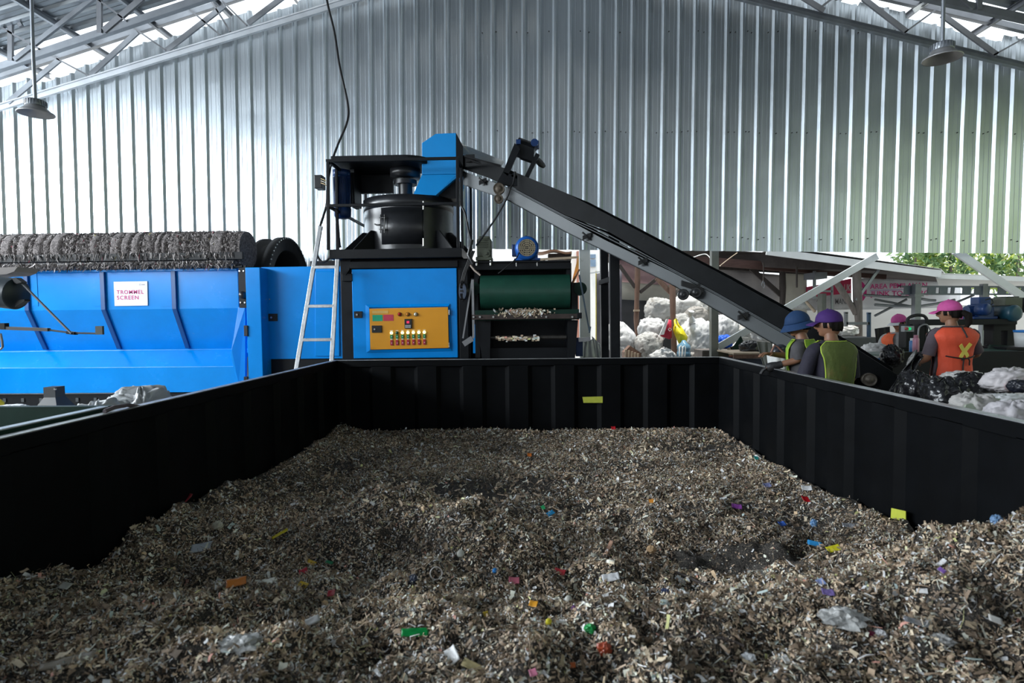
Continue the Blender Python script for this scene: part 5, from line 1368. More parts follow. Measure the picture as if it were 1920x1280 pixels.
bc = sack('cloth_bundle', 'bright blue crumpled cloth bundle beside the grey column', 1359, 640, 14, 12, 10.9, mat('bright_blue_cloth', (.004, .10, .62), .6, 0, .2, 6, .5, 10), 41, cat='cloth', group=None, wr=.25)
sack('cloth_tail', 'dark blue cloth hanging below the bright blue bundle', 1357, 660, 11, 13, 10.95, mat('dark_blue_cloth', (.01, .03, .14), .6, 0, .2, 6, .4, 10), 42, cat='cloth', group=None, wr=.2)
cr_ = thing('wooden_crate', 'brown slatted crate tilted against the sacks', 'crate', P(1186, 675, 11.0))
for i in range(5):
    mb = MB(); mb.prism([P(1172 + i * 5.6, 667 - (12 - i * 2.0), 11.0), P(1175.5 + i * 5.6, 667 - (12.5 - i * 2), 11.0), P(1173.5 + i * 6, 682, 11.0), P(1170 + i * 6, 682, 11.0)], (0, .03, 0)); mb.build('slat', M_WOODL, cr_)
mb = MB(); mb.prism([P(1170, 660, 11.05), P(1182, 648, 11.05), P(1203, 662, 11.05), P(1198, 684, 11.05), P(1170, 684, 11.05)], (0, .25, 0)); mb.build('box', M_WOODB, cr_)
bx = thing('timber_box', 'weathered timber box standing behind the far bin corner', 'box', (xx(1355, 10.4), 10.5, 0))
mb = MB(); mb.box(xx(1317, 10.4), xx(1330, 10.4), 10.4, 10.9, 0, zz(657, 10.4, 1350)); mb.build('end_board', M_WOODG, bx)
mb = MB(); mb.box(xx(1330, 10.42), xx(1384, 10.42), 10.42, 10.9, 0, zz(659, 10.4, 1350)); mb.build('front_board', mat('olive_board', (.15, .14, .09), .8, 0, .2, 4), bx)
mb = MB(); mb.box(xx(1317, 10.39), xx(1386, 10.39), 10.38, 10.92, zz(659, 10.4, 1350), zz(656.5, 10.4, 1350)); mb.build('top_edge', M_WOODG, bx)
rg = thing('rag_bunch', 'bunch of brown rags hanging over the timber box corner', 'rags', P(1375, 690, 10.2))
for i, (a, c, m) in enumerate([((1366, 652), (1372, 676), M_WOODL), ((1371, 650), (1377, 684), mat('black_rag', (.02, .018, .018), .8)), ((1376, 648), (1381, 680), mat('tan_rag', (.35, .27, .22), .8)), ((1372, 662), (1366, 676), mat('orange_rag', (.6, .10, .03), .8))]):
    mb = MB(); mb.tube([P(*a, 10.37), P((a[0] + c[0]) / 2 + 2, (a[1] + c[1]) / 2, 10.36), P(*c, 10.39)], [.03, .045, .02], 8); mb.build('rag', m, rg)
tb = thing('work_table', 'dark table with pale wooden edge left of the sorters', 'table', (xx(1405, 9.2), 9.3, 0))
mb = MB(); mb.box(xx(1376, 9.2), xx(1432, 9.2), 9.2, 10.0, zz(664, 9.2, 1405), zz(661, 9.2, 1405)); mb.build('top', M_WOODL, tb)
mb = MB(); mb.box(xx(1376, 9.22), xx(1432, 9.22), 9.22, 9.25, zz(672, 9.2, 1405), zz(664, 9.2, 1405)); mb.build('apron', M_WOODB, tb)
mb = MB(); mb.box(xx(1380, 9.3), xx(1450, 9.3), 9.3, 9.9, 0, zz(673, 9.3, 1405)); mb.build('cabinet', mat('dark_blue_grey_board', (.02, .025, .04), .6), tb)
sack('rubbish_bag', 'black rubbish bag sitting on the dark table', 1407, 652, 20, 13, 9.6, M_BAGBLK, 51, cat='bag', group='black rubbish bags')
sheet('green_board', 'dark green board leaning behind the black bag on the table', [(1374, 650), (1389, 629), (1394, 640), (1380, 770)], 10.1, M_GREENP, 'board', .005, 3)
sheet('grey_chute_sheet', 'grey green sheet hanging left of the white bucket', [(1418, 640), (1448, 642), (1450, 735), (1436, 700)], 7.2, mat('grey_green_sheet', (.12, .125, .11), .7), 'sheet', .01, 4)
# white stools of scrap beside the green conveyor
sheet('white_board', 'white folded boards standing beside the green conveyor', [(1096, 641), (1112, 635), (1128, 668), (1094, 674)], 8.4, M_WHITEP, 'board', .02, 7)
sheet('white_board', 'white slanted board leaning against the conveyor legs', [(1110, 630), (1125, 645), (1132, 676), (1118, 676)], 8.2, M_WHITEP, 'board', .02, 8)
# banners
M_BANW = mat('white_banner_vinyl', (.78, .79, .84), .5, 0, .04, 2); M_BANR = mat('red_banner_vinyl', (.52, .02, .09), .5, 0, .1, 2)
bY = 15.0
bn = thing('banner', 'white banner with magenta lettering behind the canopy posts', 'banner', P(1690, 580, bY))
mb = MB(); mb.grid(lambda u, v: P(1600 + 200 * u, 521 + 3 * u + (60 - 8 * u) * v, bY) + V((0, .03 * math.sin(u * 12), 0)), 24, 6); mb.build('cloth', M_BANW, bn, solid=.006)
by = bY - .06
def btext(s, x0, y0, x1, hpx, m=M_MAG, parent=bn, tilt=0):
    a = P(x0, y0, by); c = P(x1, y0 + tilt, by); h = hpx * by / F
    text_mesh('lettering', s, m, a, (c - a), Z, h, parent, .02, (c - a).length)
btext('AREA PEMILAHAN', 1631, 541.5, 1738, 8.8, tilt=-3); btext('JUNK TO ENERGY', 1632, 558, 1752, 12, tilt=-2)
mb = MB(); mb.beam(P(1632, 545, by), P(1720, 542, by), .005, .02); mb.build('underline', mat('lilac_print', (.45, .33, .55), .5), bn)
mb = MB()
for k in range(9):
    a0_, a1_ = -1.2 + k * .27, -1.2 + (k + 1) * .27
    c = P(1600, 547, by); r0, r1 = .25, .34
    mb.add([c + V((math.cos(a0_) * r0, 0, math.sin(a0_) * r0)), c + V((math.cos(a1_) * r0, 0, math.sin(a1_) * r0)), c + V((math.cos(a1_) * r1, 0, math.sin(a1_) * r1)), c + V((math.cos(a0_) * r1, 0, math.sin(a0_) * r1))], [(0, 1, 2, 3)])
mb.build('emblem', M_MAG, bn)
bn2 = thing('banner', 'red and white banner partly hidden behind the forked timber post', 'banner', P(1555, 580, 14.2))
mb = MB(); mb.grid(lambda u, v: P(1512 + 84 * u, 540 - 18 * u + (42 + 16 * u) * v, 14.2), 10, 8); mb.build('cloth', mat('pale_banner_vinyl', (.50, .49, .50), .6), bn2, solid=.006)
mb = MB(); mb.prism([P(1512, 538, 14.15), P(1596, 522, 14.15), P(1596, 549, 14.15), P(1512, 558, 14.15)], (0, .01, 0)); mb.build('red_field', M_BANR, bn2)
by2 = 14.1
def b2(s, x0, y0, x1, h, m):
    a = P(x0, y0, by2); c = P(x1, y0, by2); text_mesh('lettering', s, m, a, (c - a), Z, h * by2 / F, bn2, .01, (c - a).length)
b2('MANA', 1566, 570, 1592, 10, mat('dark_print', (.12, .11, .12), .6)); b2('AR', 1531, 566, 1539, 7, mat('dark_print', (.12, .11, .12), .6)); b2('UK', 1583, 546, 1595, 13, mat('pale_print', (.6, .55, .56), .6))
# gantry clutter left of the forked post
gr_ = thing('machine_frame', 'grey steel machine frame behind the blue hat', 'frame', (xx(1545, 12.5), 12.6, 0))
mb = MB(); mb.beam(P(1560, 530, 12.5), P(1560, 690, 12.5), .04, .04, V((0, 1, 0))); mb.beam(P(1515, 545, 12.5), P(1560, 546, 12.5), .04, .04); mb.beam(P(1527, 508, 12.5), P(1527, 560, 12.5), .05, .05, V((0, 1, 0))); mb.build('post', M_GALV, gr_)
mb = MB(); mb.box(xx(1527, 12.4), xx(1550, 12.4), 12.4, 12.9, zz(522, 12.4, 1540), zz(510, 12.4, 1540)); mb.build('hood', M_GALV, gr_)
mb = MB(); mb.box(xx(1541, 12.6), xx(1549, 12.6), 12.6, 12.8, 0, zz(550, 12.6, 1545)); mb.build('pillar', M_POSTG, gr_)
mb = MB(); mb.tube([P(1512, 566, 12.2), P(1528, 584, 12.0)], .03, 6); tag(mb.build('wooden_pole', M_WOODL), 'pale wooden pole slanting above the blue hat', 'pole')
sack('scrap_bundle', 'white scrap bundle just above the blue hat', 1500, 573, 16, 7, 12.4, M_SACK, 61, cat='bundle', group=None)
vs_ = thing('bench_vise', 'dark steel bench stand behind the forked post', 'stand', P(1606, 640, 10.0))
for (x, y0, y1, m) in ((1586, 586, 612, M_STEELDK), (1629, 587, 640, mat('steel_blue_paint', (.03, .07, .13), .5))):
    mb = MB(); mb.beam(P(x, y0, 10.6), P(x, y1, 10.6), .05, .05, V((0, 1, 0))); mb.beam(P(x - 3, y0, 10.6), P(x + 3, y0, 10.6), .05, .03); mb.build('screw_post', m, vs_)
mb = MB(); mb.beam(P(1586, 606, 10.6), P(1629, 606, 10.6), .05, .05); mb.build('crossbar', M_STEELDK, vs_)
sack('scrap_bundle', 'heap of white plastic film behind the purple cap', 1582, 620, 24, 11, 11.0, M_FILMC, 62, cat='bundle', group=None, wr=.2)
mb = MB(); mb.box(xx(1565, 10.3), xx(1655, 10.3), 10.3, 11.2, 0, zz(633, 10.3, 1600)); tag(mb.build('steel_bench', mat('dark_slate_metal', (.06, .065, .07), .5), bevel=.01), 'dark metal bench carrying white film behind the purple cap', 'bench')
sheet('black_sheet', 'black tilted sheet beside the woman in grey shirt', [(1640, 616), (1668, 612), (1672, 778), (1655, 778)], 9.0, M_RUBBER, 'sheet', .01, 9)
mb = MB(); mb.lathe([(.001, 0), (.26, 0), (.28, .35), (.29, .55), (.25, .58)], V((xx(1638, 8.0), 8.0, .45)), Z, 28); tag(mb.build('blue_barrel', mat('blue_barrel_plastic', (.02, .11, .26), .4)), 'blue barrel under the white wrapped bundle', 'barrel')
sack('scrap_bundle', 'white wrapped plastic bundle on the blue barrel', 1638, 660, 22, 17, 7.9, M_FILMC, 63, cat='bundle', group=None, wr=.2)

# sorting line at the right -------------------------------------------------------------------------
sl = thing('sorting_conveyor', 'black sorting conveyor trough with green belt behind the orange vest', 'conveyor', (xx(1810, 6.6), 6.9, 0))
sY = 6.4
mb = MB(); mb.box(xx(1668, sY), xx(1950, sY), sY, sY + .04, zz(702, sY, 1800), zz(659, sY, 1800)); mb.build('side_plate', M_BLACK, sl, bevel=.004)
mb = MB(); mb.box(xx(1690, sY + .9), xx(1950, sY), sY + .9, sY + .94, zz(690, sY + .9, 1800), zz(650, sY + .9, 1800)); mb.build('side_plate', M_BLACK, sl)
mb = MB(); mb.box(xx(1846, sY), xx(1950, sY), sY + .04, sY + .9, zz(666, sY, 1880), zz(661, sY, 1880)); mb.build('belt', M_GREENB, sl)
mb = MB(); mb.box(xx(1690, sY), xx(1846, sY), sY + .04, sY + .9, zz(672, sY, 1780), zz(668, sY, 1780)); mb.build('belt', M_GREENB, sl)
mb = MB(); mb.prism([P(1858, 646, 7.2), P(1955, 651, 7.2), P(1955, 664, 6.9), P(1852, 660, 6.9)], (0, .03, 0)); mb.build('green_apron', M_GREENP, sl)
for px in (1700, 1800, 1900):
    mb = MB(); x = xx(px, sY + .1); mb.box(x - .04, x + .04, sY + .1, sY + .18, 0, zz(690, sY, px)); mb.build('leg', M_BLACK, sl)
gn = thing('motor_gantry', 'black steel gantry carrying two motors above the sorting line', 'gantry', (xx(1820, 7.4), 7.5, 0))
gY2 = 7.4
mb = MB(); mb.box(xx(1735, gY2), xx(1908, gY2), gY2, gY2 + .35, zz(609, gY2, 1830), zz(598, gY2, 1830)); mb.build('beam', M_BLACK, gn, bevel=.006)
for (a, c) in ((1863, 1878), (1890, 1904), (1735, 1741), (1700, 1712), (1724, 1736)):
    mb = MB(); mb.box(xx(a, gY2 + .1), xx(c, gY2 + .1), gY2 + .1, gY2 + .25, 0, zz(608, gY2, a)); mb.build('leg', M_BLACK, gn)
mb = MB(); mb.box(xx(1863, gY2 + .1), xx(1904, gY2 + .1), gY2 + .09, gY2 + .26, zz(620, gY2, 1885), zz(608, gY2, 1885)); mb.build('leg_head', M_BLACK, gn)
mb = MB(); mb.beam(P(1850, 648, 7.6), P(1866, 630, 7.6), .04, .03); mb.build('stay', M_BLACK, gn)
m1 = thing('gear_motor', 'dark blue gear motor on the black gantry beside the pink cap', 'motor', P(1842, 598, gY2 + .1))
mb = MB(); c = P(1838, 583, gY2 + .15); mb.obox(c, (.10, 0, 0), (0, .10, 0), (0, 0, .085)); mb.obox(c + Z * .13, (.075, 0, 0), (0, .08, 0), (0, 0, .05)); mb.obox(c - Z * .085, (.15, 0, 0), (0, .1, 0), (0, 0, .02)); mb.cyl(c + V((-.18, 0, 0)), c, .07, n=20); mb.build('gearbox', M_MOTORDK, m1, bevel=.012)
mb = MB(); c = P(1850, 580, gY2 - .05); mb.lathe([(.001, -.03), (.03, -.03), (.07, -.015), (.078, 0), (.078, .1), (.001, .1)], c, V((-.25, 1, 0)), 24); mb.build('end_bell', M_MOTORDK, m1)
m2 = thing('gear_motor', 'olive gearbox with teal motor at the right end of the gantry', 'motor', P(1893, 598, gY2 + .1))
mb = MB(); c = P(1886, 577, gY2 + .2); mb.obox(c, (.11, 0, 0), (0, .12, 0), (0, 0, .13)); 
for k in range(4): mb.obox(c + Z * (.135 + .0) + V((-.08 + k * .053, 0, 0)), (.008, 0, 0), (0, .1, 0), (0, 0, .012))
mb.build('gearbox', M_OLIVE, m2, bevel=.012)
mb = MB(); c = P(1903, 587, gY2 - .02); mb.lathe([(.001, -.03), (.05, -.03), (.09, -.02), (.105, 0), (.105, .22), (.001, .22)], c, V((-.15, 1, 0)), 26); mb.build('motor', mat('teal_motor', (.012, .06, .09), .4), m2)
mb = MB(); c = P(1912, 572, gY2 + .3); mb.lathe([(.001, -.03), (.1, -.02), (.1, .12), (.001, .12)], c, V((1, .3, 0)), 22); mb.build('pulley', M_RUBBER, m2)
cable('motor_lead', 'thin dark lead linking the two motors on the gantry', [P(1848, 562, gY2), P(1858, 560, gY2), P(1862, 567, gY2), P(1857, 573, gY2), P(1870, 573, gY2), P(1900, 572, gY2)], .007, M_CABLE)
cb = thing('switch_box', 'grey switch box with red and green buttons beside the pink bottle', 'switch box', P(1706, 623, 7.25))
mb = MB(); mb.box(xx(1697, 7.42), xx(1715, 7.42), 7.42, 7.5, zz(622, 7.42, 1706), zz(611, 7.42, 1706)); mb.build('box', mat('grey_switch_plastic', (.30, .31, .32), .5), cb, bevel=.006)
for (px, m) in ((1698.5, mat('red_switch', (.4, .02, .03), .3)), (1703.5, mat('green_switch', (.01, .35, .12), .3, emit=(0, 1, .3), emit_s=.5))):
    mb = MB(); c = P(px, 616, 7.42); mb.cyl(c, c + V((0, -.03, 0)), .018, n=14); mb.build('button', m, cb)
cable('switch_cable', 'black cable arching over the switch box', [P(1703, 613, 7.46), P(1702, 598, 7.46), P(1716, 591, 7.46), P(1732, 592, 7.46), P(1738, 600, 7.46), P(1738, 606, 7.5)], .02, M_CABLE)
cable('switch_cable', 'grey cable curling beside the black gantry posts', [P(1722, 660, 7.2), P(1722, 620, 7.2), P(1728, 610, 7.2), P(1738, 609, 7.2), P(1744, 618, 7.2)], .010, M_STRAP)
def bottle(name, label, px, y0, y1, r, Y, m, mc):
    t = thing(name, label, 'bottle', P(px, y1, Y)); c = P(px, y1, Y); h = P(px, y0, Y).z - c.z
    mb = MB(); mb.lathe([(.001, 0), (r, 0), (r * 1.02, h * .1), (r, h * .78), (r * .8, h * .84), (.001, h * .84)], c, Z, 20); mb.build('body', m, t)
    mb = MB(); mb.cyl(c + Z * h * .84, c + Z * h, r * .72, n=16); mb.build('cap', mc, t); return t
bottle('drink_bottle', 'pink bottle standing on the black sorting trough', 1717, 628, 661, .032, 6.5, mat('pink_bottle', (.50, .22, .30), .35), mat('pink_cap', (.36, .14, .2), .4))
bottle('drink_bottle', 'blue bottle just left of the pink bottle', 1709.5, 634, 660, .026, 6.6, mat('blue_bottle', (.05, .2, .5), .25), M_WHITEP)
bk = thing('white_pail', 'white pail with blue lid at the right edge behind the trough', 'pail', P(1922, 648, 7.0))
mb = MB(); c = P(1922, 650, 7.0); mb.lathe([(.001, 0), (.095, 0), (.11, .18), (.001, .18)], c, Z, 24); mb.build('body', M_WHITEP, bk)
mb = MB(); mb.lathe([(.001, .18), (.115, .175), (.118, .2), (.001, .205)], c, Z, 24); mb.build('lid', mat('blue_lid', (.02, .2, .6), .4), bk)
mb = MB(); mb.box(c.x - .3, c.x + .3, 6.9, 7.3, c.z - .03, c.z); mb.box(c.x - .28, c.x - .24, 6.95, 7.0, 0, c.z - .03); mb.box(c.x + .24, c.x + .28, 6.95, 7.0, 0, c.z - .03)
tag(mb.build('pail_shelf', M_BLACK), 'black shelf under the white pail', 'shelf')
# rubbish bags in front of the woman
BB = 'black rubbish bags'
sack('rubbish_bag', 'black rubbish bag left of the others beside the conveyor tail', 1716, 734, 30, 38, 4.75, M_BAGBLK, 71, cat='bag', group=BB, wr=.16)
sack('rubbish_bag', 'middle black rubbish bag against the right bin wall', 1768, 752, 36, 44, 4.3, M_BAGBLK, 72, cat='bag', group=BB, wr=.16)
sack('rubbish_bag', 'open black rubbish bag with white film in its mouth', 1817, 730, 42, 30, 4.75, M_BAGBLK, 73, cat='bag', group=BB, wr=.14)
sack('plastic_film', 'white crumpled film spilling from the open black bag', 1805, 708, 36, 12, 4.85, M_FILMC, 74, cat='film', group=None, wr=.3)
sack('rubbish_bag', 'small black bag beside the white wrapped bundle', 1672, 668, 19, 20, 6.2, M_BAGBLK, 75, cat='bag', group=BB, wr=.16)
sheet('black_plastic_sheet', 'shiny black plastic sheet draped from the switch box to the bags', [(1716, 655), (1728, 668), (1690, 752), (1662, 745)], 5.0, M_BAGBLK, 'sheet', .05, 11)
sack('woven_bag', 'crumpled grey woven bag lying on the right bin rim', 1826, 772, 42, 34, 3.55, mat('grey_beige_woven', (.40, .385, .37), .75, 0, .15, 5, .5, 12), 76, cat='bag', group='woven bags on the right rim', wr=.18)
sack('woven_bag', 'pale woven bag nearest the camera on the right rim', 1900, 786, 48, 34, 3.2, mat('pale_lilac_woven', (.46, .44, .46), .7, 0, .15, 5, .5, 12), 77, cat='bag', group='woven bags on the right rim', wr=.2)
sack('woven_bag', 'white and red woven bag behind the pale bags at the right', 1893, 712, 46, 22, 4.3, mat('white_red_woven', (.52, .49, .50), .7, 0, .08, 5, .5, 10, dirt=((.48, .02, .07), .42, 1.6)), 78, cat='bag', group='woven bags on the right rim', wr=.18, lean=.4)
sack('woven_bag', 'thin white bag folded between the red and the pale bags', 1886, 748, 44, 10, 3.8, M_SACK, 79, cat='bag', group='woven bags on the right rim', wr=.25)
sack('rubbish_bag', 'dark navy bag on the red and white woven bag', 1912, 724, 20, 12, 4.0, mat('navy_bag', (.012, .014, .022), .4), 80, cat='bag', group=BB)
mb = MB(); mb.prism([P(1806, 774, 3.40), P(1812, 758, 3.46), P(1852, 745, 3.55), P(1877, 747, 3.55), P(1846, 778, 3.40)], (0, .02, -.012)); tag(mb.build('green_card', mat('pale_green_card', (.40, .46, .36), .6)), 'pale green card lying on the grey woven bag', 'card')
bA = thing('bag_bench', 'dark bench behind the right bin wall under the black bags', 'bench', (3.9, 4.6, 0))
mb = MB(); mb.box(3.0, 4.6, 4.0, 5.2, .80, .84); mb.build('top', M_BLACK, bA)
for (x_, y_) in ((3.05, 4.05), (4.5, 4.05), (3.05, 5.1), (4.5, 5.1)):
    mb = MB(); mb.box(x_, x_ + .06, y_, y_ + .06, 0, .80); mb.build('leg', M_BLACK, bA)
bB = thing('bag_bench', 'dark bench behind the right bin wall under the woven bags', 'bench', (3.0, 3.3, 0))
mb = MB(); mb.box(2.42, 3.4, 2.8, 3.9, .88, .93); mb.build('top', M_BLACK, bB)
for (x_, y_) in ((2.45, 2.85), (3.3, 2.85), (2.45, 3.8), (3.3, 3.8)):
    mb = MB(); mb.box(x_, x_ + .06, y_, y_ + .06, 0, .88); mb.build('leg', M_BLACK, bB)
# things at the left, in front of the trommel
go = thing('hopper_trough', 'dark green conveyor trough beside the left bin wall', 'trough', (-3.3, 3.2, 0))
gyA, gyB = 1.6, 3.22
gz_ = 1.146
xo = BXL - rw - .03
mb = MB(); mb.box(xo - .05, xo, gyA, gyB, gz_ - .30, gz_); mb.build('side_plate', M_GREENP, go, bevel=.004)
mb = MB(); mb.box(xo - .052, xo + .002, gyA, gyB, gz_, gz_ + .006); mb.build('edge', mat('bright_worn_edge', (.42, .45, .45), .35, .5), go)
mb = MB(); mb.box(xo - 1.4, xo - .05, gyA, gyB, gz_ - .32, gz_ - .28); mb.build('bed', M_GREENP, go)
mb = MB(); mb.box(xo - 1.4, xo, gyB, gyB + .05, gz_ - .30, gz_ + .005); mb.build('end_plate', M_GREENP, go)
for y in (1.8, 3.0):
    mb = MB(); mb.box(xo - .3, xo - .24, y, y + .06, 0, gz_ - .30); mb.box(xo - 1.3, xo - 1.24, y, y + .06, 0, gz_ - .30); mb.build('leg', M_GREENP, go)
nz_ = thing('outlet_cone', 'dark grey square outlet cone in front of the trommel base', 'funnel', P(96, 775, 5.6))
cY = 5.6
mb = MB(); q0 = [P(81, 726, cY), P(103, 726, cY)]; q1 = [P(71, 800, cY), P(119, 800, cY)]; zc = zz(745, cY, 92)
x0_, x1_ = q0[0].x, q0[1].x; X0_, X1_ = P(72, 768, cY).x, P(117, 768, cY).x; zt2 = q0[0].z; zb2 = zz(768, cY, 92)
mb.box(x0_, x1_, cY, cY + (x1_ - x0_), zc, zt2)
ym_ = cY + (x1_ - x0_) / 2; wx = (X1_ - X0_) / 2
A = [V((x0_, cY, zc)), V((x1_, cY, zc)), V((x1_, cY + x1_ - x0_, zc)), V((x0_, cY + x1_ - x0_, zc))]
B = [V((X0_, ym_ - wx, zb2)), V((X1_, ym_ - wx, zb2)), V((X1_, ym_ + wx, zb2)), V((X0_, ym_ + wx, zb2))]
mb.add(A + B, [(0, 4, 5, 1), (1, 5, 6, 2), (2, 6, 7, 3), (3, 7, 4, 0)]); mb.box(X0_, X1_, ym_ - wx, ym_ + wx, 0.0, zb2); mb.build('cone', mat('dark_grey_sheet', (.028, .031, .034), .5), nz_)
mb = MB(); mb.cyl(P(103, 730, cY), P(104, 728, cY), .012, n=8); mb.build('nut', M_BOLT, nz_)
sw = thing('swing_arm', 'dark cylinder with hinged linkage rods in front of the trommel', 'machine', P(-15, 560, 4.2))
aY = 4.2
mb = MB(); p, q = P(-60, 540, aY), P(30, 551, aY); mb.cyl(p, q, .118, n=36); mb.lathe([(.118, 0), (.112, .012), (.001, .016)], q, (q - p).normalized(), 36); mb.build('cylinder', mat('dark_slate_paint', (.016, .026, .034), .45), sw)
mb = MB(); mb.prism([P(22, 521, aY - .05), P(29, 520, aY - .05), P(41, 529, aY - .05), P(31, 532, aY - .05), P(27, 530, aY - .05)], (0, .05, 0)); mb.prism([P(30, 563, aY - .05), P(45, 561, aY - .05), P(46, 564, aY - .05), P(28, 575, aY - .05)], (0, .05, 0)); mb.build('lug', M_BLACK, sw)
mb = MB(); mb.tube([P(36, 526, aY - .02), P(134, 625, aY - .02)], .0085, 8); mb.build('rod', M_STEELDK, sw)
mb = MB(); mb.beam(P(-70, 612, aY), P(92, 618, aY), .03, .024); mb.tube([P(88, 618, aY), P(135, 624, aY), P(182, 625, aY)], .007, 8); mb.build('arm', mat('dull_arm_steel', (.06, .06, .06), .5, .3), sw)
mb = MB(); mb.obox(P(135, 624, aY), (.03, 0, -.004), (0, .02, 0), (0, 0, .010)); mb.build('knuckle', M_BLACK, sw)
mb = MB(); mb.obox(P(8, 611, aY), (.02, 0, 0), (0, .02, 0), (0, 0, .022)); mb.build('knuckle', M_BLACK, sw)
mb = MB(); mb.obox(P(187, 619, aY), (.027, 0, 0), (0, .01, 0), (0, 0, .032)); mb.build('paddle', mat('grey_green_paddle', (.06, .07, .065), .5), sw)
mb = MB(); mb.tube([P(1, 625, aY), P(4, 640, aY), P(5, 650, aY), P(2, 654, aY), P(-6, 655, aY)], .008, 8); mb.build('bent_pipe', M_STRAP, sw)
mb = MB(); mb.tube([P(-60, 612, aY), P(-60, 540, aY), V((P(-60, 700, aY).x, aY, 0))], .04, 8); mb.build('stand', M_BLACK, sw)
mb = MB(); mb.prism([P(-40, 503, aY + .1), P(33, 500, aY + .1), P(26, 509, aY + .1), P(12, 514, aY + .1), P(-40, 517, aY + .1)], (0, .2, 0)); tag(mb.build('board', mat('dusty_board', (.30, .27, .26), .8)), 'dusty grey board resting above the dark cylinder', 'board')
sack('scrap_heap', 'pale scrap lying on the ledge left of the outlet cone', 24, 763, 28, 5, 5.8, M_SACK, 81, cat='scrap', group=None, wr=.3)
mb = MB(); c = P(1, 759, 5.5); mb.lathe([(.001, 0), (.03, 0), (.035, .03), (.001, .06)], c, Z, 12); tag(mb.build('yellow_scrap', mat('yellow_plastic', (.6, .5, .03), .4)), 'small yellow plastic cap at the left edge beside the trommel', 'cap')

# trees and bushes ----------------------------------------------------------------------------------
def leafmat(name, cols):
    m = bpy.data.materials.new(name); m.use_nodes = True; n = m.node_tree; bs = n.nodes['Principled BSDF']
    g = n.nodes.new('ShaderNodeNewGeometry'); r = n.nodes.new('ShaderNodeValToRGB')
    for i, c in enumerate(cols):
        e = r.color_ramp.elements[i] if i < 2 else r.color_ramp.elements.new(i / (len(cols) - 1))
        e.position = i / (len(cols) - 1); e.color = c + (1,)
    n.links.new(g.outputs['Random Per Island'], r.inputs[0]); n.links.new(r.outputs[0], bs.inputs['Base Color'])
    bs.inputs['Roughness'].default_value = .6
    tr_ = n.nodes.new('ShaderNodeBsdfTranslucent'); mx = n.nodes.new('ShaderNodeMixShader'); mx.inputs[0].default_value = .35
    n.links.new(r.outputs[0], tr_.inputs[0]); n.links.new(bs.outputs[0], mx.inputs[1]); n.links.new(tr_.outputs[0], mx.inputs[2])
    n.links.new(mx.outputs[0], n.nodes['Material Output'].inputs[0]); return m
LEAFA = leafmat('bright_leaves', [(.12, .24, .03), (.30, .44, .06), (.55, .62, .14), (.75, .75, .35)])
LEAFB = leafmat('deep_leaves', [(.04, .10, .04), (.10, .20, .08), (.20, .32, .12), (.36, .45, .2)])
def bush(name, label, c, rad, n, lm, seed, cat='bush', group='plants beyond the yard', lsz=.16):
    r = np.random.RandomState(seed); c = V(c); n = int(n * (.62 if name == 'bush' else 1))
    root = thing(name, label, cat, (c.x, c.y, 0), group)
    d = r.normal(0, 1, (n, 3)); d /= np.linalg.norm(d, axis=1)[:, None]
    rr = r.uniform(.35, 1, n) ** .6
    lump = 1 + .25 * np.sin(d[:, 0] * 5 + seed) * np.cos(d[:, 2] * 6 + seed)
    p = d * (rr * lump)[:, None] * np.array(rad) + np.array(c); p[:, 2] = np.maximum(p[:, 2], .05)
    t = r.normal(0, 1, (n, 3)); t /= np.linalg.norm(t, axis=1)[:, None]; u = np.cross(t, r.normal(0, 1, (n, 3))); u /= np.linalg.norm(u, axis=1)[:, None]
    L = (r.uniform(.5, 1.1, n) * lsz)[:, None]
    vs = np.stack([p - t * L, p + u * L * .4, p + t * L, p - u * L * .4], 1).reshape(-1, 3); b_ = np.arange(n) * 4
    o = raw_mesh('foliage', [vs], [np.stack([b_, b_ + 1, b_ + 2, b_ + 3], 1)], lm, (c.x, c.y, 0)); o.parent = root; o.location = (0, 0, 0); o['kind'] = 'stuff'
    mb = MB(); mb.tube([V((c.x, c.y, 0)), V((c.x + .05, c.y, c.z * .6)), V((c.x, c.y, c.z + rad[2] * .4))], [.10, .07, .03], 8); mb.build('trunk', M_WOODG, root)
    return root
bush('bush', 'dark leafy bush just right of the shed roof edge', P(1716, 500, 20), (.75, .7, 1.0), 900, LEAFB, 1)
bush('bush', 'yellow green bush beside the dark bush above the roofs', P(1737, 498, 20.4), (.5, .6, .9), 700, LEAFA, 2)
bush('bush', 'mid green bush above the orange vest, left of the brace', P(1782, 492, 20), (.8, .7, .9), 900, LEAFB, 3)
bush('bush', 'sunlit bush behind the white brace', P(1850, 494, 21), (1.3, .8, 1.1), 1300, LEAFA, 4)
bush('bush', 'dark green bush at the right edge above the canopy', P(1908, 490, 20), (1.0, .8, 1.2), 1100, LEAFB, 5)
for i, (y, s) in enumerate(((-4.2, 11), (-.2, 12), (3.8, 13), (7.7, 14))):
    bush('tree', 'broad tree standing outside the open right side, %s from the yard' % ['farthest', 'third', 'second', 'nearest'][i], (15.0, y, 3.4), (2.2, 1.9, 3.2), 4200, LEAFA, s, 'tree', 'trees outside the open right side', .30)

# ================================================================== PEOPLE
M_SKIN = mat('brown_skin', (.24, .115, .065), .5, 0, .10, 9, sub=.12)
M_SKIN2 = mat('light_brown_skin', (.36, .19, .115), .5, 0, .08, 9, sub=.12)
M_HAIR = mat('black_hair', (.009, .007, .006), .75, 0, .3, 30, .4, 60, (1, 1, .2), spec=.12)
M_EYE = mat('dark_eye', (.02, .015, .012), .2)
M_LIP = mat('lip_skin', (.20, .075, .06), .5)

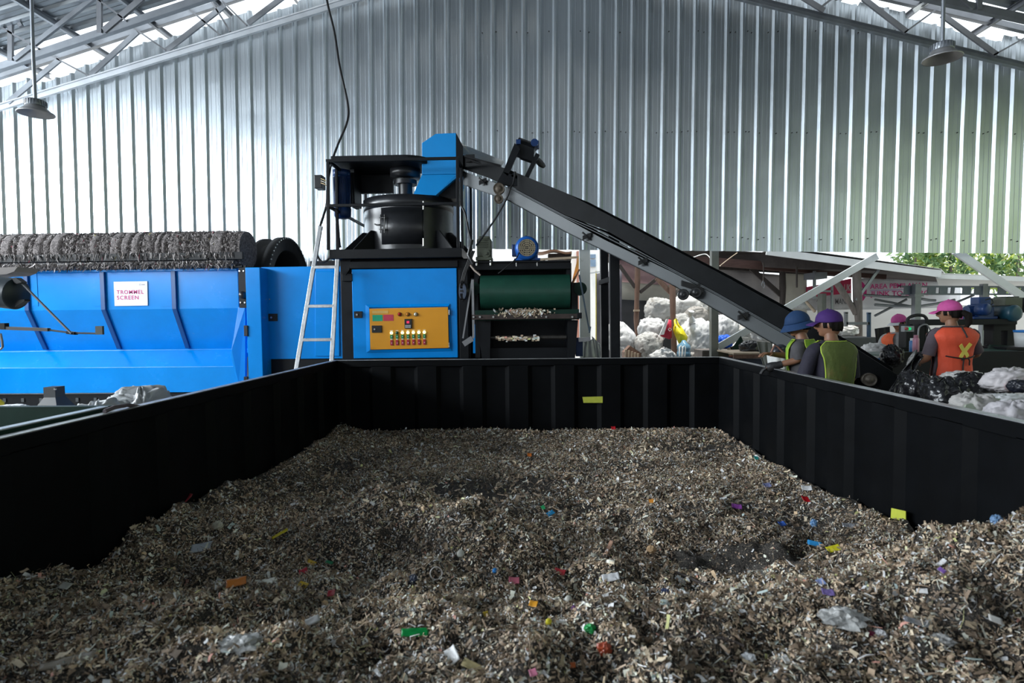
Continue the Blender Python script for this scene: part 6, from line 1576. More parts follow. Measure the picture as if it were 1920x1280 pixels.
def skin_body(nodes, edges, radii, m, sub=2):
    me = bpy.data.meshes.new('body'); me.from_pydata([tuple(p) for p in nodes], edges, [])
    o = bpy.data.objects.new('tmp_body', me); COL.objects.link(o)
    sk = o.modifiers.new('skin', 'SKIN'); sk.use_smooth_shade = True
    for i, r in enumerate(radii):
        sv = me.skin_vertices[0].data[i]; sv.radius = (r, r) if not isinstance(r, tuple) else r; sv.use_root = (i == 0)
    s = o.modifiers.new('sub', 'SUBSURF'); s.levels = sub; s.render_levels = sub
    dg = bpy.context.evaluated_depsgraph_get(); dg.update()
    out = bpy.data.meshes.new_from_object(o.evaluated_get(dg))
    n = len(out.vertices); co = np.empty(n * 3, dtype=np.float32); out.vertices.foreach_get('co', co)
    fs = [list(p.vertices) for p in out.polygons]
    bpy.data.objects.remove(o); 
    return co.reshape(-1, 3), fs

def person(label, base, yawdeg, H, skin, shirt, trousers, arms, head_yaw=0, head_pitch=0, lean=0.0, sleeve=.62, vest=None, hat=None, hair_long=False,
           group=None, glove=None, shoulder_w=.185):
    """base: ground point; yawdeg: facing direction measured from +X; arms: {side: (elbow offset, hand offset)} from the shoulder, given along (right, forward, up)"""
    k = H / 1.70
    a = math.radians(yawdeg); f = V((math.cos(a), math.sin(a), 0)); r = V((f.y, -f.x, 0)); B = V(base)
    def L(x, y, z): return B + r * (x * k) + f * ((y + lean * max(0, z - .9)) * k) + Z * (z * k)
    def D(x, y, z): return (r * x + f * y + Z * z) * k
    root = thing('person', label, 'person', B, group)
    N = []; E = []; R = []
    def nd(p, rad, par=None):
        N.append(p); R.append(rad * k if not isinstance(rad, tuple) else (rad[0] * k, rad[1] * k))
        if par is not None: E.append((par, len(N) - 1))
        return len(N) - 1
    pel = nd(L(0, 0, .93), .125); wa = nd(L(0, 0, 1.08), .115, pel); ch = nd(L(0, 0, 1.28), .125, wa); nb = nd(L(0, .0, 1.42), .060, ch)
    hy = a + math.radians(head_yaw); hp = math.radians(head_pitch)
    hf0 = V((math.cos(hy), math.sin(hy), 0)); hr = V((hf0.y, -hf0.x, 0)); hf = hf0 * math.cos(hp) - Z * math.sin(hp); hu = hr.cross(hf)
    HC = L(0, .035, 1.585)
    nk = nd(L(0, .012, 1.47), .054, nb); nh = nd(HC - hu * .03 * k, .056, nk)
    hands = {}
    for s, sgn in (('R', 1), ('L', -1)):
        sh = nd(L(sgn * shoulder_w, 0, 1.375), .058, ch)
        ev, hv = arms[s]; S = N[sh]
        e = nd(ev.copy() if isinstance(ev, V) else S + D(*ev), .042, sh); em_ = N[e]
        w = nd(hv.copy() if isinstance(hv, V) else S + D(*hv), .027, e)
        d = (N[w] - em_).normalized(); side = d.cross(Z)
        if side.length < .1: side = r.copy()
        side.normalize(); nrm = side.cross(d)
        pm_ = nd(N[w] + d * .045 * k, (.038, .020), w); pe = nd(N[w] + d * .085 * k, (.036, .016), pm_)
        hands[s] = (N[w].copy(), d, side, nrm, em_)
        for i, (off_, ln) in enumerate(((-.030, .066), (-.010, .078), (.010, .072), (.029, .056))):
            b0 = nd(N[pe] + (side * off_ + d * .012) * k, .0085, pe)
            b1 = nd(N[b0] + (d * ln * .5 - nrm * .012) * k, .0080, b0); nd(N[b1] + (d * ln * .38 - nrm * .030) * k, .0068, b1)
        t0 = nd(N[w] + (d * .03 + side * (-.034) * sgn) * k, .0105, pm_); t1 = nd(N[t0] + (d * .032 - side * .026 * sgn - nrm * .008) * k, .0095, t0); nd(N[t1] + (d * .028 - side * .006 * sgn - nrm * .012) * k, .0080, t1)
        hp_ = nd(L(sgn * .095, 0, .86), .088, pel); kn = nd(L(sgn * .105, .02, .49), .060, hp_); an = nd(L(sgn * .11, -.01, .085), .040, kn); nd(L(sgn * .125, .13, .035), .036, an)
    co, fs = skin_body(N, E, R, skin)
    mb = MB(); mb.add([tuple(p) for p in co], fs, True)
    # head with a face
    def headpt(az, el, sc=1.0, extra=0.0):
        d = V((math.sin(az) * math.cos(el), math.cos(az) * math.cos(el), math.sin(el)))
        w_, dp, hh = .074, .094, .116
        t = 1 / math.sqrt((d.x / w_) ** 2 + (d.y / dp) ** 2 + (d.z / hh) ** 2)
        def g(a0, e0, sa, se, amp): return amp * math.exp(-((az - a0) / sa) ** 2 - ((el - e0) / se) ** 2)
        t += g(0, -.10, .14, .20, .026) + g(0, .10, .12, .25, .008) + g(0, -.78, .35, .22, .016) + g(0, .26, .5, .1, .005) - g(.40, .06, .2, .13, .008) - g(-.40, .06, .2, .13, .008) + g(0, -.46, .25, .08, .006) - g(0, -.55, .3, .05, .004)
        if d.z < 0: t *= 1 - .12 * (-d.z) * abs(d.x)
        t = t * sc + extra
        return HC + (hr * d.x + hf * d.y + hu * d.z) * (t * k)
    mb.grid(lambda u, v: headpt(-math.pi + 2 * math.pi * u, -math.pi / 2 + math.pi * v), 64, 40, True, True)
    for s in (-1, 1):   # ears
        c = HC + (hr * (.076 * s) - hf * .008 + hu * .0) * k
        mb.grid(lambda u, v: c + (hr * (s * .012 * math.cos((v - .5) * math.pi) * math.cos(u * 6.283)) + hf * (.019 * math.cos((v - .5) * math.pi) * math.sin(u * 6.283)) + hu * (.032 * math.sin((v - .5) * math.pi))) * k, 14, 9, True, True)
    body = mb.build('body', skin, root)
    for s in (-1, 1):
        mb = MB(); c = headpt(s * .40, .05, 1.0, -.004)
        mb.grid(lambda u, v: c + (hr * (.014 * math.cos((v - .5) * math.pi) * math.cos(u * 6.283)) + hf * (.008 * math.cos((v - .5) * math.pi) * math.sin(u * 6.283)) + hu * (.006 * math.sin((v - .5) * math.pi))) * k, 12, 7, True, True); mb.build('eye', M_EYE, root)
    mb = MB(); mb.grid(lambda u, v: headpt(-.24 + .48 * u, -.55 + .11 * v, 1.0, .003), 8, 4); mb.build('mouth', M_LIP, root)
    # hair: a shell over the back and sides of the skull
    def hairpt(u, v):
        az = math.pi * .36 + u * (2 * math.pi - 2 * math.pi * .36); lo = -.62 if abs(u - .5) < .3 else -.25
        el = lo + (math.pi / 2 - lo) * v; return headpt(az, el, 1.0, .010 + .004 * math.sin(u * 40))
    mb = MB(); mb.grid(hairpt, 40, 14); mb.build('hair', M_HAIR, root, solid=.008)
    if hair_long:
        mb = MB(); p0 = headpt(math.pi, -.05, 1, .01); mb.tube([p0, p0 - hf * .05 * k - Z * .03, p0 - hf * .06 * k - Z * .10, p0 - hf * .03 * k - Z * .17], [.03, .035, .03, .012], 12); mb.build('ponytail', M_HAIR, root)
    # torso garments: elliptic rings from hip to neck
    RG = [(.86, .158, .122), (.95, .165, .125), (1.06, .150, .115), (1.18, .160, .120), (1.28, .175, .125), (1.36, .190, .115), (1.405, .165, .095), (1.435, .105, .078), (1.455, .068, .066)]
    def torso(ang, z, off_=0.0):
        i = 0
        while i < len(RG) - 2 and z > RG[i + 1][0]: i += 1
        t = (z - RG[i][0]) / (RG[i + 1][0] - RG[i][0]); t = max(0, min(1, t))
        w_ = RG[i][1] * (1 - t) + RG[i + 1][1] * t + off_; d_ = RG[i][2] * (1 - t) + RG[i + 1][2] * t + off_
        cx_, cy_ = math.cos(ang), math.sin(ang)
        e_ = .8
        return L(math.copysign(abs(cx_) ** e_, cx_) * w_, math.copysign(abs(cy_) ** e_, cy_) * d_, z)
    def wrinkle(ang, z, sd): return .006 * mnoise.noise(V((math.cos(ang) * 3 + sd, math.sin(ang) * 3, z * 9))) + .004 * mnoise.noise(V((math.cos(ang) * 9 + sd, math.sin(ang) * 9, z * 22)))
    z0s = .84
    mb = MB(); mb.grid(lambda u, v: torso(u * 2 * math.pi, z0s + (1.452 - z0s) * v, .004 + wrinkle(u * 2 * math.pi, z0s + .61 * v, 1)), 48, 30, True, True)
    for s, sgn in (('R', 1), ('L', -1)):
        w_, d, side, nrm, e_ = hands[s]; S = L(sgn * (shoulder_w - .03), 0, 1.375)
        end = S + (e_ - S) * sleeve if sleeve <= 1 else e_ + (w_ - e_) * (sleeve - 1)
        S2 = L(sgn * shoulder_w, 0, 1.372)
        mid = S2 + (e_ - S2) * min(sleeve, 1) * .5
        pts = [S, S2, mid] + ([end] if sleeve <= 1 else [e_, end])
        rr_ = [.062 * k, .068 * k, .062 * k] + ([.062 * k] if sleeve <= 1 else [.054 * k, .046 * k])
        mb.tube(pts, rr_, 16)
    sh_o = mb.build('shirt', shirt, root, subsurf=1)
    mb = MB()
    for sgn in (1, -1):
        mb.tube([L(sgn * .07, 0, .93), L(sgn * .095, 0, .84), L(sgn * .105, .02, .49), L(sgn * .11, -.01, .10)], [.105 * k, .102 * k, .075 * k, .062 * k], 18)
    mb.grid(lambda u, v: torso(u * 2 * math.pi, .84 + .17 * v, .002), 40, 6, True, True)
    mb.build('trousers', trousers, root)
    mb = MB()
    for sgn in (1, -1):
        c = L(sgn * .12, .06, .04); mb.grid(lambda u, v: c + r * (.045 * k * math.cos((v - .5) * math.pi) * math.cos(u * 6.283)) + f * (.125 * k * math.cos((v - .5) * math.pi) * math.sin(u * 6.283)) + Z * (max(-.04, .055 * math.sin((v - .5) * math.pi)) * k), 18, 9, True, True)
    mb.build('shoes', M_RUBBER, root)
    if vest:
        vm, em, style = vest
        def vgrid(ac, half_fn, z0, z1, off_):
            # a panel centred on angle ac (pi*1.5 = back, pi/2 = front)
            def fn(u, v):
                z = z0 + (z1 - z0) * v; hw = half_fn(v); bulge = .030 * math.exp(-((v - .80) / .16) ** 2) if style != 'bib' else 0.0; return torso(ac + (u - .5) * 2 * hw, z, off_ + bulge + wrinkle(u * 3, z, 4))
            return fn
        if style == 'bib':
            hb_ = lambda v: 1.02 - .10 * math.sin(v * math.pi) + (.18 * max(0, (v - .75) / .25)) - .05
            for ac in (math.pi * 1.5, math.pi / 2):
                mb = MB(); fn = vgrid(ac, hb_, .90, 1.445, .020); mb.grid(fn, 26, 26); vo = mb.build('vest_panel', vm, root, solid=.006)
                if em:
                    mb = MB(); mb.tube([fn(0, i / 24) for i in range(25)], .006, 6); mb.tube([fn(1, i / 24) for i in range(25)], .006, 6); mb.tube([fn(i / 24, 1) for i in range(25)], .006, 6); mb.build('piping', em, vo)
        else:
            hb_ = lambda v: 1.52 - .05 * max(0, (v - .45) / .55)
            fn = vgrid(math.pi * 1.5, hb_, .915, 1.44, .020)
            mb = MB(); mb.grid(fn, 34, 28); vo = mb.build('vest_back', vm, root, solid=.006)
            mb = MB(); mb.tube([fn(0, i / 24) for i in range(25)], .008, 6); mb.tube([fn(1, i / 24) for i in range(25)], .008, 6); mb.tube([fn(i / 24, 1) for i in range(25)], .008, 6); mb.tube([fn(i / 24, 0) for i in range(25)], .008, 6); mb.build('piping', em, vo)
            for sgn, ac in ((1, math.pi * .30), (-1, math.pi * .70)):
                ffn = vgrid(ac, lambda v: .50 - .10 * v, .915, 1.43, .020)
                mb = MB(); mb.grid(ffn, 14, 24); fo_ = mb.build('vest_front', vm, root, solid=.006)
                mb = MB(); mb.tube([ffn(0, i / 20) for i in range(21)], .006, 6); mb.tube([ffn(1, i / 20) for i in range(21)], .006, 6); mb.build('piping', em, fo_)
            if style == 'cross':
                def bp(u, v, o_=.030): return torso(math.pi * 1.5 + u, .915 + .525 * v, o_ + .030 * math.exp(-((v - .80) / .16) ** 2))
                for (u0, v0, u1, v1) in ((-.20, .66, .16, .42), (.16, .68, -.14, .40)):
                    mb = MB()
                    q = [bp(u0 + (u1 - u0) * i / 8, v0 + (v1 - v0) * i / 8) for i in range(9)]
                    n_ = (-f)
                    dd = (q[-1] - q[0]).normalized(); sd_ = dd.cross(n_).normalized() * .018
                    vs = [p - sd_ for p in q] + [p + sd_ for p in q]
                    mb.add(vs, [(i, i + 1, 9 + i + 1, 9 + i) for i in range(8)]); mb.build('yellow_tape_cross', mat('yellow_reflective_tape', (.75, .62, .10), .4), vo, solid=.004)
                mb = MB(); mb.tube([bp(-.95 + 1.9 * i / 16, .385 + .05 * abs(i / 8 - 1)) for i in range(17)], .007, 6); mb.build('waist_tie', em, vo)
                mb = MB(); mb.tube([bp(-.02, .40, .035), bp(-.10, .40, .05), bp(-.13, .36, .05), bp(-.02, .385, .04), bp(.10, .39, .05), bp(.16, .34, .05), bp(.22, .30, .04), bp(.26, .25, .035)], .006, 6); mb.tube([bp(-.01, .39, .035), bp(-.03, .25, .034), bp(-.05, .02, .034)], .006, 6); mb.build('tie_bow', em, vo)
                mb = MB(); mb.tube([bp(0, 1, .03), bp(-.01, .92, .032), bp(0, .80, .032)], .008, 6); mb.build('neck_tie', em, vo)
    if glove:
        w_, d, side, nrm, e_ = hands[glove[0]]
        mb = MB(); mb.tube([w_ - d * .05 * k, w_ - d * .01 * k, w_ + d * .03 * k, w_ + d * .085 * k, w_ + d * .10 * k], [.035, .035, .043, .042, .02], 14)
        for off_, ln in ((-.030, .066), (-.010, .078), (.010, .072), (.029, .056)):
            p0 = w_ + (d * .095 + side * off_) * k; mb.tube([p0, p0 + (d * ln * .5 - nrm * .012) * k, p0 + (d * ln * .9 - nrm * .04) * k], [.0125, .012, .009], 8)
        mb.build('glove', glove[1], root)
    if hat:
        kind, hm, bm = hat
        e0 = .34
        if kind == 'cap':
            mb = MB(); mb.grid(lambda u, v: headpt(u * 2 * math.pi, e0 - .16 * (0.5 - .5 * math.cos(u * 2 * math.pi)) + (math.pi / 2 - e0 + .16) * v, 1.0, .016 + .012 * math.sin(min(1, v * 1.5) * math.pi * .8)), 44, 16, True, True); ho = mb.build('cap', hm, root, solid=.004)
            def brim(u, v):
                az = -.85 + 1.7 * u; base_ = headpt(az, e0 - .02, 1.0, .016); out = (hf * math.cos(az * .55) + hr * math.sin(az * .55)).normalized()
                return base_ + out * (.072 * k * v * math.cos(az * .75)) - hu * (.018 * v * v * k + .014 * v * abs(az) * k)
            mb = MB(); mb.grid(brim, 18, 8); mb.build('brim', bm, ho, solid=.004)
            mb = MB(); p = headpt(0, math.pi / 2 - .001, 1, .028); mb.lathe([(.001, .004), (.009, .0), (.009, -.004)], p, hu, 10); mb.build('button', hm, ho)
        else:
            mb = MB(); mb.grid(lambda u, v: headpt(u * 2 * math.pi, .22 + (math.pi / 2 - .22) * v, 1.0, .020 + .012 * math.sin(min(1, v * 1.6) * math.pi * .7)), 40, 14, True, True); ho = mb.build('hat_crown', hm, root, solid=.004)
            def bbrim(u, v):
                az = u * 2 * math.pi; b0 = headpt(az, .24, 1, .018); out = (hf * math.cos(az) + hr * math.sin(az)); return b0 + out * (.055 * k * v) - hu * (.062 * k * v)
            mb = MB(); mb.grid(bbrim, 40, 8, True, True); mb.build('hat_brim', bm, ho, solid=.004)
    return root

M_PURPLE = mat('purple_cap_cloth', (.045, .010, .125), .8, 0, .1, 20, .1, 60)
M_PINK = mat('pink_cap_cloth', (.52, .075, .28), .75, 0, .1, 20, .1, 60)
M_BLUEHAT = mat('navy_blue_hat_cloth', (.006, .036, .11), .8, 0, .1, 20, .1, 60)
M_NAVY = mat('dark_navy_shirt', (.016, .014, .028), .8, 0, .2, 10, .2, 40)
M_GREYSH = mat('dark_grey_shirt', (.065, .062, .068), .8, 0, .15, 10, .2, 40)
M_PLUM = mat('plum_grey_shirt', (.085, .065, .08), .8, 0, .15, 10, .2, 40)
M_LGREY = mat('light_grey_shirt', (.38, .38, .38), .8, 0, .1, 10, .2, 40)
M_VESTG = mat('olive_green_vest', (.085, .115, .022), .75, 0, .15, 6, .2, 60, dirt=((.15, .11, .03), .38, 3.0))
M_VESTL = mat('lime_green_vest', (.19, .36, .02), .7, 0, .12, 6, .2, 60)
M_PIPEY = mat('lime_piping', (.36, .48, .05), .6)
M_VESTO = mat('orange_vest', (.72, .085, .035), .7, 0, .08, 6, .2, 60)
M_VESTO2 = mat('bright_orange_vest', (.85, .15, .05), .7, 0, .08, 6, .2, 60)
M_PIPEB = mat('black_piping', (.012, .012, .014), .7)
M_TROUS = mat('dark_trousers', (.03, .03, .036), .85, 0, .2, 8, .2, 40)
M_GLOVE = mat('black_glove', (.010, .010, .011), .6, 0, .2, 20, .2, 60)

_pp = P(1560, 640, 4.95)
person('person in a purple cap and olive green vest seen from behind, face turned left', (_pp.x, _pp.y, 0), 104, 1.655, M_SKIN, M_NAVY, M_TROUS,
       {'R': ((.05, .02, -.27), (.0, .22, -.40)), 'L': ((-.06, .05, -.26), (.02, .25, -.36))}, head_yaw=42, head_pitch=6, sleeve=.95, vest=(M_VESTG, M_PIPEY, 'bib'), hat=('cap', M_PURPLE, M_PURPLE), shoulder_w=.19)
_p2 = P(1507, 640, 5.45)
person('person in a blue bucket hat and lime vest, black glove on the bin rim', (_p2.x + .02, _p2.y, 0), 140, 1.645, M_SKIN, M_GREYSH, M_TROUS,
       {'L': (P(1500, 674, 5.33), P(1456, 685, 5.40)), 'R': (P(1490, 668, 5.78), P(1449, 664, 5.70))}, head_yaw=20, head_pitch=14, lean=.05, sleeve=.85, vest=(M_VESTL, M_PIPEY, 'bib'), hat=('bucket', M_BLUEHAT, M_BLUEHAT), glove=('L', M_GLOVE))
_p3 = P(1785, 640, 5.75)
person('person in a pink cap and orange vest with a yellow tape cross on its back', (_p3.x, _p3.y, .14), 97, 1.60, M_SKIN, M_PLUM, M_TROUS,
       {'R': ((.16, .04, -.24), (.04, .26, -.27)), 'L': ((-.07, .03, -.27), (.0, .24, -.33))}, head_yaw=36, head_pitch=6, sleeve=.85, vest=(M_VESTO, M_PIPEB, 'cross'), hat=('cap', M_PINK, M_PINK), hair_long=True, shoulder_w=.19)
_p4 = P(1686, 640, 8.1)
person('person in a pink cap, open orange vest and light grey shirt facing the camera', (_p4.x, _p4.y, 0), 232, 1.60, M_SKIN2, M_LGREY, M_TROUS,
       {'R': ((.06, .05, -.26), (-.02, .28, -.30)), 'L': ((-.06, .05, -.26), (.02, .28, -.30))}, head_yaw=-36, head_pitch=16, sleeve=1.6, vest=(M_VESTO2, M_VESTO2, 'open'), hat=('cap', M_PINK, M_SACK))
_p5 = P(1806, 640, 8.4)
person('person in a pink cap half hidden between the orange vest and the blue motor', (_p5.x, _p5.y, 0), 190, 1.66, M_SKIN, M_NAVY, M_TROUS,
       {'R': ((.06, .05, -.26), (-.02, .28, -.30)), 'L': ((-.06, .05, -.26), (.02, .28, -.30))}, head_yaw=10, head_pitch=25, sleeve=1.5, hat=('cap', M_PINK, M_PINK))
# low pallet the woman stands on, and the pail beside the blue hat
pl_ = thing('pallet', 'low timber pallet under the person in the orange vest', 'pallet', (_p3.x, _p3.y, 0))
for i in range(5):
    mb = MB(); mb.box(_p3.x - .4, _p3.x + .4, _p3.y - .30 + i * .14, _p3.y - .19 + i * .14, .115, .135); mb.build('slat', M_WOODB, pl_)
for i in (-1, 0, 1):
    mb = MB(); mb.box(_p3.x - .04 + i * .34, _p3.x + .04 + i * .34, _p3.y - .32, _p3.y + .40, 0, .115); mb.build('bearer', M_WOODB, pl_)
wp = thing('white_sack_bucket', 'white crinkled bucket of scrap behind the bin rim beside the blue hat', 'bucket', P(1461, 720, 6.0))
c = P(1461, 700, 5.95); kk = 5.95 / F
mb = MB(); mb.grid(lambda u, v: c + V((math.cos(u * 6.283) * (17 + 4 * v) * kk * (1 + .03 * math.sin(u * 60)), math.sin(u * 6.283) * (17 + 4 * v) * kk * (1 + .03 * math.sin(u * 60)), v * 38 * kk)), 60, 8, True, True); mb.lathe([(.001, .01), (17 * kk, .01)], c, Z, 20); mb.build('body', mat('white_crinkled_plastic', (.66, .66, .64), .6, 0, .06, 8, .2, 20), wp, solid=.006)
mb = MB(); mb.box(c.x - .13, c.x + .13, c.y - .13, c.y + .13, 0, c.z); tag(mb.build('stool', M_WOODD), 'dark stool carrying the white bucket', 'stool')
sc_ = thing('scrap_item', 'dark bottle scrap and straps sticking out of the white bucket', 'scrap', P(1463, 664, 6.0))
mb = MB(); mb.tube([P(1450, 668, 6.0), P(1456, 655, 5.95), P(1470, 652, 6.0), P(1478, 662, 6.05)], [.02, .05, .055, .03], 12); mb.build('bottle', mat('smoky_plastic', (.04, .045, .06), .25), sc_)
mb = MB(); mb.tube([P(1446, 660, 5.92), P(1452, 647, 5.9), P(1458, 650, 5.9), P(1476, 668, 5.9)], .010, 6); mb.build('strap', mat('brown_strap', (.24, .12, .09), .6), sc_)
mb = MB(); mb.obox(P(1475, 661, 6.02), (.03, 0, 0), (0, .02, 0), (0, 0, .02)); mb.build('red_scrap', mat('red_scrap', (.45, .02, .04), .5), sc_)

# ================================================================== PICKED-OUT PIECES ON THE HEAP
def pcol(c): return mat('plastic_%d_%d_%d' % tuple(int(v * 255) for v in c), c, .35, 0, .08, 12, .1, 30)
WR_ = random.Random(77)
def flat_piece(name, label, cat, px, py, lpx, wpx, c, ang=0.0, curl=.25, group=None, m=None, lift=.034, tiltx=0.0):
    p = on_waste(px, py); k = (p - CO).dot(CF) / F; L = lpx * k; W = wpx * k * 1.5
    a = math.radians(ang); n = V((WR_.uniform(-.25, .25), -.55, 1)).normalized()
    t = V((math.cos(a), math.sin(a), 0)); t = (t - n * t.dot(n)).normalized(); b_ = n.cross(t)
    mb = MB()
    def fn(u, v):
        s = (u - .5); q = (v - .5); wob = .10 * mnoise.noise(V((u * 3 + px, v * 3, py)))
        wd = 1 - .35 * abs(s) * abs(mnoise.noise(V((px * .1, u * 4, 1)))) 
        return p + n * lift + t * (s * L) + b_ * (q * W * wd) + n * (curl * L * (s * s - .1) + wob * L * .6)
    mb.grid(fn, 12, 6); o = mb.build(name, m or pcol(c), solid=.0016)
    return tag(o, label, cat, group)
def cap_piece(name, label, cat, px, py, dpx, c, ring=False, tilt=(.2, -.7, .7), group=None):
    p = on_waste(px, py); k = (p - CO).dot(CF) / F; r = dpx * k / 2; ax = V(tilt).normalized(); p = p + Z * (r * .5 + .026)
    mb = MB()
    if ring: mb.lathe([(r, -.008), (r, .010), (r * .86, .010), (r * .80, -.004), (r * .86, -.008), (r, -.008)], p, ax, 24)
    else: mb.lathe([(.001, .008), (r * .9, .008), (r, .004), (r, -.010), (r * .88, -.010), (r * .86, .003), (.001, .004)], p, ax, 22)
    return tag(mb.build(name, pcol(c)), label, cat, group)
def crumple(name, label, cat, px, py, rx, ry, c, m=None, wr=.35, group=None):
    p = on_waste(px, py); k = (p - CO).dot(CF) / F
    sv = V((px * .37, py * .21, 1.3)); mb = MB()
    def fn(u, v):
        th = u * 6.28318; ph = (v - .5) * math.pi; d = V((math.cos(th) * math.cos(ph), math.sin(th) * math.cos(ph), math.sin(ph)))
        r = 1 + wr * mnoise.noise(d * 2.1 + sv) + wr * .8 * mnoise.noise(d * 5 + sv)
        return p + V((d.x * rx * k * r, d.y * rx * k * .8 * r, d.z * ry * k * r + ry * k * .4 + .015))
    mb.grid(fn, 22, 12, False, True); return tag(mb.build(name, m or pcol(c)), label, cat, group)
M_FOIL = mat('silver_foil', (.55, .56, .60), .22, .7, .2, 20, .5, 40)
M_CLEAR = mat('clear_crumpled_film', (.42, .42, .41), .22, 0, .2, 14, .6, 30, spec=.7)
FP, CP, CR_ = flat_piece, cap_piece, crumple
FP('plastic_strip', 'bright green plastic strip lying near the bottom centre of the heap', 'plastic piece', 778, 1195, 50, 11, (.0, .30, .06), 8, .05)
FP('paper_label', 'pale blue grey paper label on the dark left slope of the heap', 'paper', 381, 1033, 38, 14, (.50, .54, .58), 12, .06)
CP('bottle_ring', 'white plastic ring standing on the middle of the heap', 'ring', 818, 1090, 24, (.70, .66, .64), True, (.25, -.9, .35))
CR_('plastic_scrap', 'dark navy scrap left of the white ring', 'plastic piece', 775, 1096, 8, 9, (.02, .03, .06))
FP('white_strip', 'curved white plastic strip on the left of the heap', 'plastic piece', 500, 1101, 40, 11, (.68, .67, .58), 5, .35)
FP('orange_strip', 'torn orange plastic strip left of the curved white strip', 'plastic piece', 445, 1100, 34, 12, (.50, .16, .02), 25, .2)
FP('yellow_stick', 'yellow plastic stick on the dark left part of the heap', 'plastic piece', 529, 1007, 30, 5, (.62, .52, .01), 38, .03)
FP('yellow_hook', 'yellow bent plastic piece right of the yellow stick', 'plastic piece', 586, 1062, 9, 13, (.66, .42, .01), 70, .5)
FP('red_scrap', 'small red scrap just below the yellow bent piece', 'plastic piece', 571, 1078, 15, 8, (.45, .01, .03), 30, .2)
FP('green_scrap', 'small green scrap right of the yellow bent piece', 'plastic piece', 619, 1061, 6, 10, (.02, .20, .09), 80, .2)
FP('red_scrap', 'dark red scrap below the torn orange and yellow pieces', 'plastic piece', 626, 1120, 14, 9, (.30, .02, .03), 10, .3)
FP('yellow_scrap', 'small yellow scrap above the dark red scrap', 'plastic piece', 571, 1104, 18, 7, (.60, .40, .02), -20, .2)
FP('white_card', 'small white card standing on the far left edge of the heap', 'card', 127, 1106, 13, 16, (.55, .55, .52), 80, .15)
FP('blue_scrap', 'bright blue shard on the ridge in the middle of the heap', 'plastic piece', 1031, 968, 16, 6, (.02, .30, .62), 45, .1)
FP('green_scrap', 'green shard left of the bright blue shard', 'plastic piece', 1020, 957, 7, 7, (.02, .30, .10), 20, .1)
FP('red_scrap', 'bright red flake near the right bin wall', 'plastic piece', 1507, 941, 13, 9, (.70, .01, .02), 0, .3)
FP('orange_scrap', 'small orange flake in the far middle of the heap', 'plastic piece', 1222, 945, 9, 7, (.65, .25, .03), 0, .2)
FP('orange_scrap', 'orange flake at the far end of the heap', 'plastic piece', 992, 857, 8, 6, (.70, .18, .02), 0, .2)
FP('purple_scrap', 'purple crumpled wrapper near the right bin wall', 'wrapper', 1380, 955, 18, 8, (.24, .05, .30), -15, .3)
FP('blue_scrap', 'blue flake in front of the purple wrapper', 'plastic piece', 1463, 988, 14, 7, (.05, .14, .55), 20, .3)
CR_('blue_scrap', 'pale blue crumpled scrap left of the yellow wrapper', 'plastic piece', 1526, 988, 6, 8, (.12, .25, .45))
FP('yellow_wrapper', 'yellow wrapper beside the dark hollow', 'wrapper', 1562, 1035, 26, 9, (.68, .62, .02), 12, .12)
FP('blue_bag_scrap', 'bright blue bag scrap left of the yellow wrapper', 'plastic piece', 1527, 1026, 11, 18, (.03, .28, .62), 70, .3)
FP('foil_scrap', 'silver foil scrap behind the yellow wrapper', 'foil', 1595, 991, 30, 7, (.5, .5, .5), -15, .15, m=M_FOIL)
CR_('blue_scrap', 'blue scrap on the right heap against the bin wall', 'plastic piece', 1869, 985, 11, 9, (.14, .25, .42))
CR_('green_scrap', 'green crumpled cap near the bottom of the heap', 'plastic piece', 1106, 1189, 11, 8, (.01, .32, .07))
CP('plastic_disc', 'small yellow bottle cap left of the green cap', 'bottle cap', 1029, 1181, 11, (.70, .62, .03))
CR_('rust_red_scrap', 'rust red crumpled scrap in the near foreground', 'plastic piece', 1133, 1228, 13, 11, (.38, .06, .02))
CR_('clear_film', 'clear crumpled film on the right of the near heap', 'film', 1580, 1170, 40, 12, (.4, .4, .4), M_CLEAR, .5)
CR_('white_scrap', 'white and maroon torn scrap right of the clear film', 'plastic piece', 1650, 1200, 11, 8, (.66, .66, .68))
CR_('maroon_scrap', 'maroon scrap touching the torn white scrap', 'plastic piece', 1634, 1201, 9, 6, (.20, .01, .05))
FP('foil_wrapper', 'shiny silver wrapper standing on the right of the near heap', 'foil', 1713, 1178, 12, 34, (.5, .5, .55), 80, .2, m=M_FOIL)
CR_('clear_film', 'clear film twist right of the silver wrapper', 'film', 1765, 1212, 20, 9, (.4, .4, .4), M_CLEAR, .5)
FP('purple_scrap', 'lilac purple scrap on the right side of the heap', 'plastic piece', 1548, 1120, 22, 9, (.22, .16, .42), -10, .2)
FP('blue_scrap', 'blue and white scrap above the lilac scrap', 'plastic piece', 1537, 1101, 14, 9, (.25, .32, .58), 15, .4)
FP('purple_scrap', 'small violet scrap on the right heap', 'plastic piece', 1762, 1080, 9, 8, (.24, .12, .45), 30, .2)
CR_('tan_lump', 'tan sponge lump left of the dark hollow', 'sponge', 1221, 1037, 9, 7, (.50, .33, .18), None, .15)
FP('brown_stick', 'pinkish brown stick slanting left of the tan lump', 'stick', 1142, 1035, 36, 5, (.40, .24, .17), 60, .1)
FP('white_shard', 'white triangular shard in the middle of the heap', 'plastic piece', 1146, 1090, 32, 11, (.66, .66, .68), 8, .1)
FP('white_shard', 'small white shard right of the triangular one', 'plastic piece', 1273, 1094, 11, 12, (.68, .68, .68), 45, .2)
FP('red_scrap', 'red scrap left of the triangular white shard', 'plastic piece', 1050, 1079, 20, 8, (.42, .03, .04), -20, .3)
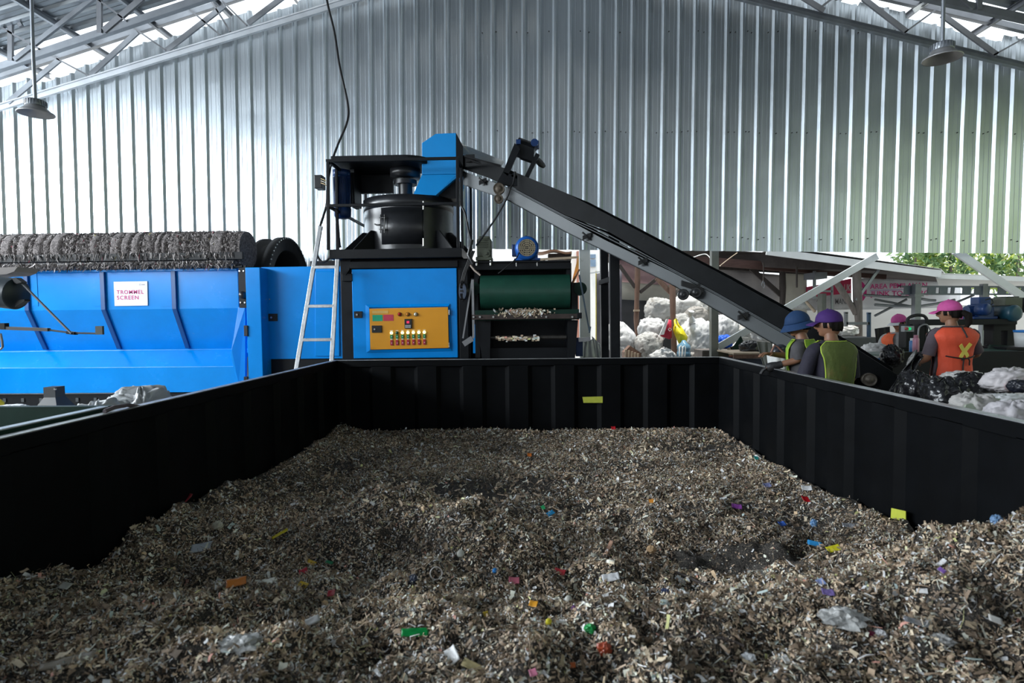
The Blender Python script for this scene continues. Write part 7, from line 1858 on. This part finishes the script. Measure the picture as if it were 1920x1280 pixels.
FP('pink_scrap', 'pink ring shaped scrap below the red scrap', 'plastic piece', 963, 1096, 20, 10, (.55, .14, .20), 0, .3)
FP('orange_scrap', 'orange scrap near the middle of the near heap', 'plastic piece', 1003, 1141, 16, 8, (.62, .28, .02), -20, .3)
FP('yellow_scrap', 'yellow sliver in the near middle of the heap', 'plastic piece', 910, 1160, 10, 7, (.66, .45, .02), 30, .2)
CR_('dark_blue_scrap', 'dark blue scrap beside the brown twig', 'plastic piece', 1248, 1118, 10, 6, (.05, .07, .16))
CP('plastic_disc', 'round pale bottle cap lying on the middle of the heap', 'bottle cap', 864, 1050, 14, (.52, .52, .47))
CP('plastic_disc', 'white bottle cap right of the orange scrap', 'bottle cap', 1066, 1136, 12, (.68, .68, .62))
FP('purple_scrap', 'small purple flake below the white bottle cap', 'plastic piece', 1074, 1151, 8, 9, (.18, .06, .26), 60, .2)
CP('plastic_disc', 'small blue bottle cap on the middle of the heap', 'bottle cap', 928, 1081, 9, (.02, .22, .62))
CR_('bone_white_scrap', 'white folded paper in the near foreground right of centre', 'paper', 1402, 1243, 13, 7, (.72, .74, .76), None, .3)
FP('white_shard', 'white flake right of the folded paper', 'plastic piece', 1467, 1247, 12, 10, (.66, .66, .64), 20, .2)
FP('white_shard', 'white shard on the far right of the near heap', 'plastic piece', 1857, 1173, 15, 15, (.66, .65, .62), 70, .3)
FP('beige_strip', 'thick beige strip at the bottom edge of the heap', 'plastic piece', 890, 1262, 16, 36, (.60, .50, .26), 75, .2)
FP('white_band', 'curled white band left of the beige strip', 'plastic piece', 850, 1240, 26, 22, (.66, .66, .66), 30, .6)
FP('pink_scrap', 'pink scrap at the bottom centre edge of the heap', 'plastic piece', 1000, 1272, 14, 9, (.52, .17, .26), 20, .3)
FP('orange_scrap', 'orange red flake at the bottom right of centre', 'plastic piece', 1077, 1257, 10, 7, (.60, .14, .03), 0, .2)
FP('white_wrapper', 'long white wrapper on the left of the near heap', 'wrapper', 575, 1178, 50, 10, (.46, .46, .46), 35, .15)
CR_('grey_film', 'pale grey film twist in the dark lower left', 'film', 450, 1220, 36, 10, (.36, .35, .32), M_CLEAR, .5)
FP('tan_rag_strip', 'long tan rag strip in the lower left corner of the heap', 'rag', 135, 1250, 90, 10, (.26, .22, .17), 20, .1)
FP('maroon_scrap', 'maroon scrap against the left bin wall', 'plastic piece', 350, 940, 22, 16, (.22, .02, .03), 70, .3)
CR_('pale_scrap', 'pale cream scrap on the left slope above the paper label', 'plastic piece', 408, 992, 10, 8, (.50, .48, .40), None, .3)
FP('red_scrap', 'red flake at the foot of the far bin wall', 'plastic piece', 1150, 806, 8, 6, (.55, .02, .03), 0, .2)
FP('teal_scrap', 'teal flake beside the right bin wall at the far end', 'plastic piece', 1416, 863, 8, 6, (.05, .40, .36), 0, .2)
FP('blue_white_scrap', 'blue and white foil flake right of the purple wrapper', 'plastic piece', 1437, 915, 14, 8, (.20, .22, .40), 10, .4)
FP('white_scrap', 'white crumpled flake against the right bin wall', 'plastic piece', 1512, 920, 18, 8, (.68, .68, .68), -15, .3)
# the brown twigs
def twig(label, pts, r):
    q = [on_waste(x, y) + Z * .02 for x, y in pts]; mb = MB(); mb.tube(q, r, 6); tag(mb.build('twig', M_WOODD), label, 'twig', 'twigs on the heap')
twig('dark twig slanting across the middle of the heap', [(1270, 1080), (1290, 1088), (1310, 1098), (1335, 1110)], .007)
twig('dark curved twig in the near foreground', [(1285, 1215), (1300, 1204), (1330, 1203), (1365, 1209), (1395, 1222)], .006)
